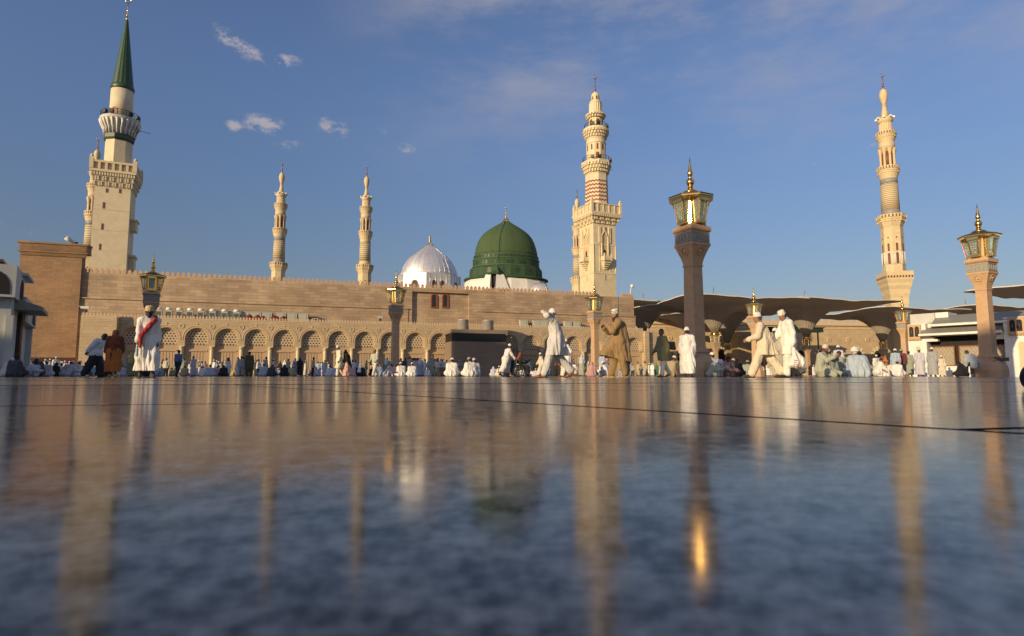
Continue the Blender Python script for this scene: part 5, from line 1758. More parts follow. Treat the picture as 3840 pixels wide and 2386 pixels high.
class Sdf:
    """rounded cones blended into one continuous surface, meshed by surface nets"""
    def __init__(self, h, k):
        self.h, self.k, self.p = h, k, []
        self.cuts = []; self.folds = None
    def c(self, a, ra, b, rb, f=None, q=1.0, k=None):
        self.p.append((np.array(a, np.float32), ra, np.array(b, np.float32), rb, None if f is None else np.array(f, np.float32), q, self.k if k is None else k))
    def s(self, a, r, k=None): self.c(a, r, np.array(a) + 1e-4, r, k=k)
    def cut(self, point, normal): self.cuts.append((np.array(point, np.float32), np.array(normal, np.float32)))
    def mesh(self):
        h = self.h; pad = 3 * h + .02
        fold = self.folds[0] * 1.4 if self.folds else 0
        lo = np.min([np.minimum(a - ra, b - rb) for a, ra, b, rb, *_ in self.p], 0) - pad - fold
        hi = np.max([np.maximum(a + ra, b + rb) for a, ra, b, rb, *_ in self.p], 0) + pad + fold
        n = np.ceil((hi - lo) / h).astype(int) + 1
        D = np.full(n, 9.0, np.float32)
        ax = [lo[i] + h * np.arange(n[i], dtype=np.float32) for i in range(3)]
        for a, ra, b, rb, f, q, k in self.p:
            m = k + 3 * h + fold
            l2 = np.minimum(a - ra, b - rb) - m; h2 = np.maximum(a + ra, b + rb) + m
            sl = []
            for i in range(3):
                i0 = max(0, int((l2[i] - lo[i]) / h)); i1 = min(n[i], int((h2[i] - lo[i]) / h) + 2)
                sl.append(slice(i0, i1))
            X = ax[0][sl[0]][:, None, None]; Y = ax[1][sl[1]][None, :, None]; Z = ax[2][sl[2]][None, None, :]
            ba = b - a; bb = float(ba @ ba) + 1e-12
            px_, py_, pz_ = X - a[0], Y - a[1], Z - a[2]
            t = np.clip((px_ * ba[0] + py_ * ba[1] + pz_ * ba[2]) / bb, 0, 1)
            wx, wy, wz = px_ - t * ba[0], py_ - t * ba[1], pz_ - t * ba[2]
            d2 = wx * wx + wy * wy + wz * wz
            if f is not None:
                comp = wx * f[0] + wy * f[1] + wz * f[2]
                d2 = d2 + comp * comp * (q * q - 1)
            d = np.sqrt(d2) - (ra + (rb - ra) * t)
            old = D[sl[0], sl[1], sl[2]]
            g = np.maximum(k - np.abs(old - d), 0) / k
            D[sl[0], sl[1], sl[2]] = np.minimum(old, d) - g * g * k * .25
        if self.folds:
            amp, freq, cx, cy, z0, z1, seed = self.folds; amp *= 1.35
            X = ax[0][:, None, None]; Y = ax[1][None, :, None]; Z = ax[2][None, None, :]
            an = np.arctan2(Y - cy, X - cx)
            w = np.clip((z1 - Z) / max(z1 - z0, .01), 0, 1)
            D += (amp * w) * (np.sin(an * freq + seed + 1.7 * np.sin(Z * 3.1 + seed)) * .6 + .4 * np.sin(an * (freq * 1.7) + 2 * seed + 5 * Z))
            D += amp * .35 * np.sin(X * 23 + seed) * np.sin(Y * 19 + 2 * seed) * np.sin(Z * 14 + 6 * X + seed)
        for pnt, nr in self.cuts:
            X = ax[0][:, None, None]; Y = ax[1][None, :, None]; Z = ax[2][None, None, :]
            nr = nr / np.linalg.norm(nr)
            D = np.maximum(D, (X - pnt[0]) * nr[0] + (Y - pnt[1]) * nr[1] + (Z - pnt[2]) * nr[2])
        return surface_nets(D, lo, h)

def surface_nets(D, lo, h):
    ins = D < 0
    nx, ny, nz = D.shape
    c = np.zeros((nx - 1, ny - 1, nz - 1), np.int8)
    offs = [(i, j, k) for i in (0, 1) for j in (0, 1) for k in (0, 1)]
    for (i, j, k) in offs: c += ins[i:nx - 1 + i, j:ny - 1 + j, k:nz - 1 + k]
    act = (c > 0) & (c < 8)
    idx = np.argwhere(act)
    ids = np.full(act.shape, -1, np.int64); ids[act] = np.arange(len(idx))
    P = np.zeros((len(idx), 3), np.float32); W = np.zeros(len(idx), np.float32)
    vals = {o: D[idx[:, 0] + o[0], idx[:, 1] + o[1], idx[:, 2] + o[2]] for o in offs}
    for o in offs:
        for ax_ in range(3):
            if o[ax_] == 1: continue
            o2 = list(o); o2[ax_] = 1; o2 = tuple(o2)
            a, b = vals[o], vals[o2]
            m = (a < 0) != (b < 0)
            t = np.where(m, a / np.where(m, a - b, 1), 0)
            pt = np.zeros((len(idx), 3), np.float32)
            for q in range(3): pt[:, q] = o[q]
            pt[:, ax_] += t
            P[m] += pt[m]; W[m] += 1
    P = P / W[:, None] + idx
    V = P * h + lo
    F_ = []
    for ax_ in range(3):
        u, v = (ax_ + 1) % 3, (ax_ + 2) % 3
        s0 = [slice(None)] * 3; s1 = [slice(None)] * 3
        s0[ax_] = slice(0, -1); s1[ax_] = slice(1, None)
        A, B = ins[tuple(s0)], ins[tuple(s1)]
        e = np.argwhere(A != B)
        e = e[(e[:, u] > 0) & (e[:, v] > 0) & (e[:, u] < D.shape[u] - 1) & (e[:, v] < D.shape[v] - 1)]
        if len(e) == 0: continue
        flip = ~A[e[:, 0], e[:, 1], e[:, 2]]
        def g(du, dv):
            q = e.copy(); q[:, u] += du; q[:, v] += dv
            return ids[q[:, 0], q[:, 1], q[:, 2]]
        quad = np.stack([g(-1, -1), g(0, -1), g(0, 0), g(-1, 0)], 1)
        quad[flip] = quad[flip][:, ::-1]
        F_.append(quad)
    return V, np.concatenate(F_)

def sdf_obj(name, sd, mat, parent=None):
    V, Fq = sd.mesh()
    me = bpy.data.meshes.new(name)
    me.vertices.add(len(V)); me.vertices.foreach_set('co', V.astype(np.float32).ravel())
    me.loops.add(len(Fq) * 4); me.loops.foreach_set('vertex_index', Fq.astype(np.int32).ravel())
    me.polygons.add(len(Fq)); me.polygons.foreach_set('loop_start', np.arange(0, len(Fq) * 4, 4, dtype=np.int32))
    me.polygons.foreach_set('use_smooth', np.ones(len(Fq), bool))
    me.update(calc_edges=True); me.validate()
    me.materials.append(mat)
    o = bpy.data.objects.new(name, me)
    COL.objects.link(o)
    if parent: o.parent = parent
    return o

def unit(v):
    v = np.array(v, np.float32); return v / (np.linalg.norm(v) + 1e-9)

# --- skeletons. A figure faces -y, its left hand is on +x, z is up, 1.72 m tall.
def pose(lean=0, legL=0, kneeL=0, legR=0, kneeR=0, armL=(8, 12, 15), armR=(8, 12, 15), yaw=0, nod=0, side=0, spread=3):
    """angles in degrees; legs swing forward +, knees bend back +; arm = (forward, out, elbow bend[, inward turn])"""
    J = {}
    rad = math.radians
    def leg(s, a, k):
        a_, b_ = rad(a), rad(a - k)
        sp = rad(spread)
        hip = V3(s * .095, 0, 0)
        kn = hip + .43 * V3(s * math.sin(sp) * .6, -math.sin(a_), -math.cos(a_))
        an = kn + .42 * V3(s * math.sin(sp) * .3, -math.sin(b_), -math.cos(b_))
        return hip, kn, an, b_
    hL, kL, aL, bL = leg(1, legL, kneeL); hR, kR, aR, bR = leg(-1, legR, kneeR)
    low = min(aL[2], aR[2])
    up = V3(0, 0, .085 - low)
    for n, v in (('hL', hL), ('kL', kL), ('aL', aL), ('hR', hR), ('kR', kR), ('aR', aR)): J[n] = v + up
    for s, a, b_ in (('L', J['aL'], bL), ('R', J['aR'], bR)):
        pit = -b_ * .8 if a[2] > .13 else -b_ * .25
        J['t' + s] = a + V3(.02 if s == 'L' else -.02, -.17 * math.cos(pit), -.045 + -.17 * math.sin(-pit) * -1 if a[2] > .13 else -.055)
        if a[2] <= .13: J['t' + s][2] = .03
    pel = V3(0, 0, 0) + up
    J['pel'] = pel
    l = rad(lean); sd_ = rad(side)
    upv = unit(V3(math.sin(sd_), -math.sin(l), math.cos(l)))
    fw = unit(V3(0, -math.cos(l), -math.sin(l)))
    J['che'] = pel + upv * .36
    J['nek'] = pel + upv * .54
    rt = V3(1, 0, 0)
    torso_arms(J, upv, fw, rt, armL, armR, yaw, nod)
    return J

def torso_arms(J, upv, fw, rt, armL, armR, yaw, nod):
    rad = math.radians
    J['up'], J['fw'] = upv, fw
    y, n = rad(yaw), rad(nod)
    fy = unit(fw * math.cos(y) + rt * math.sin(y))
    J['face'] = unit(fy * math.cos(n) - upv * math.sin(n))
    J['hup'] = unit(upv * math.cos(n) + fy * math.sin(n))
    J['hed'] = J['nek'] + J['hup'] * .155 + J['face'] * .025
    for s, sg, arm in (('L', 1, armL), ('R', -1, armR)):
        f, o, e = arm[:3]; inw = arm[3] if len(arm) > 3 else 0
        sh = J['nek'] - upv * .055 + rt * sg * .175
        f_, o_, e_ = rad(f), rad(o), rad(e)
        d = unit(-upv * math.cos(f_) * math.cos(o_) + fw * math.sin(f_) * math.cos(o_) + rt * sg * math.sin(o_))
        g = rad(f + e); i_ = rad(inw)
        d2 = unit(-upv * math.cos(g) * math.cos(o_ * .5) + fw * math.sin(g) + rt * sg * math.sin(o_ * .6))
        d2 = unit(d2 * math.cos(i_) - rt * sg * math.sin(i_))
        J['s' + s] = sh; J['e' + s] = sh + d * .29; J['w' + s] = J['e' + s] + d2 * .245
        J['hd' + s] = d2

def seat_pose(kind='cross', lean=12, armL=(35, 8, 40), armR=(35, 8, 40), yaw=0, nod=12, side=0):
    J = {}
    rad = math.radians
    pel = {'cross': V3(0, 0, .14), 'kneel': V3(0, .05, .26), 'squat': V3(0, .05, .15), 'bow': V3(0, .22, .36), 'chair': V3(0, 0, .52)}[kind]
    J['pel'] = pel
    if kind == 'cross':
        for s, g in (('L', 1), ('R', -1)):
            J['h' + s] = pel + V3(g * .10, -.02, 0); J['k' + s] = V3(g * .29, -.28, .19); J['a' + s] = V3(-g * .08, -.36, .07); J['t' + s] = V3(-g * .20, -.30, .05)
    elif kind == 'kneel':
        for s, g in (('L', 1), ('R', -1)):
            J['h' + s] = pel + V3(g * .10, -.02, 0); J['k' + s] = V3(g * .16, -.40, .09); J['a' + s] = V3(g * .10, .05, .08); J['t' + s] = V3(g * .09, .20, .05)
    elif kind == 'bow':
        for s, g in (('L', 1), ('R', -1)):
            J['h' + s] = pel + V3(g * .10, 0, 0); J['k' + s] = V3(g * .15, -.12, .09); J['a' + s] = V3(g * .10, .32, .08); J['t' + s] = V3(g * .09, .44, .03)
    elif kind == 'squat':
        for s, g in (('L', 1), ('R', -1)):
            J['h' + s] = pel + V3(g * .10, -.02, 0); J['k' + s] = V3(g * .15, -.36, .50); J['a' + s] = V3(g * .13, -.34, .085); J['t' + s] = V3(g * .15, -.50, .03)
    else:
        for s, g in (('L', 1), ('R', -1)):
            J['h' + s] = pel + V3(g * .10, -.02, 0); J['k' + s] = V3(g * .13, -.44, .50); J['a' + s] = V3(g * .12, -.46, .095); J['t' + s] = V3(g * .14, -.62, .04)
    l = rad(lean); sd_ = rad(side)
    upv = unit(V3(math.sin(sd_), -math.sin(l), math.cos(l))); fw = unit(V3(0, -math.cos(l), -math.sin(l)))
    J['che'] = pel + upv * .36; J['nek'] = pel + upv * .54
    torso_arms(J, upv, fw, V3(1, 0, 0), armL, armR, yaw, nod)
    return J

def body(J, h, skin, fine=True, curl=.6):
    B = Sdf(h, .035)
    fw, up = J['fw'], J['up']
    B.c(J['pel'], .125, J['che'], .125, fw, 1.35); B.c(J['che'], .125, J['nek'] - up * .08, .10, fw, 1.3)
    B.c(J['sL'], .058, J['sR'], .058)
    B.c(J['nek'] - up * .03, .058, J['hed'] - J['hup'] * .06, .052, k=.02)
    hu, fa = J['hup'], J['face']
    rt = np.cross(fa, hu)
    B.c(J['hed'] + hu * .040 - fa * .012, .088, J['hed'] - hu * .045 + fa * .022, .062, k=.03)
    B.c(J['hed'] - hu * .085 + fa * .055, .026, J['hed'] - hu * .06 + fa * .03, .04, k=.03)      # chin
    B.c(J['hed'] + hu * .005 + fa * .088, .009, J['hed'] - hu * .028 + fa * .104, .014, k=.012)  # nose
    if fine:
        B.c(J['hed'] + hu * .022 + fa * .078 - rt * .035, .010, J['hed'] + hu * .022 + fa * .078 + rt * .035, .010, k=.012)  # brow
        for s in (-1, 1):
            B.c(J['hed'] + hu * .012 + rt * s * .082, .014, J['hed'] - hu * .025 + rt * s * .080, .010, fa, .8, k=.008)       # ears
            B.s(J['hed'] + hu * .006 + fa * .078 + rt * s * .030, .011, k=.004)                                             # eyes
        B.c(J['hed'] - hu * .055 + fa * .084 - rt * .018, .008, J['hed'] - hu * .055 + fa * .084 + rt * .018, .008, k=.006)    # mouth
    for s, g in (('L', 1), ('R', -1)):
        B.c(J['s' + s], .052, J['e' + s], .040); B.c(J['e' + s], .040, J['w' + s], .027)
        B.c(J['h' + s], .088, J['k' + s], .056); B.c(J['k' + s], .054, J['a' + s], .036)
        B.c(J['a' + s] + V3(0, 0, -.045) * (1 if J['a' + s][2] < .16 else .6) + (J['a' + s] - J['t' + s]) * V3(.15, .15, 0), .032, J['t' + s], .028, k=.02)
        # hand: palm, four bent fingers of different lengths, thumb from the side of the palm
        d = J['hd' + s]; w = J['w' + s]
        n = unit(np.cross(d, np.cross(V3(g, 0, 0), d)) + 1e-6) * -1.0      # palm faces the body
        lat = unit(np.cross(d, n))
        if fine:
            B.c(w + d * .02, .026, w + d * .085, .032, n, 1.9, k=.015)
            for i, (o, L1, L2) in enumerate(((-.030, .036, .026), (-.010, .041, .030), (.011, .039, .028), (.030, .031, .022))):
                b0 = w + d * .088 + lat * o
                d1 = unit(d + n * curl * .7); d2 = unit(d * (1 - curl) + n * curl * 1.5)
                p1 = b0 + d1 * L1; p2 = p1 + d2 * L2
                B.c(b0, .0092, p1, .0088, k=.006); B.c(p1, .0088, p2, .0078, k=.006)
            fw_side = lat * (-1 if float(lat @ J['fw']) < 0 else 1)
            t0 = w + d * .035 + fw_side * .026; t1 = t0 + unit(d * .8 + fw_side * .55 + n * .2) * .04; t2 = t1 + unit(d + n * .5) * .03
            B.c(t0, .013, t1, .011, k=.008); B.c(t1, .011, t2, .009, k=.006)
        else:
            B.c(w + d * .02, .026, w + d * .10, .030, n, 1.7); B.c(w + d * .10, .026, w + d * .155 + n * .03, .017, n, 1.5)
    return sdf_obj('person', B, skin)

def lerp(a, b, t): return a + (b - a) * t

def torso_cloth(G, J, fat=1.0, slL=.98, slR=.98, slr=(.075, .068, .062)):
    fw, up = J['fw'], J['up']
    G.c(J['pel'], .165 * fat, J['che'], .160 * fat, fw, 1.3); G.c(J['che'], .160 * fat, J['nek'] - up * .085, .122, fw, 1.3)
    G.c(J['nek'] - up * .04, .075, J['nek'] - up * .015, .066)
    G.c(J['sL'] - up * .01, .076, J['sR'] - up * .01, .076)
    for s, q in (('L', slL), ('R', slR)):
        G.c(J['s' + s], slr[0], J['e' + s], slr[1])
        if q > 0: G.c(J['e' + s], slr[1], lerp(J['e' + s], J['w' + s], q), slr[2])

def skirt(G, J, z, flare=.15, wind=(0, 0, 0), r0=.15):
    """cloth from the hips round both legs down to height z, blown by wind (x, y, z) at the hem"""
    w = np.array(wind, np.float32)
    for s in 'LR':
        hp, kn, an = J['h' + s], J['k' + s], J['a' + s]
        if z >= kn[2]:
            t = (hp[2] - z) / max(.01, hp[2] - kn[2]); e = lerp(hp, kn, min(t, 1)); G.c(hp, r0, e + w, flare)
        else:
            t = min(1, (kn[2] - z) / max(.01, kn[2] - an[2])); e = lerp(kn, an, t)
            m = lerp(hp, kn, 1.0)
            G.c(hp, r0, m + w * .4, (r0 + flare) / 2); G.c(m + w * .4, (r0 + flare) / 2, e + w, flare)
    mid = (J['hL'] + J['hR']) / 2
    kL, kR = J['kL'], J['kR']
    if z < min(kL[2], kR[2]): e = (lerp(kL, J['aL'], .7) + lerp(kR, J['aR'], .7)) / 2
    else: e = (lerp(J['hL'], kL, .9) + lerp(J['hR'], kR, .9)) / 2
    G.c(mid, r0 * 1.1, e + w * .8, flare * .95)
    G.cut((0, 0, z), (0, 0, -1))

def trousers(J, h, mat, par, r=(.125, .10, .085), folds=.010, end=.93):
    G = Sdf(h, .05)
    for s in 'LR':
        G.c(J['h' + s], r[0], J['k' + s], r[1]); G.c(J['k' + s], r[1], lerp(J['k' + s], J['a' + s], end), r[2])
    G.c(J['hL'], .13, J['hR'], .13)
    G.folds = (folds, 5, float(J['pel'][0]), float(J['pel'][1]), 0, 1.0, .7)
    return sdf_obj('trousers', G, mat, par)

def cap(J, h, mat, par, tall=.0, name='cap', brim=.022, stripe=None):
    G = Sdf(h, .012)
    hu, fa = J['hup'], J['face']
    G.c(J['hed'] + hu * .050 - fa * .014, .0965, J['hed'] + hu * (.058 + tall) - fa * .016, .093)
    G.cut(J['hed'] + hu * brim, -hu + fa * .10)
    if tall > .02: G.cut(J['hed'] + hu * (.135 + tall * .6), hu)
    return sdf_obj(name, G, mat, par)

def hair(J, h, mat, par):
    G = Sdf(h, .015)
    hu, fa = J['hup'], J['face']
    G.c(J['hed'] + hu * .046 - fa * .020, .094, J['hed'] - hu * .015 - fa * .045, .070)
    G.cut(J['hed'] + hu * .03 + fa * .015, unit(fa * 1.0 - hu * .75))
    return sdf_obj('hair', G, mat, par)

def beard(J, h, mat, par, long=0.03):
    G = Sdf(h, .012)
    hu, fa = J['hup'], J['face']
    G.c(J['hed'] - hu * .062 + fa * .045, .047, J['hed'] - hu * (.095 + long) + fa * .066, .034)
    G.c(J['hed'] - hu * .02 + fa * .006, .078, J['hed'] - hu * .055 + fa * .02, .066)
    G.cut(J['hed'] - hu * .034 + fa * .02, unit(hu + fa * .42))
    return sdf_obj('beard', G, mat, par)

def turban(J, h, mat, par):
    G = Sdf(h, .02)
    hu, fa = J['hup'], J['face']
    rt = np.cross(fa, hu)
    G.c(J['hed'] + hu * .055 - fa * .01, .105, J['hed'] + hu * .10 - fa * .03, .085)
    for t in range(3):
        R0 = .102 - .012 * t
        pts = [J['hed'] + hu * (.035 + .035 * t + .02 * math.cos(q + t)) - fa * .012 + fa * R0 * math.cos(q) + rt * R0 * .92 * math.sin(q) for q in [2 * math.pi * i / 10 for i in range(11)]]
        for a, b in zip(pts, pts[1:]): G.c(a, .027, b, .027, k=.01)
    return sdf_obj('turban', G, mat, par)

def headcloth(J, h, mat, par, length=.38, name='headscarf', face_open=True):
    G = Sdf(h, .05)
    hu, fa, up, fw = J['hup'], J['face'], J['up'], J['fw']
    G.c(J['hed'] + hu * .045 - fa * .018, .108, J['hed'] - hu * .05 - fa * .03, .092)
    G.c(J['hed'] - hu * .05 - fa * .035, .09, J['nek'] - up * .06 - fw * .02, .13)
    G.c(J['nek'] - up * .05 - fw * .03, .15, J['nek'] - up * length - fw * .05, .19, fw, 1.25)
    G.c(J['sL'] - up * .0, .09, J['sR'], .09)
    if face_open: G.cut(J['hed'] + fa * .060, unit(fa * 1.0 + hu * .28))
    return sdf_obj(name, G, mat, par)

def sandal(J, s, h, mat, par):
    G = Sdf(h, .012)
    t, a = J['t' + s], J['a' + s]
    heel = a + (a - t) * V3(.22, .22, 0); heel[2] = t[2] - .012 + (a[2] - .085) * (1.0 if a[2] > .13 else 0)
    G.c(heel, .045, t + (t - a) * V3(.12, .12, 0) + V3(0, 0, -.012), .046, V3(0, 0, 1), 2.2)
    mid = lerp(a, t, .6) + V3(0, 0, .012)
    G.c(mid + V3(.045, 0, -.03), .013, mid + V3(0, 0, .025), .013); G.c(mid + V3(-.045, 0, -.03), .013, mid + V3(0, 0, .025), .013)
    return sdf_obj('sandal', G, mat, par)

def shoe(J, s, h, mat, par):
    G = Sdf(h, .02)
    t, a = J['t' + s], J['a' + s]
    heel = a + (a - t) * V3(.25, .25, .1) + V3(0, 0, -.05)
    G.c(heel, .043, t + V3(0, 0, .008), .040); G.c(a, .050, heel, .045)
    return sdf_obj('shoe', G, mat, par)

WHITE = (.74, .71, .66); CREAM = (.68, .58, .42); OFFW = (.70, .66, .57); TAN = (.29, .185, .08); OLIVE = (.20, .185, .085); GREYW = (.58, .56, .53)
SK1, SK2, SK3 = (.30, .145, .075), (.21, .095, .05), (.06, .032, .022)
def skin(c): return cloth(c, 'skin', .08, .6)
def place(o, u, Y, scale, face, dz=0.0):
    """stand a figure at pixel column u, Y metres ahead; face: 0 toward the camera, 90 to the picture's right, -90 left, 180 away"""
    x = gx(u, Y)
    o.location = (x, Y, dz)
    o.rotation_euler = (0, 0, R(face) - math.atan2(x, Y))
    o.scale = (scale,) * 3
    return o
def person(o, label, group=None): return tag(o, label, 'person', group)
def H(pxh, Y, std=1.72): return pxh * Y / F / std
# ------------------------------------------------------------------ the people nearest the camera, each with their own pose
hN, hC = .0085, .012
STRIDERS = 'people walking across the plaza'

# 1 striding man in pale grey clothes shading his eyes
J = pose(lean=4, legL=22, kneeL=3, legR=-20, kneeR=22, armL=(128, 34, 22, 58), armR=(-15, 10, 12), yaw=4, nod=-2, spread=4)
o = body(J, hN, skin(SK1), curl=.35)
person(o, 'striding person in pale grey tunic and trousers, forearm raised to shade the eyes', STRIDERS)
G = Sdf(hC, .05); torso_cloth(G, J, 1.04, .96, .96, (.078, .066, .056)); skirt(G, J, .55, .185, (0, .08, 0), .165)
G.c(J['sL'], .085, J['pel'] + V3(.08, .12, -.10), .11); G.c(J['che'] + V3(0, .09, 0), .10, J['pel'] + V3(0, .24, -.25), .08)
G.folds = (.022, 10, 0, 0, .5, 1.35, .4); sdf_obj('tunic', G, cloth(GREYW), o)
trousers(J, hC, cloth(mul(GREYW, .96)), o, (.125, .10, .088), .014, .9)
cap(J, .008, cloth(WHITE), o, .0); beard(J, .008, cloth((.55, .50, .40)), o, .05)
sandal(J, 'L', .009, M['wood'], o); sandal(J, 'R', .009, M['wood'], o)
place(o, 2082, 14.5, H(262, 14.5), -82)

# 2 man in white short sleeved tunic half hidden behind him
J = pose(lean=4, legL=20, kneeL=4, legR=-22, kneeR=22, armL=(-22, 14, 10), armR=(30, 10, 25), nod=4)
o = body(J, .010, skin(SK1))
person(o, 'bearded person in white short sleeved tunic striding half behind the one shading eyes', STRIDERS)
G = Sdf(.014, .05); torso_cloth(G, J, 1.08, .05, .05, (.085, .085, .08)); skirt(G, J, .62, .20, (0, .04, 0), .17)
G.folds = (.012, 8, 0, 0, .5, 1.3, 1.4); sdf_obj('tunic', G, cloth(WHITE), o)
trousers(J, .014, cloth(OFFW), o); cap(J, .009, cloth(WHITE), o); beard(J, .009, cloth(SK3), o, .02)
shoe(J, 'L', .012, M['wood'], o); shoe(J, 'R', .012, M['wood'], o)
place(o, 2128, 27, H(142, 27), -72)

# 3 man in tan, hand at chin, coat blown forward
J = pose(lean=5, legL=-6, kneeL=4, legR=15, kneeR=4, armL=(40, 8, 112, 42), armR=(46, 12, 82, 42), nod=6, spread=3)
o = body(J, hN, skin(SK1), curl=.95)
person(o, 'bearded person in tan long tunic walking with a hand raised to the chin', STRIDERS)
G = Sdf(hC, .05); torso_cloth(G, J, 1.06, .92, .96, (.086, .08, .068))
G.c(J['pel'] + V3(0, 0, -.02), .185, J['pel'] + V3(0, .07, -.55), .19); G.c(J['pel'] + V3(.02, .04, 0), .165, J['pel'] + V3(.04, .12, -.55), .17)
for x in (-.13, -.05, .03): G.c(J['pel'] + V3(x, -.06, .08), .13, J['pel'] + V3(x, -.46, -.42), .075, k=.09)
for x in (-.12, 0): G.c(J['pel'] + V3(x, -.04, .0), .13, J['pel'] + V3(x, -.24, -.46), .09, k=.09)
G.c(J['che'] + V3(0, .09, .05), .12, J['pel'] + V3(0, .14, -.1), .14)
G.cut((0, 0, .46), (0, -.25, -1))
G.folds = (.015, 8, 0, -.05, .45, 1.35, 2.2); sdf_obj('tunic', G, cloth(TAN), o)
trousers(J, hC, cloth(mul(TAN, .93)), o, (.125, .105, .085), .014, .92)
cap(J, .008, cloth(WHITE), o, .03, brim=.026)
G = Sdf(.007, .006)
for q in (.056, .094):
    pts = [J['hed'] + J['hup'] * q - J['face'] * .014 + (J['face'] * math.cos(a) + np.cross(J['face'], J['hup']) * math.sin(a)) * .096 for a in [2 * math.pi * i / 18 for i in range(19)]]
    for a_, b_ in zip(pts, pts[1:]): G.c(a_, .0075, b_, .0075)
sdf_obj('cap_stripes', G, cloth((.10, .08, .07)), o)
beard(J, .008, cloth((.035, .022, .018)), o, .05)
sandal(J, 'L', .009, M['trim'], o); sandal(J, 'R', .009, M['trim'], o)
place(o, 2325, 15.3, H(252, 15.3), -78)

# 4 olive tunic with shoulder bag
J = pose(lean=3, legL=10, kneeL=3, legR=-14, kneeR=16, armL=(-12, 10, 18), armR=(14, 10, 22), yaw=12)
o = body(J, .009, skin(SK2))
person(o, 'person in olive tunic and white trousers walking with a black shoulder bag', STRIDERS)
G = Sdf(hC, .05); torso_cloth(G, J, 1.1, .9, .9, (.085, .078, .07)); skirt(G, J, .60, .18, (0, 0, 0), .165)
G.folds = (.012, 8, 0, 0, .5, 1.3, 3.0); sdf_obj('tunic', G, cloth(OLIVE), o)
trousers(J, hC, cloth(OFFW), o, (.12, .09, .075)); hair(J, .009, cloth((.03, .022, .02)), o)
sandal(J, 'L', .010, M['wood'], o); sandal(J, 'R', .010, M['wood'], o)
place(o, 2488, 21.5, H(178, 21.5), -58)
G = Sdf(.012, .03)
c0 = J['pel'] + V3(.20, .22, .22)
G.c(c0 + V3(0, -.10, .08), .06, c0 + V3(0, .10, .08), .06); G.c(c0 + V3(0, -.13, -.08), .07, c0 + V3(0, .13, -.10), .07); G.c(c0 + V3(0, -.10, 0), .07, c0 + V3(0, .10, 0), .07)
bg = sdf_obj('shoulder_bag', G, cloth((.015, .015, .017)))
tag(bg, 'black shoulder bag hanging behind the person in the olive tunic', 'bag')
G = Sdf(.010, .01)
pts = [c0 + V3(0, -.10, .10), J['sL'] + V3(.02, .09, -.02), J['nek'] + V3(-.02, .05, .0), J['sR'] + V3(.03, -.08, -.06)]
for a_, b_ in zip(pts, pts[1:]): G.c(a_, .014, b_, .014)
G.c(pts[0], .014, c0 + V3(0, .1, .1), .014)
sdf_obj('strap', G, cloth((.015, .015, .017)), bg)
place(bg, 2488, 21.5, H(178, 21.5), -58)

# 5 white thobe seen from behind
J = pose(lean=2, legL=14, kneeL=6, legR=-10, kneeR=14, armL=(-4, 9, 10), armR=(4, 9, 14), nod=2)
o = body(J, .009, skin(SK2))
person(o, 'person in long white robe and cap walking away, beside the tallest lamp post', STRIDERS)
G = Sdf(hC, .06); torso_cloth(G, J, 1.05, .93, .93, (.08, .074, .068)); skirt(G, J, .13, .155, (0, 0, 0), .16)
G.folds = (.02, 10, 0, 0, .1, 1.25, 4.1); sdf_obj('long_robe', G, cloth(WHITE), o)
cap(J, .008, cloth(WHITE), o, .012); hair(J, .009, cloth((.03, .022, .02)), o)
shoe(J, 'L', .010, cloth((.05, .05, .06)), o); shoe(J, 'R', .010, cloth((.05, .05, .06)), o)
place(o, 2580, 21.4, H(184, 21.4), 176)

# 6 cream striding man
J = pose(lean=9, legL=24, kneeL=2, legR=-25, kneeR=12, armL=(24, 10, 52, 8), armR=(-24, 8, 16), nod=-2, spread=3)
o = body(J, hN, skin(SK1), curl=.8)
person(o, 'person in cream tunic and wide trousers taking a long stride, leading the pair', STRIDERS)
G = Sdf(hC, .05); torso_cloth(G, J, 1.03, .95, .95, (.082, .078, .068)); skirt(G, J, .58, .155, (0, .10, 0), .16)
G.c(J['pel'] + V3(0, .05, -.1), .15, J['pel'] + V3(.02, .36, -.56), .12); G.c(J['che'] + V3(0, .08, 0), .12, J['pel'] + V3(0, .22, -.3), .12)
G.folds = (.016, 8, 0, .1, .5, 1.35, 5.2); sdf_obj('tunic', G, cloth(CREAM), o)
trousers(J, hC, cloth(mul(CREAM, 1.03)), o, (.13, .112, .10), .014, .9)
cap(J, .008, cloth(WHITE), o, .01); hair(J, .009, cloth((.07, .05, .04)), o)
shoe(J, 'L', .010, cloth((.05, .03, .02)), o); shoe(J, 'R', .010, cloth((.05, .03, .02)), o)
place(o, 2868, 15.4, H(250, 15.4), -84)

# 7 white man with plastic bags, looking down
J = pose(lean=5, legL=12, kneeL=6, legR=-16, kneeR=26, armL=(-6, 8, 12), armR=(24, 12, 18), nod=22, yaw=8, spread=3)
o = body(J, hN, skin(SK1), curl=.75)
person(o, 'person in white tunic and cap looking down, carrying plastic bags', STRIDERS)
G = Sdf(hC, .05); torso_cloth(G, J, 1.02, .93, .93, (.08, .076, .066)); skirt(G, J, .60, .15, (0, 0, 0), .155)
G.folds = (.012, 8, 0, 0, .5, 1.35, 6.0); sdf_obj('tunic', G, cloth((.78, .75, .68)), o)
trousers(J, hC, cloth((.74, .71, .62)), o, (.125, .105, .095), .013, .9)
cap(J, .008, cloth(OFFW), o, .035); hair(J, .009, cloth((.03, .022, .02)), o)
G = Sdf(.006, .006)
G.c(J['hed'] - J['hup'] * .042 + J['face'] * .092 - V3(.022, 0, 0), .008, J['hed'] - J['hup'] * .042 + J['face'] * .092 + V3(.022, 0, 0), .008)
sdf_obj('moustache', G, cloth((.03, .022, .02)), o)
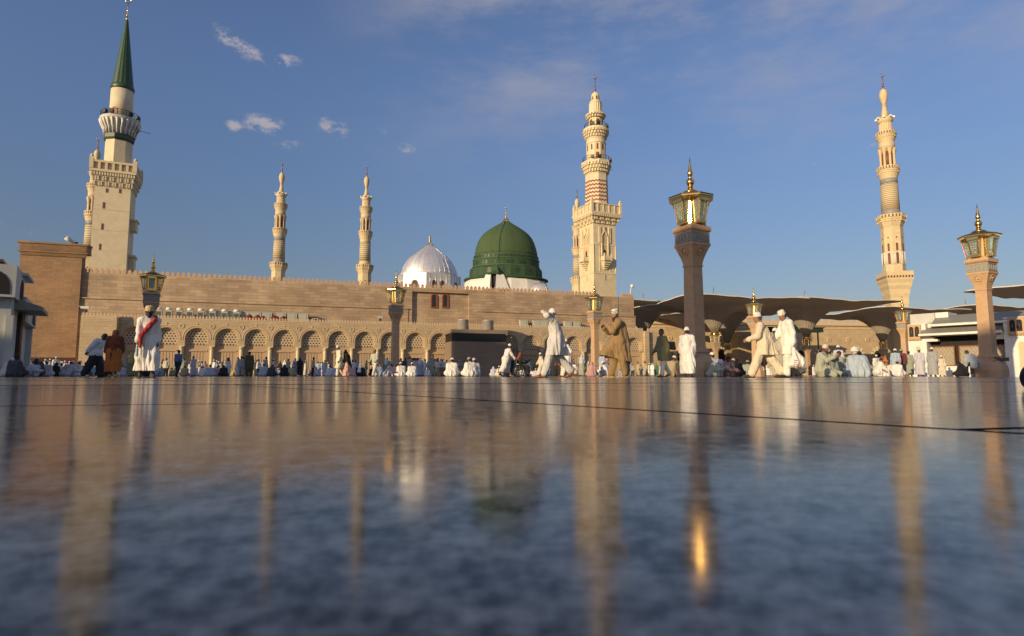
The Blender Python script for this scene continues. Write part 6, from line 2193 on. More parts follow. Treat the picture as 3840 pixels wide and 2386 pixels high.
shoe(J, 'L', .010, cloth((.02, .018, .018)), o); shoe(J, 'R', .010, cloth((.02, .018, .018)), o)
place(o, 2962, 15.4, H(251, 15.4), -62)
wl = J['wL'] + J['hdL'] * .11
def plastic_bag(off, size, label, mark):
    G = Sdf(.011, .05)
    c = wl + V3(*off)
    G.c(c + V3(0, 0, -.40) * size, .10 * size, c + V3(0, .03, -.40) * size, .12 * size); G.c(c + V3(0, -.08, -.43) * size, .07 * size, c + V3(0, .10, -.43) * size, .07 * size)
    G.c(wl + V3(0, 0, -.03), .018, c + V3(0, .03, -.30) * size, .09 * size)
    G.c(wl, .014, wl + V3(0, 0, -.06), .02)
    G.folds = (.012, 7, float(c[0]), float(c[1]), float(c[2]) - .6, float(c[2]), size)
    b = sdf_obj('plastic_bag', G, cloth((.72, .68, .62), 'thin plastic', .05, .45))
    tag(b, label, 'bag', 'white plastic carrier bags in the hand of the person looking down')
    if mark:
        G = Sdf(.008, .01)
        for q in range(4): G.c(c + V3(.105 * size, -.02 + .01 * q, -.33 - .05 * q), .013, c + V3(.11 * size, .03 + .01 * q, -.34 - .05 * q), .012)
        sdf_obj('red_print', G, cloth((.55, .09, .04)), b)
    return place(b, 2962, 15.4, H(251, 15.4), -62)
plastic_bag((.02, -.03, 0), 1.0, 'white plastic bag with red print, the one hanging in front', True)
plastic_bag((.0, .14, -.02), .95, 'plain white plastic bag hanging behind the red printed one', False)

# 8 pale olive robe behind the pair
J = pose(lean=2, legL=8, kneeL=4, legR=-12, kneeR=10, armL=(4, 8, 12), armR=(-4, 8, 12), nod=4)
o = body(J, .010, skin(SK1))
person(o, 'person in dull cream robe and white cap seen from behind between the striding pair', STRIDERS)
G = Sdf(.013, .06); torso_cloth(G, J, 1.1, .95, .95); skirt(G, J, .42, .19, (-.06, .06, 0), .17)
G.c(J['pel'], .16, J['pel'] + V3(-.20, .1, -.52), .13)
G.folds = (.013, 8, 0, 0, .3, 1.25, 2.7); sdf_obj('robe', G, cloth((.46, .42, .29)), o)
trousers(J, .014, cloth((.46, .42, .29)), o); cap(J, .009, cloth(WHITE), o, .01); hair(J, .01, cloth((.04, .03, .025)), o)
shoe(J, 'L', .012, M['wood'], o); shoe(J, 'R', .012, M['wood'], o)
place(o, 2912, 21.8, H(180, 21.8), 160)

# 9 tall man at the left in white robe with red scarf
J = pose(lean=0, legL=10, kneeL=3, legR=-8, kneeR=12, armL=(4, 4, 8), armR=(8, 6, 12), nod=16, yaw=-12)
o = body(J, hN, skin(SK3), curl=.55)
person(o, 'tall person in long white robe with a red scarf slung across the chest', STRIDERS)
G = Sdf(hC, .06); torso_cloth(G, J, .92, .95, .95, (.066, .062, .066)); skirt(G, J, .17, .13, (0, 0, 0), .13)
G.folds = (.024, 10, 0, 0, .1, 1.25, 1.1); sdf_obj('long_robe', G, cloth(WHITE), o)
cap(J, .008, cloth((.55, .43, .27)), o, .03, brim=.02); beard(J, .009, cloth((.05, .035, .03)), o, .01)
G = Sdf(.010, .03)
sl, ch = J['sL'], J['che']
G.c(sl + V3(-.04, .02, .07), .045, sl + V3(-.07, -.13, .0), .05); G.c(sl + V3(-.07, -.13, 0), .055, ch + V3(0, -.165, -.02), .06); G.c(ch + V3(0, -.165, -.02), .06, J['pel'] + V3(-.16, -.18, .10), .055); G.c(J['pel'] + V3(-.16, -.18, .1), .05, J['pel'] + V3(-.18, -.19, -.18), .03)
G.c(sl + V3(-.04, .02, .07), .05, J['nek'] + V3(0, .08, .0), .05)
G.folds = (.008, 6, 0, 0, .3, 1.6, 2.0); sdf_obj('red_scarf', G, cloth((.42, .045, .04)), o)
shoe(J, 'L', .010, cloth((.06, .05, .045)), o); shoe(J, 'R', .010, cloth((.06, .05, .045)), o)
place(o, 548, 14.8, H(264, 14.8), 4)
G = Sdf(.010, .02)
wR = J['wR'] + J['hdR'] * .12
G.c(wR + V3(0, 0, -.10), .032, wR + V3(0, 0, -.24), .034); G.c(wR + V3(0, 0, -.04), .014, wR + V3(0, 0, -.10), .03); G.s(wR + V3(0, 0, -.03), .018)
b = sdf_obj('water_bottle', G, cloth((.30, .42, .42), 'bottle', .05, .2)); tag(b, 'pale bluish water bottle held low by the tall person with the red scarf', 'bottle')
G = Sdf(.008, .01); G.c(wR + V3(0, 0, -.03), .020, wR + V3(0, 0, -.045), .020); sdf_obj('bottle_cap', G, cloth((.08, .16, .3)), b)
place(b, 548, 14.8, H(264, 14.8), 4)

# 10 white shirt, black trousers, leaning
J = pose(lean=16, legL=12, kneeL=6, legR=-18, kneeR=10, armL=(-30, 14, 10), armR=(-26, 10, 8), nod=18, side=0)
o = body(J, .010, skin(SK3))
person(o, 'person in loose white shirt and black trousers leaning forward, left of the orange shawl', STRIDERS)
G = Sdf(.013, .06); torso_cloth(G, J, 1.12, .8, .8, (.095, .09, .085)); skirt(G, J, .82, .17, (0, .06, 0), .17)
G.c(J['sL'] - V3(0, -.05, 0), .11, J['pel'] + V3(.05, .24, .0), .12); G.c(J['sR'] - V3(0, -.05, 0), .11, J['pel'] + V3(-.05, .24, .0), .12)
G.folds = (.012, 7, 0, .1, .6, 1.3, .2); sdf_obj('shirt', G, cloth((.66, .66, .66)), o)
trousers(J, .014, cloth((.018, .018, .02)), o, (.15, .14, .13)); hair(J, .01, cloth((.02, .016, .015)), o)
shoe(J, 'L', .012, cloth((.03, .03, .03)), o); shoe(J, 'R', .012, cloth((.5, .5, .5)), o)
place(o, 356, 23, H(166, 23), 62)

# 11 woman in orange and brown shawl
J = pose(lean=4, legL=8, kneeL=4, legR=-8, kneeR=6, armL=(10, 12, 30, 10), armR=(14, 12, 40, 10), nod=8)
o = body(J, .010, skin(SK3))
person(o, 'person wrapped in a large rust orange shawl over an orange dress', STRIDERS)
G = Sdf(.013, .07); torso_cloth(G, J, 1.05); skirt(G, J, .20, .165, (0, 0, 0), .165)
G.folds = (.014, 9, 0, 0, .1, 1.1, 3.3); sdf_obj('dress', G, cloth((.42, .13, .015)), o)
G = Sdf(.013, .07); G.c(J['sL'], .10, J['sR'], .10); G.c(J['che'], .165, J['pel'] + V3(0, .02, -.05), .175, J['fw'], 1.1); G.c(J['pel'], .18, J['pel'] + V3(.04, .04, -.38), .13); G.c(J['sL'], .11, J['eL'] + V3(0, 0, -.14), .12); G.c(J['sR'], .11, J['eR'] + V3(0, 0, -.10), .11); G.c(J['nek'], .09, J['che'], .15)
G.folds = (.016, 8, 0, 0, .4, 1.4, 1.9); sdf_obj('shawl', G, cloth((.155, .042, .013)), o)
headcloth(J, .011, cloth((.20, .052, .018)), o, .22, 'headscarf', False)
shoe(J, 'L', .012, cloth((.6, .34, .06)), o); shoe(J, 'R', .012, cloth((.6, .34, .06)), o)
place(o, 422, 21, H(174, 21), 168)

# 12 wheelchair group
Yw = 32.0
J = pose(lean=17, legL=14, kneeL=4, legR=-20, kneeR=14, armL=(46, 6, 10), armR=(46, 6, 10), nod=2)
o = body(J, .011, skin(SK2), curl=.95)
person(o, 'person in long white robe leaning forward to push the wheelchair', STRIDERS)
G = Sdf(.014, .06); torso_cloth(G, J, 1.12, .95, .95); skirt(G, J, .20, .14, (0, 0, 0), .17)
G.folds = (.012, 8, 0, 0, .2, 1.1, .9); sdf_obj('long_robe', G, cloth((.74, .69, .63)), o)
cap(J, .010, cloth(WHITE), o, .01); hair(J, .011, cloth((.03, .022, .02)), o)
sandal(J, 'L', .012, M['wood'], o); sandal(J, 'R', .012, M['wood'], o)
place(o, 1896, Yw, H(124, Yw), 118)
wc = empty('wheelchair', (0, 0, 0), 0, 'black wheelchair with big spoked wheels pushed by the person in white', 'wheelchair')
for s in (-1, 1):
    w = MB(); w.ring((s * .30, .05, .30), .285, .022, 'X', 28, 6); w.build('tyre', M['iron'], wc)
    w2 = MB(); w2.ring((s * .34, .05, .30), .24, .010, 'X', 24, 5)
    for i in range(12): w2.tube([(s * .30, .05, .30), (s * .30, .05 + .27 * math.cos(i * math.pi / 6), .30 + .27 * math.sin(i * math.pi / 6))], .005, 4)
    w2.build('wheel_spokes', M['steel'], wc)
    c_ = MB(); c_.ring((s * .24, -.42, .09), .075, .022, 'X', 16, 6); c_.tube([(s * .24, -.42, .09), (s * .25, -.36, .28)], .014, 6); c_.build('castor_wheel', M['iron'], wc)
    f_ = MB(); f_.tube([(s * .26, .24, .96), (s * .26, .20, .88), (s * .26, .20, .26), (s * .26, -.34, .26), (s * .26, -.52, .10)], .014, 6); f_.tube([(s * .26, .20, .66), (s * .26, -.26, .66), (s * .26, -.28, .48)], .014, 6); f_.tube([(s * .26, .34, .95), (s * .26, .20, .93)], .02, 6); f_.build('side_frame', M['steel'], wc)
    a_ = MB(); a_.box((s * .27, -.05, .69), (.06, .30, .05)); a_.build('armrest', M['black_panel'], wc)
    p_ = MB(); p_.box((s * .12, -.58, .12), (.16, .18, .03)); p_.build('footplate', M['iron'], wc)
b_ = MB(); b_.box((0, -.06, .49), (.46, .44, .05)); b_.build('seat', M['black_panel'], wc)
b_ = MB(); b_.box((0, .19, .72), (.46, .04, .42)); b_.build('backrest', M['black_panel'], wc)
place(wc, 1947, Yw - .1, 1.0, 100)
J = seat_pose('chair', 4, (30, 8, 70, 20), (60, 12, 50, 20), nod=4)
o = body(J, .011, skin(SK3))
person(o, 'person seated in the wheelchair, with maroon headscarf and black robe', 'people being pushed or sitting on seats')
G = Sdf(.015, .07); torso_cloth(G, J, 1.15, .97, .97, (.09, .085, .08)); 
for s in 'LR': G.c(J['h' + s], .14, J['k' + s], .13); G.c(J['k' + s], .13, lerp(J['k' + s], J['a' + s], .8), .12)
G.folds = (.012, 7, 0, -.2, 0, 1.0, .9); sdf_obj('black_robe', G, cloth((.016, .016, .018)), o)
headcloth(J, .013, cloth((.23, .05, .035)), o, .12)
G = Sdf(.012, .04); G.c(J['nek'] + V3(0, -.12, -.12), .07, J['che'] + V3(0, -.22, -.02), .06); sdf_obj('orange_scarf_end', G, cloth((.55, .09, .02)), o)
shoe(J, 'L', .012, cloth((.03, .03, .03)), o); shoe(J, 'R', .012, cloth((.03, .03, .03)), o)
place(o, 1947, Yw - .1, .96, 100)
J = pose(lean=6, legL=6, kneeL=4, legR=-6, kneeR=4, armL=(12, 8, 40), armR=(12, 8, 40), nod=8)
o = body(J, .013, skin(SK2))
person(o, 'person in black shawl and dark blue skirt walking just behind the wheelchair', STRIDERS)
G = Sdf(.016, .07); skirt(G, J, .28, .20, (0, 0, 0), .17); G.folds = (.014, 9, 0, 0, .2, 1, 2); sdf_obj('skirt', G, cloth((.012, .035, .075)), o)
G = Sdf(.016, .07); torso_cloth(G, J, 1.2); G.c(J['che'], .19, J['pel'] + V3(0, .05, -.12), .19); sdf_obj('shawl', G, cloth((.012, .012, .016)), o)
headcloth(J, .014, cloth((.014, .013, .016)), o, .2)
shoe(J, 'L', .014, cloth((.5, .4, .2)), o); shoe(J, 'R', .014, cloth((.5, .4, .2)), o)
place(o, 1917, Yw + .9, .86, 120)

# 13 couple at the left of the lamp: cream long shirt, and black cloak over a flowered skirt
Yc = 33.5
J = pose(lean=4, legL=12, kneeL=4, legR=-14, kneeR=10, armL=(6, 10, 16), armR=(-8, 10, 16), nod=10)
o = body(J, .011, skin(SK2))
person(o, 'person in pale yellow long shirt and cap walking beside the black cloak', STRIDERS)
G = Sdf(.014, .06); torso_cloth(G, J, 1.1, .95, .95); skirt(G, J, .48, .19, (0, 0, 0), .165)
G.folds = (.012, 8, 0, 0, .3, 1.2, 1.7); sdf_obj('long_shirt', G, cloth((.72, .67, .48)), o)
trousers(J, .015, cloth((.66, .62, .48)), o); cap(J, .010, cloth(WHITE), o, .03); hair(J, .011, cloth((.03, .022, .02)), o)
shoe(J, 'L', .013, M['wood'], o); shoe(J, 'R', .013, M['wood'], o)
place(o, 1271, Yc, H(115, Yc), -70)
J = pose(lean=7, legL=12, kneeL=4, legR=-12, kneeR=8, armL=(16, 8, 40, 10), armR=(16, 8, 40, 10), nod=8)
o = body(J, .011, skin(SK2))
person(o, 'person in a black cloak over a pink flowered skirt, walking beside the pale yellow shirt', STRIDERS)
fm, fnt, fb = new_mat('flowered_cloth'); T = NT(fnt); vo = T.n('ShaderNodeTexVoronoi'); vo.inputs['Scale'].default_value = 11; T.link(T.obj(), vo.inputs['Vector'])
T.link(T.mix(T.rng(vo.outputs['Distance'], .22, .5, 1, 0), (.66, .42, .32), T.mix(T.noise(4, 2, .5, T.obj()), (.5, .06, .06), (.42, .24, .30))), fb.inputs['Base Color']); fb.inputs['Roughness'].default_value = .85
G = Sdf(.014, .07); skirt(G, J, .06, .27, (0, .10, 0), .17); G.folds = (.02, 9, 0, .05, .0, .9, 2.4); sdf_obj('flowered_skirt', G, fm, o)
G = Sdf(.014, .08); torso_cloth(G, J, 1.2, .95, .95); G.c(J['che'] + V3(0, .06, 0), .19, J['pel'] + V3(0, .14, -.35), .18); G.c(J['sL'], .12, J['pel'] + V3(.16, .04, -.1), .13); G.c(J['sR'], .12, J['pel'] + V3(-.16, .04, -.1), .13)
G.folds = (.012, 7, 0, .05, .4, 1.3, .8); sdf_obj('black_cloak', G, cloth((.010, .010, .011)), o)
headcloth(J, .012, cloth((.010, .010, .012)), o, .3)
place(o, 1300, Yc + .2, H(100, Yc), -78)

# 14 walker with a grey messenger bag
Yb = 37.0
J = pose(lean=3, legL=26, kneeL=4, legR=-20, kneeR=30, armL=(10, 8, 50), armR=(14, 8, 40), yaw=-10)
o = body(J, .012, skin(SK2))
person(o, 'person in pale shirt and trousers walking with a dark grey messenger bag on the hip', STRIDERS)
G = Sdf(.014, .05); torso_cloth(G, J, 1.05, .9, .9); skirt(G, J, .86, .16, (0, 0, 0), .155); G.folds = (.01, 7, 0, 0, .6, 1.2, .3); sdf_obj('shirt', G, cloth((.46, .45, .36)), o)
trousers(J, .014, cloth((.62, .60, .50)), o, (.12, .095, .08)); hair(J, .012, cloth((.10, .06, .05)), o)
shoe(J, 'L', .013, M['wood'], o); shoe(J, 'R', .013, M['wood'], o)
place(o, 1405, Yb, H(104, Yb), -35)
G = Sdf(.014, .02); c0 = J['pel'] + V3(-.24, -.02, -.02); G.c(c0 + V3(0, -.13, .07), .04, c0 + V3(0, .13, .07), .04); G.c(c0 + V3(0, -.13, -.08), .045, c0 + V3(0, .13, -.08), .045); G.c(c0 + V3(0, -.12, 0), .05, c0 + V3(0, .12, 0), .05)
bg = sdf_obj('messenger_bag', G, cloth((.055, .055, .06))); tag(bg, 'dark grey messenger bag on the hip of the walker in pale clothes', 'bag')
G = Sdf(.012, .01); G.c(c0 + V3(.02, .12, .1), .016, J['sL'] + V3(0, .06, .05), .016); sdf_obj('strap', G, cloth((.055, .055, .06)), bg)
place(bg, 1405, Yb, H(104, Yb), -35)

# 15 blue shirt and dark trousers, seen from behind, walking right
J = pose(lean=3, legL=10, kneeL=4, legR=-14, kneeR=14, armL=(8, 8, 12), armR=(-12, 12, 10))
o = body(J, .012, skin(SK3))
person(o, 'person in blue shirt tucked into dark blue trousers walking past the arches', STRIDERS)
G = Sdf(.014, .05); torso_cloth(G, J, 1.0, .92, .92, (.075, .07, .06)); G.cut(J['pel'] - V3(0, 0, .02), (0, 0, -1)); sdf_obj('shirt', G, cloth((.14, .19, .30)), o)
trousers(J, .014, cloth((.020, .034, .06)), o, (.115, .09, .075)); hair(J, .012, cloth((.02, .016, .015)), o)
shoe(J, 'L', .013, cloth((.02, .02, .02)), o); shoe(J, 'R', .013, cloth((.02, .02, .02)), o)
place(o, 665, 39, H(98, 39), 150)

# 16 brown robe standing
J = pose(lean=0, legL=2, kneeL=2, legR=-2, kneeR=2, armL=(4, 9, 10), armR=(4, 9, 10), spread=7)
o = body(J, .012, skin(SK3))
person(o, 'broad person in dark brown tunic and trousers standing with back turned before the arches', STRIDERS)
G = Sdf(.014, .06); torso_cloth(G, J, 1.18, .95, .95, (.09, .085, .08)); skirt(G, J, .50, .19, (0, 0, 0), .18); G.folds = (.01, 7, 0, 0, .3, 1.2, 2.1); sdf_obj('tunic', G, cloth((.10, .075, .035)), o)
trousers(J, .014, cloth((.10, .075, .035)), o, (.13, .12, .11)); hair(J, .012, cloth((.02, .016, .015)), o)
shoe(J, 'L', .013, cloth((.02, .02, .02)), o); shoe(J, 'R', .013, cloth((.02, .02, .02)), o)
place(o, 933, 42, H(91, 42), 178)

# 17 turbaned man in blue sitting at the right
J = seat_pose('cross', 14, (40, 16, 40, 20), (55, 22, 30, 10), nod=2, yaw=30, side=4)
o = body(J, .011, skin(SK2))
person(o, 'large person in pale blue robe and white turban sitting on the floor', 'people sitting on the plaza')
def sit_robe(J, h, mat, par, fat=1.2, seed=.5, amp=.016, name='robe', sl=(.085, .08, .07)):
    G = Sdf(h, .06); torso_cloth(G, J, fat * .92, .95, .95, sl)
    for s in 'LR':
        G.c(J['h' + s], .135, J['k' + s], .105); G.c(J['k' + s], .10, J['a' + s], .085)
        sg = 1 if s == 'L' else -1
        G.c(J['s' + s] + J['up'] * -.06 - J['fw'] * .02, .085 * fat, J['h' + s] + V3(sg * .045, .04, .0), .125 * fat, k=.08)
    G.c(J['pel'] + V3(0, .05, .02), .165, J['pel'] + V3(0, -.15, .0), .15)
    G.cut((0, 0, .012), (0, 0, -1)); G.folds = (amp, 9, 0, -.05, 0, .75, seed)
    return sdf_obj(name, G, mat, par)
sit_robe(J, .014, cloth((.40, .47, .53)), o, 1.45, .7)
turban(J, .010, cloth((.72, .66, .58)), o); beard(J, .010, cloth((.45, .43, .4)), o, .02)
place(o, 3225, 19.0, 1.0, 195)

# 18 kneeling man with cream cap and upheld hands
J = seat_pose('kneel', 6, (62, 6, 72, 30), (55, 6, 70, 24), nod=8, yaw=10)
o = body(J, .010, skin(SK2), curl=.4)
person(o, 'kneeling person in grey green robe and cream cap, hands together before the chest', 'people sitting on the plaza')
sit_robe(J, .014, cloth((.36, .37, .28)), o, 1.22, 1.9)
cap(J, .009, cloth((.68, .55, .47)), o, .02); beard(J, .009, cloth((.04, .03, .025)), o, .03)
place(o, 3092, 20, 1.0, 62)

# 19 reader with white turban and book by the tallest lamp post
J = seat_pose('squat', 30, (70, 6, 60, 18), (62, 6, 66, 18), nod=34)
o = body(J, .010, skin(SK1), curl=.6)
person(o, 'person in white cap sitting bent over an open book beside the tallest lamp post', 'people sitting on the plaza')
sit_robe(J, .014, cloth((.55, .55, .44)), o, 1.15, 2.9); turban(J, .010, cloth((.74, .70, .66)), o); beard(J, .010, cloth((.3, .25, .2)), o, .02)
place(o, 2672, 24, .86, 62)
bk = MB(); Lh, Rh = J['wL'] + J['hdL'] * .14, J['wR'] + J['hdR'] * .14
mid = (Lh + Rh) / 2 + V3(0, -.06, .03)
for s in (-1, 1): bk.box(mid + V3(s * .085, 0, .03), (.17, .02, .22), M=Matrix.Rotation(s * .35, 3, 'Z') @ Matrix.Rotation(-.7, 3, 'X'))
bo = bk.build('open_book', M['trim']); tag(bo, 'small open book held by the bent reader beside the tallest lamp post', 'book')
place(bo, 2672, 24, .86, 62)

# 20 man seated on the foot of the big right lamp post, and dark robed person on the floor beside him
J = seat_pose('chair', 24, (20, 10, 10), (10, 10, 10), nod=10, side=10)
o = body(J, .011, skin(SK2))
person(o, 'person in pale blue shirt sitting on the broad lamp post foot', 'people sitting on the plaza')
G = Sdf(.014, .06); torso_cloth(G, J, 1.15, .8, .8, (.095, .09, .08)); G.c(J['pel'], .18, J['pel'] + V3(0, .05, -.1), .16); G.folds = (.012, 7, 0, 0, .4, 1.2, 1.2); sdf_obj('shirt', G, cloth((.50, .53, .52)), o)
trousers(J, .015, cloth((.05, .05, .10)), o); hair(J, .012, cloth((.10, .06, .05)), o)
shoe(J, 'L', .013, cloth((.03, .03, .03)), o); shoe(J, 'R', .013, cloth((.03, .03, .03)), o)
place(o, 3654, 31.2, 1.0, 205, .14)
J = seat_pose('cross', 20, nod=15)
o = body(J, .013, skin(SK2))
person(o, 'person in black robe sitting against the foot of the big lamp post', 'people sitting on the plaza')
sit_robe(J, .018, cloth((.012, .010, .014)), o, 1.2, .3, name='black_robe'); headcloth(J, .014, cloth((.012, .010, .014)), o, .3)
place(o, 3618, 31.0, .92, 250)
cs = empty('black_case', (0, 0, 0), 0, 'black oblong case lying on the foot of the big lamp post at the right', 'case')
b_ = MB(); b_.box((0, 0, .11), (.62, .2, .18)); b_.box((.05, -.105, .11), (.3, .015, .1)); b_.build('case_body', M['black_panel'], cs)
b_ = MB(); b_.tube([(-.1, 0, .2), (-.08, 0, .25), (.08, 0, .25), (.1, 0, .2)], .014, 6); b_.build('handle', M['iron'], cs)
place(cs, 3760, 31.45, 1.0, 4, .80)
# dark purple cloth bag lying close to the camera at the right edge
G = Sdf(.008, .05); G.c((.045, 0, .045), .045, (.22, .02, .05), .055); G.c((.1, 0, .05), .06, (.2, .05, .07), .05); G.cut((0, 0, .001), (0, 0, -1)); G.folds = (.006, 7, .1, 0, 0, .12, .4)
bg = sdf_obj('cloth_bag', G, cloth((.035, .012, .03))); tag(bg, 'dark purple cloth bag on the floor, cut by the right edge of the picture', 'bag')
G = Sdf(.006, .01); G.c((.05, -.03, .08), .01, (.10, -.02, .13), .01); G.c((.10, -.02, .13), .01, (.17, -.02, .10), .01); sdf_obj('handle', G, cloth((.03, .01, .025)), bg)
bg.location = (gx(3826, 2.1) + .015, 2.1, 0); bg.rotation_euler = (0, 0, R(10))
# ------------------------------------------------------------------ the crowd: a few figures built once, copied one by one
PROTO = {}
def grab(kind, objs):
    """keep the meshes of a finished figure: (part name, mesh)"""
    PROTO[kind] = [(o.name.split('.')[0], o.data) for o in objs]
    for o in objs: bpy.data.objects.remove(o)

def make_proto(kind):
    hb, hc = .020, .022
    sk, cl = M['concrete'], M['concrete']
    seated = kind.startswith('sit') or kind in ('kneel', 'bow', 'squat', 'sitcloak')
    P_ = {
        'stand': pose(0, 3, 2, -3, 3, (6, 9, 12), (2, 9, 14), nod=6),
        'stand2': pose(3, 5, 4, -4, 4, (30, 8, 60, 20), (24, 8, 66, 20), nod=12),
        'walk': pose(4, 20, 4, -18, 20, (-16, 8, 14), (22, 8, 18), nod=4),
        'shirt': pose(1, 4, 2, -5, 5, (8, 10, 18), (-4, 10, 16), nod=4),
        'ghutra': pose(0, 3, 2, -3, 3, (6, 9, 16), (8, 9, 14), nod=4),
        'cloak': pose(2, 4, 2, -4, 4, (10, 8, 40, 14), (10, 8, 40, 14), nod=6),
        'sit': seat_pose('cross', 16, nod=12), 'sit2': seat_pose('cross', 6, (20, 10, 60, 30), (30, 10, 50, 30), nod=4, yaw=20),
        'sitcloak': seat_pose('cross', 18, nod=16), 'kneel': seat_pose('kneel', 14, nod=14),
        'squat': seat_pose('squat', 26, (60, 8, 40), (60, 8, 40), nod=10), 'bow': seat_pose('bow', 74, (70, 14, 40), (70, 14, 40), nod=12)}
    J = P_[kind]
    o = body(J, hb, sk, False)
    out = [o]
    if kind in ('stand', 'stand2', 'walk', 'ghutra', 'cloak'):
        G = Sdf(hc, .06); torso_cloth(G, J, 1.04, .94, .94, (.08, .075, .068)); skirt(G, J, .12, .155, (0, 0, 0), .155); G.folds = (.014, 8, 0, 0, .1, 1.2, len(kind)); out.append(sdf_obj('robe', G, cl))
    elif kind == 'shirt':
        G = Sdf(hc, .05); torso_cloth(G, J, 1.05, .9, .9, (.08, .075, .068)); skirt(G, J, .78, .16, (0, 0, 0), .16); G.folds = (.012, 7, 0, 0, .5, 1.2, 1); out.append(sdf_obj('shirt', G, cl))
        out.append(trousers(J, hc, cl, None, (.12, .095, .08)))
    else:
        q = sit_robe(J, hc, cl, None, 1.22, len(kind) * .7, .018); out.append(q)
    if kind in ('ghutra',): out.append(headcloth(J, .02, cl, None, .26, 'headcloth'))
    elif kind in ('cloak', 'sitcloak'): out.append(headcloth(J, .02, cl, None, .36, 'headscarf'))
    else:
        out.append(cap(J, .014, cl, None, .012)); out.append(hair(J, .016, cl, None))
    if not seated and kind != 'cloak':
        for s_ in 'LR': out.append(shoe(J, s_, .018, cl, None))
    grab(kind, out)
for k_ in ('stand', 'stand2', 'walk', 'shirt', 'ghutra', 'cloak', 'sit', 'sit2', 'sitcloak', 'kneel', 'squat', 'bow'): make_proto(k_)

CLR = {'W': ('white', (.72, .69, .63)), 'C': ('cream', (.64, .56, .42)), 'L': ('pale lilac', (.50, .49, .54)), 'G': ('grey', (.33, .33, .33)), 'K': ('black', (.013, .013, .015)),  # L is white cloth with its bluish shade put into the colour
       'B': ('brown', (.16, .09, .05)), 'O': ('olive', (.26, .24, .13)), 'T': ('teal', (.06, .22, .25)), 'N': ('navy', (.02, .035, .08)), 'R': ('red', (.36, .03, .03)),
       'P': ('pink', (.48, .28, .24)), 'Y': ('yellow', (.55, .42, .12)), 'E': ('green', (.05, .20, .11)), 'H': ('khaki', (.40, .33, .20)), 'S': ('pale blue', (.34, .42, .52)), 'D': ('dark grey', (.06, .06, .065)), 'A': ('orange', (.50, .16, .04)), 'M': ('maroon', (.14, .03, .04)), 'I': ('grey green', (.30, .32, .25))}
seen = {}
def arch_place(u, n):
    if n == -2: return 'by the left pier'
def place_words(u, Y):
    if u < 118: return 'by the grey gatehouse'
    if u < 290: return 'before the brown wing'
    if u < 440: return 'before the plain left pier'
    for q, (a, b) in enumerate(((1663, 1900), (2430, 2600), (2600, 2690), (2690, 2810), (2810, 2900), (2900, 3010), (3010, 3080), (3080, 3200), (3200, 3300), (3300, 3420), (3420, 3900))):
        if a <= u < b: return ('before the brown block', 'left of the tallest lamp post', 'right of the tallest lamp post', 'left of the striding pair', 'behind the foremost strider', 'behind the plastic bags', 'beyond the hanging bags', 'near the kneeling one in cream cap', 'near the pale blue turbaned one', 'left of the white building', 'before the white building')[q]
    arches = [496, 615, 732, 845, 956, 1065, 1170, 1273, 1372, 1471, 1565, 1658, 1746, 1834, 1921, 2003, 2084, 2164, 2240, 2315, 2388]
    i = min(range(len(arches)), key=lambda q: abs(arches[q] - u))
    return 'before %s arch from left' % ord_[i]

GROUPS = {'stand': 'crowd of people standing about the plaza', 'sit': 'crowd of people sitting on the plaza floor'}
def member(kind, u, top, robe, capc='W', face=180, words='', sk=1, Y=None, second=None, k=1.0):
    std = {'sit': .90, 'sit2': .92, 'sitcloak': .92, 'kneel': 1.02, 'squat': .92, 'bow': .60}.get(kind, 1.72)
    if Y is None: Y = max(18, std * F / (1414 - top))
    sc = k * random.uniform(.98, 1.02)
    if Y > 95: Y = 95
    base = None
    hat = {'W': 'white cap', '-': 'bare head', 'K': 'dark cap', 'C': 'cream cap', 'B': 'brown cap', 'R': 'red cap', 'G': 'grey cap', 'L': 'shade-tinted cap', 'P': 'pink cap'}
    rname, rcol = CLR[robe]
    skc = (SK1, SK2, SK3)[sk]
    parts = PROTO[kind]
    for i, (nm, me) in enumerate(parts):
        if i == 0:
            base = bpy.data.objects.new('person', me); COL.objects.link(base); ob = base; col = skin(skc)
        else:
            if nm == 'cap' and capc == '-': continue
            ob = bpy.data.objects.new(nm, me); COL.objects.link(ob); ob.parent = base
            if nm in ('robe', 'shirt'): col = cloth(rcol)
            elif nm == 'trousers': col = cloth(CLR[second or 'N'][1])
            elif nm == 'cap': col = cloth(CLR[capc][1])
            elif nm in ('headcloth', 'headscarf'): col = cloth(CLR[second or robe][1])
            elif nm == 'hair': col = cloth((.025, .019, .016))
            else: col = cloth((.06, .04, .03))
        ob.material_slots[0].link = 'OBJECT'; ob.material_slots[0].material = col
    place(base, u, Y, sc, face + random.uniform(-12, 12))
    verb = {'sit': 'sitting', 'sit2': 'sitting', 'sitcloak': 'sitting', 'kneel': 'kneeling', 'squat': 'squatting', 'bow': 'bowing low', 'walk': 'walking', 'stand2': 'arms folded'}.get(kind, 'standing')
    wear = {'cloak': 'cloak', 'sitcloak': 'cloak', 'shirt': 'shirt and %s trousers' % CLR[second or 'N'][0]}.get(kind, 'robe')
    head = {'cloak': CLR[second or robe][0] + ' headscarf', 'sitcloak': CLR[second or robe][0] + ' headscarf', 'ghutra': CLR[second or robe][0] + ' headcloth'}.get(kind, hat.get(capc, 'cap'))
    far = 'small ' if Y > 60 else ''
    lab = '%sperson in %s %s, %s, %s %s' % (far, rname, wear, head, verb, words or place_words(u, Y))
    lab = lab.replace('and ' + CLR[second or 'N'][0] + ' trousers', '').replace('  ', ' ').replace(' ,', ',') if len(lab.split()) > 14 else lab
    seen.setdefault(lab, []).append((u, base))
    person(base, lab, GROUPS['sit' if kind in ('sit', 'sit2', 'sitcloak', 'kneel', 'squat', 'bow') else 'stand'])
    return base
m_ = member
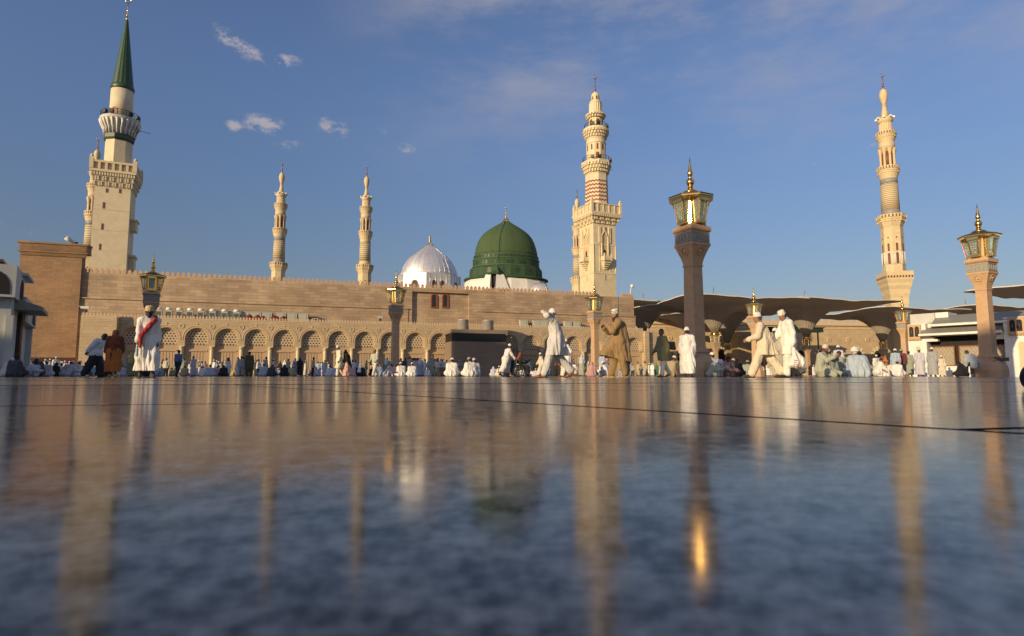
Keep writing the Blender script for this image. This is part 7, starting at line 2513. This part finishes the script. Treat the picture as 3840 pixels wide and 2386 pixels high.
# left edge, in the shade
m_('sit', 20, 1345, 'W', 'W', 70, Y=29, sk=2); m_('sit2', 50, 1334, 'D', 'K', 150, sk=2); m_('sit', 74, 1362, 'G', '-', 200, sk=2); m_('squat', 104, 1366, 'L', '-', 80, Y=30, sk=2)
m_('kneel', 141, 1341, 'D', 'W', 215, sk=2); m_('sit', 172, 1362, 'L', 'W', 190, Y=34); m_('sit', 84, 1372, 'H', '-', 250, Y=36, sk=2); m_('sitcloak', 200, 1360, 'K', face=160); m_('sit', 122, 1372, 'O', 'W', 120, Y=37)
m_('squat', 246, 1368, 'L', 'W', 130, Y=33); m_('sit', 281, 1357, 'W', 'W', 140); m_('sit', 312, 1362, 'B', '-', 160, sk=2); m_('sit', 388, 1352, 'K', 'W', 190, sk=2, Y=33); m_('sit', 408, 1376, 'G', '-', 150, Y=44); m_('sit', 226, 1372, 'W', 'W', 170, Y=40); m_('sitcloak', 160, 1370, 'N', face=190, Y=42); m_('sit', 338, 1374, 'S', 'W', 160, Y=42)
for i, (u, t, r) in enumerate(((112, 1356, 'C'), (168, 1352, 'W'), (184, 1350, 'C'), (206, 1342, 'W'), (222, 1360, 'H'), (232, 1360, 'W'), (241, 1358, 'C'), (258, 1360, 'L'), (266, 1362, 'W'))):
    m_('stand2' if i % 3 == 1 else 'stand', u, t, r, 'W' if i % 4 else 'C', 20 * (i % 5) - 40, sk=i % 3)
# arches, left part
m_('stand', 443, 1361, 'W', 'W', 20); m_('sit', 452, 1370, 'L', '-', 170, sk=2); m_('cloak', 487, 1326, 'O', face=160, second='Y'); m_('sitcloak', 558, 1360, 'K', face=190); m_('squat', 577, 1380, 'S', 'W', 140, Y=44)
m_('sit', 470, 1376, 'W', 'C', 200); m_('stand', 471, 1362, 'C', 'W', 0); m_('stand2', 605, 1352, 'I', '-', 30, sk=2); m_('shirt', 621, 1347, 'C', '-', 170, second='K', sk=1); m_('sit', 645, 1382, 'O', '-', 180); m_('sit', 612, 1388, 'K', '-', 190)
m_('stand', 684, 1352, 'A', 'W', 20, sk=2); m_('sit', 692, 1374, 'H', 'G', 180); m_('sit', 727, 1378, 'L', '-', 185, sk=2, k=1.05); m_('sit2', 761, 1376, 'T', 'L', 195); m_('sit', 787, 1372, 'L', 'G', 175, k=1.05)
m_('stand', 713, 1362, 'W', 'G', 0); m_('stand', 731, 1354, 'Y', '-', -20, sk=2); m_('stand2', 742, 1358, 'B', '-', 20); m_('walk', 752, 1358, 'W', '-', 90, sk=2); m_('stand', 767, 1360, 'P', '-', 0, sk=2)
m_('sit', 813, 1375, 'P', 'K', 170); m_('sitcloak', 839, 1370, 'K', face=180); m_('stand', 801, 1354, 'W', 'W', -60); m_('stand', 811, 1358, 'W', 'W', 20); m_('stand2', 818, 1359, 'C', 'W', 0); m_('stand', 826, 1362, 'W', '-', 30); m_('stand', 842, 1361, 'C', 'W', 180)
m_('squat', 872, 1380, 'Y', '-', 90, sk=2); m_('sit', 893, 1384, 'M', '-', 190, sk=2); m_('shirt', 903, 1340, 'G', '-', 175, second='G', sk=2); m_('stand', 959, 1362, 'C', 'W', 0); m_('shirt', 967, 1352, 'W', '-', 60, second='N', sk=2); m_('stand', 978, 1362, 'A', '-', 20, sk=2)
m_('sit', 988, 1370, 'L', 'G', 180, k=1.08); m_('sitcloak', 1014, 1368, 'D', face=150); m_('sit', 1024, 1384, 'L', 'W', 160, Y=52); m_('stand2', 1046, 1360, 'H', '-', 30, sk=2); m_('sit', 1042, 1384, 'G', 'W', 180); m_('sitcloak', 1065, 1368, 'K', face=185, second='K')
m_('ghutra', 1083, 1366, 'P', face=160, second='P'); m_('stand', 1094, 1364, 'W', 'W', 10); m_('sit', 1090, 1384, 'H', 'C', 150, Y=50); m_('stand', 1104, 1360, 'C', 'W', 10); m_('cloak', 1111, 1362, 'Y', face=120, second='Y'); m_('sitcloak', 1117, 1382, 'L', face=170, second='L')
m_('cloak', 1133, 1366, 'K', face=170); m_('stand', 1146, 1360, 'W', '-', 140, sk=2); m_('sit', 1143, 1396, 'T', '-', 185); m_('sitcloak', 1159, 1386, 'P', face=200, second='P'); m_('shirt', 1173, 1343, 'H', 'K', 100, second='K', sk=2); m_('sit', 1186, 1388, 'D', '-', 180)
m_('stand', 1191, 1360, 'S', '-', 170, sk=2); m_('stand', 1200, 1362, 'W', '-', 0); m_('stand2', 1207, 1361, 'S', '-', 150); m_('stand', 1217, 1354, 'L', '-', 200, sk=2); m_('stand', 1227, 1363, 'W', 'W', 160)
m_('sit', 1238, 1397, 'W', 'K', 180, Y=50); m_('sit', 1258, 1392, 'L', 'K', 180, Y=46); m_('stand', 1320, 1355, 'W', '-', 140, sk=2); m_('stand', 1331, 1357, 'L', '-', 190, sk=2); m_('sitcloak', 1347, 1367, 'K', face=160, second='W'); m_('sitcloak', 1357, 1374, 'K', face=190, second='L')
m_('stand2', 1372, 1368, 'I', '-', 180); m_('stand', 1391, 1370, 'W', '-', 30, sk=2); m_('stand', 1423, 1364, 'H', '-', 20, sk=2); m_('squat', 1421, 1374, 'S', '-', 200, Y=44); m_('sitcloak', 1398, 1376, 'K', face=170)
# middle: people about the open doorway and the brown block
m_('stand', 1451, 1348, 'H', '-', 170, sk=2); m_('squat', 1452, 1372, 'L', 'G', 100, Y=38); m_('shirt', 1475, 1347, 'W', 'W', 175, second='K'); m_('squat', 1474, 1378, 'R', '-', 120, Y=43, sk=2); m_('walk', 1490, 1341, 'W', 'W', 150)
m_('sit', 1505, 1370, 'W', 'W', 182, Y=42, k=1.08); m_('sit', 1545, 1367, 'W', 'W', 176, Y=41, k=1.05); m_('stand', 1518, 1348, 'D', '-', 40, sk=2); m_('stand2', 1535, 1340, 'H', 'O', 165, sk=2); m_('stand', 1557, 1348, 'C', '-', 20)
m_('ghutra', 1575, 1345, 'S', face=165, second='W'); m_('walk', 1591, 1350, 'W', '-', 110); m_('sit', 1602, 1386, 'W', 'W', 160, Y=52, k=.8); m_('stand', 1618, 1343, 'I', 'W', 10); m_('stand', 1630, 1349, 'K', '-', 30, sk=2); m_('ghutra', 1640, 1349, 'W', face=0, second='R')
m_('stand2', 1651, 1348, 'L', 'W', 140); m_('squat', 1657, 1384, 'K', '-', 200, Y=44); m_('stand', 1674, 1354, 'W', 'B', 30); m_('sit', 1693, 1349, 'W', 'W', 184, Y=30, k=1.04); m_('stand2', 1723, 1356, 'I', 'G', 20, sk=2); m_('stand', 1747, 1362, 'H', 'G', 60)
m_('sit', 1766, 1346, 'W', 'H', 190, Y=30, k=1.06); m_('sit2', 1782, 1352, 'W', 'L', 220, Y=31.5); m_('walk', 1821, 1368, 'H', '-', 20, sk=2); m_('stand', 1843, 1368, 'C', '-', 170, sk=2); m_('sitcloak', 1852, 1376, 'L', face=190, second='L'); m_('sit', 1875, 1375, 'C', 'W', 185)
# right of the wheelchair
for i, (kd, u, t, r, c, f) in enumerate((('stand', 1966, 1370, 'W', 'W', 30), ('walk', 1979, 1364, 'W', '-', 100), ('sit', 1972, 1392, 'L', 'G', 180), ('stand2', 1987, 1368, 'G', '-', 10), ('squat', 1990, 1388, 'W', '-', 90), ('stand', 2005, 1370, 'O', '-', 160), ('sit', 2008, 1394, 'C', '-', 190), ('walk', 2030, 1324, 'C', 'W', -70), ('stand', 2047, 1364, 'D', '-', 40), ('stand', 2056, 1366, 'S', 'W', 0))):
    m_(kd, u, t, r, c, f, sk=i % 3)
m_('cloak', 2182, 1334, 'I', face=150, second='L'); m_('stand', 2151, 1364, 'N', '-', 30, sk=2); m_('sitcloak', 2163, 1374, 'B', face=170, second='P'); m_('cloak', 2171, 1368, 'K', face=190); m_('sitcloak', 2219, 1359, 'P', face=170, second='P', Y=33, k=.9); m_('stand', 2110, 1372, 'W', 'W', 30)
m_('stand', 2258, 1330, 'S', '-', 150, sk=2); m_('walk', 2270, 1334, 'P', '-', 170, sk=2); m_('squat', 2280, 1366, 'W', 'W', 240, Y=34); m_('cloak', 2350, 1329, 'K', face=150)
for i, (kd, u, t, r, c) in enumerate((('stand', 2366, 1370, 'D', '-'), ('shirt', 2373, 1369, 'H', '-'), ('stand', 2381, 1374, 'W', 'W'), ('walk', 2395, 1372, 'W', 'W'), ('stand', 2404, 1370, 'G', '-'), ('stand2', 2412, 1371, 'W', 'W'), ('shirt', 2422, 1366, 'L', '-'), ('stand', 2436, 1367, 'W', 'W'), ('ghutra', 2447, 1365, 'W', 'W'), ('stand', 2461, 1367, 'E', '-'), ('stand', 2477, 1372, 'C', 'W'))):
    m_(kd, u, t, r, c, (i * 47) % 120 - 40, sk=i % 3)
m_('cloak', 2519, 1326, 'K', face=160); m_('sit', 2513, 1352, 'H', 'C', 130, Y=26); m_('sitcloak', 2556, 1362, 'H', face=150, second='H', Y=31)
m_('sit2', 2678, 1310, 'S', 'W', 205, Y=30, k=1.28); m_('squat', 2710, 1362, 'P', '-', 60, Y=26); m_('sit', 2741, 1347, 'L', 'L', 150); m_('sit', 2761, 1360, 'K', '-', 180, Y=30, sk=2); m_('sit', 2802, 1364, 'I', 'G', 170, Y=34)
m_('ghutra', 2882, 1364, 'W', face=190, second='P', Y=80); m_('stand', 2896, 1372, 'W', 'W', 20); m_('stand', 2860, 1376, 'C', '-', 10, sk=2); m_('stand', 3018, 1360, 'H', 'W', 180); m_('cloak', 3039, 1372, 'K', face=20); m_('stand', 3052, 1374, 'W', 'W', 40)
# right
m_('stand', 3148, 1299, 'L', 'W', 175); m_('kneel', 3138, 1352, 'I', '-', 130, Y=24, sk=1); m_('sit2', 3119, 1320, 'I', 'P', 240, Y=23, k=1.12); m_('stand', 3187, 1362, 'Y', '-', 30, sk=2, Y=58, k=.78); m_('stand', 3168, 1374, 'C', '-', 0, sk=1)
m_('stand', 3290, 1334, 'W', 'W', 30); m_('kneel', 3296, 1350, 'W', '-', 120, Y=33); m_('sit', 3311, 1356, 'W', 'W', 200); m_('stand2', 3314, 1332, 'A', '-', 20, sk=2); m_('stand', 3362, 1311, 'S', 'W', 165); m_('shirt', 3386, 1312, 'M', 'G', 175, second='K', sk=2)
m_('sit', 3363, 1356, 'W', 'P', 170, Y=34); m_('stand', 3412, 1321, 'I', '-', 170, sk=2); m_('stand', 3343, 1364, 'C', 'W', 30); m_('stand', 3452, 1312, 'L', 'L', 182); m_('stand', 3500, 1306, 'G', 'W', 178, k=1.0); m_('stand', 3534, 1348, 'C', 'W', 30, Y=42, k=.85); m_('walk', 3556, 1336, 'W', 'W', 60); m_('stand', 3575, 1335, 'W', 'W', -40); m_('stand', 3327, 1368, 'W', 'W', 10)

# more of the far crowd between those, each one set down singly
rnd = random.Random(11)
spots_u = list(range(455, 1660, 21)) + list(range(1935, 2110, 24)) + list(range(2150, 2440, 30))
for i, u in enumerate(spots_u):
    kd = rnd.choice(('stand', 'stand', 'stand2', 'walk', 'sit', 'sit2', 'sit', 'cloak', 'shirt', 'ghutra', 'sitcloak'))
    rb_ = rnd.choice(('W', 'W', 'W', 'L', 'L', 'C', 'S', 'G', 'H', 'K', 'I', 'O', 'N')) if kd not in ('cloak', 'sitcloak') else rnd.choice(('K', 'K', 'D', 'N', 'P'))
    m_(kd, u + rnd.uniform(-7, 7), 0, rb_, rnd.choice(('W', 'W', '-', '-', 'G')), rnd.uniform(0, 360), sk=rnd.choice((0, 1, 2, 2)), Y=rnd.uniform(48, 68) + (u - 455) * .007, second=rnd.choice(('K', 'N', 'G')) if kd == 'shirt' else (None if kd != 'ghutra' else rnd.choice(('W', 'R'))))

for lab, lst in seen.items():
    if len(lst) == 2:
        lst.sort(key=lambda t: t[0])
        lst[0][1]['label'] = lab + ', left one'; lst[1][1]['label'] = lab + ', right one'
    elif len(lst) > 2:
        lst.sort(key=lambda t: t[0])
        for q, t in enumerate(lst): t[1]['label'] = lab + ', %s' % ord_[q]

for o_ in COL.objects:
    if 'label' in o_ and not (4 <= len(o_['label'].replace(',', ' ').split()) <= 16): print('LONG', o_['label'])
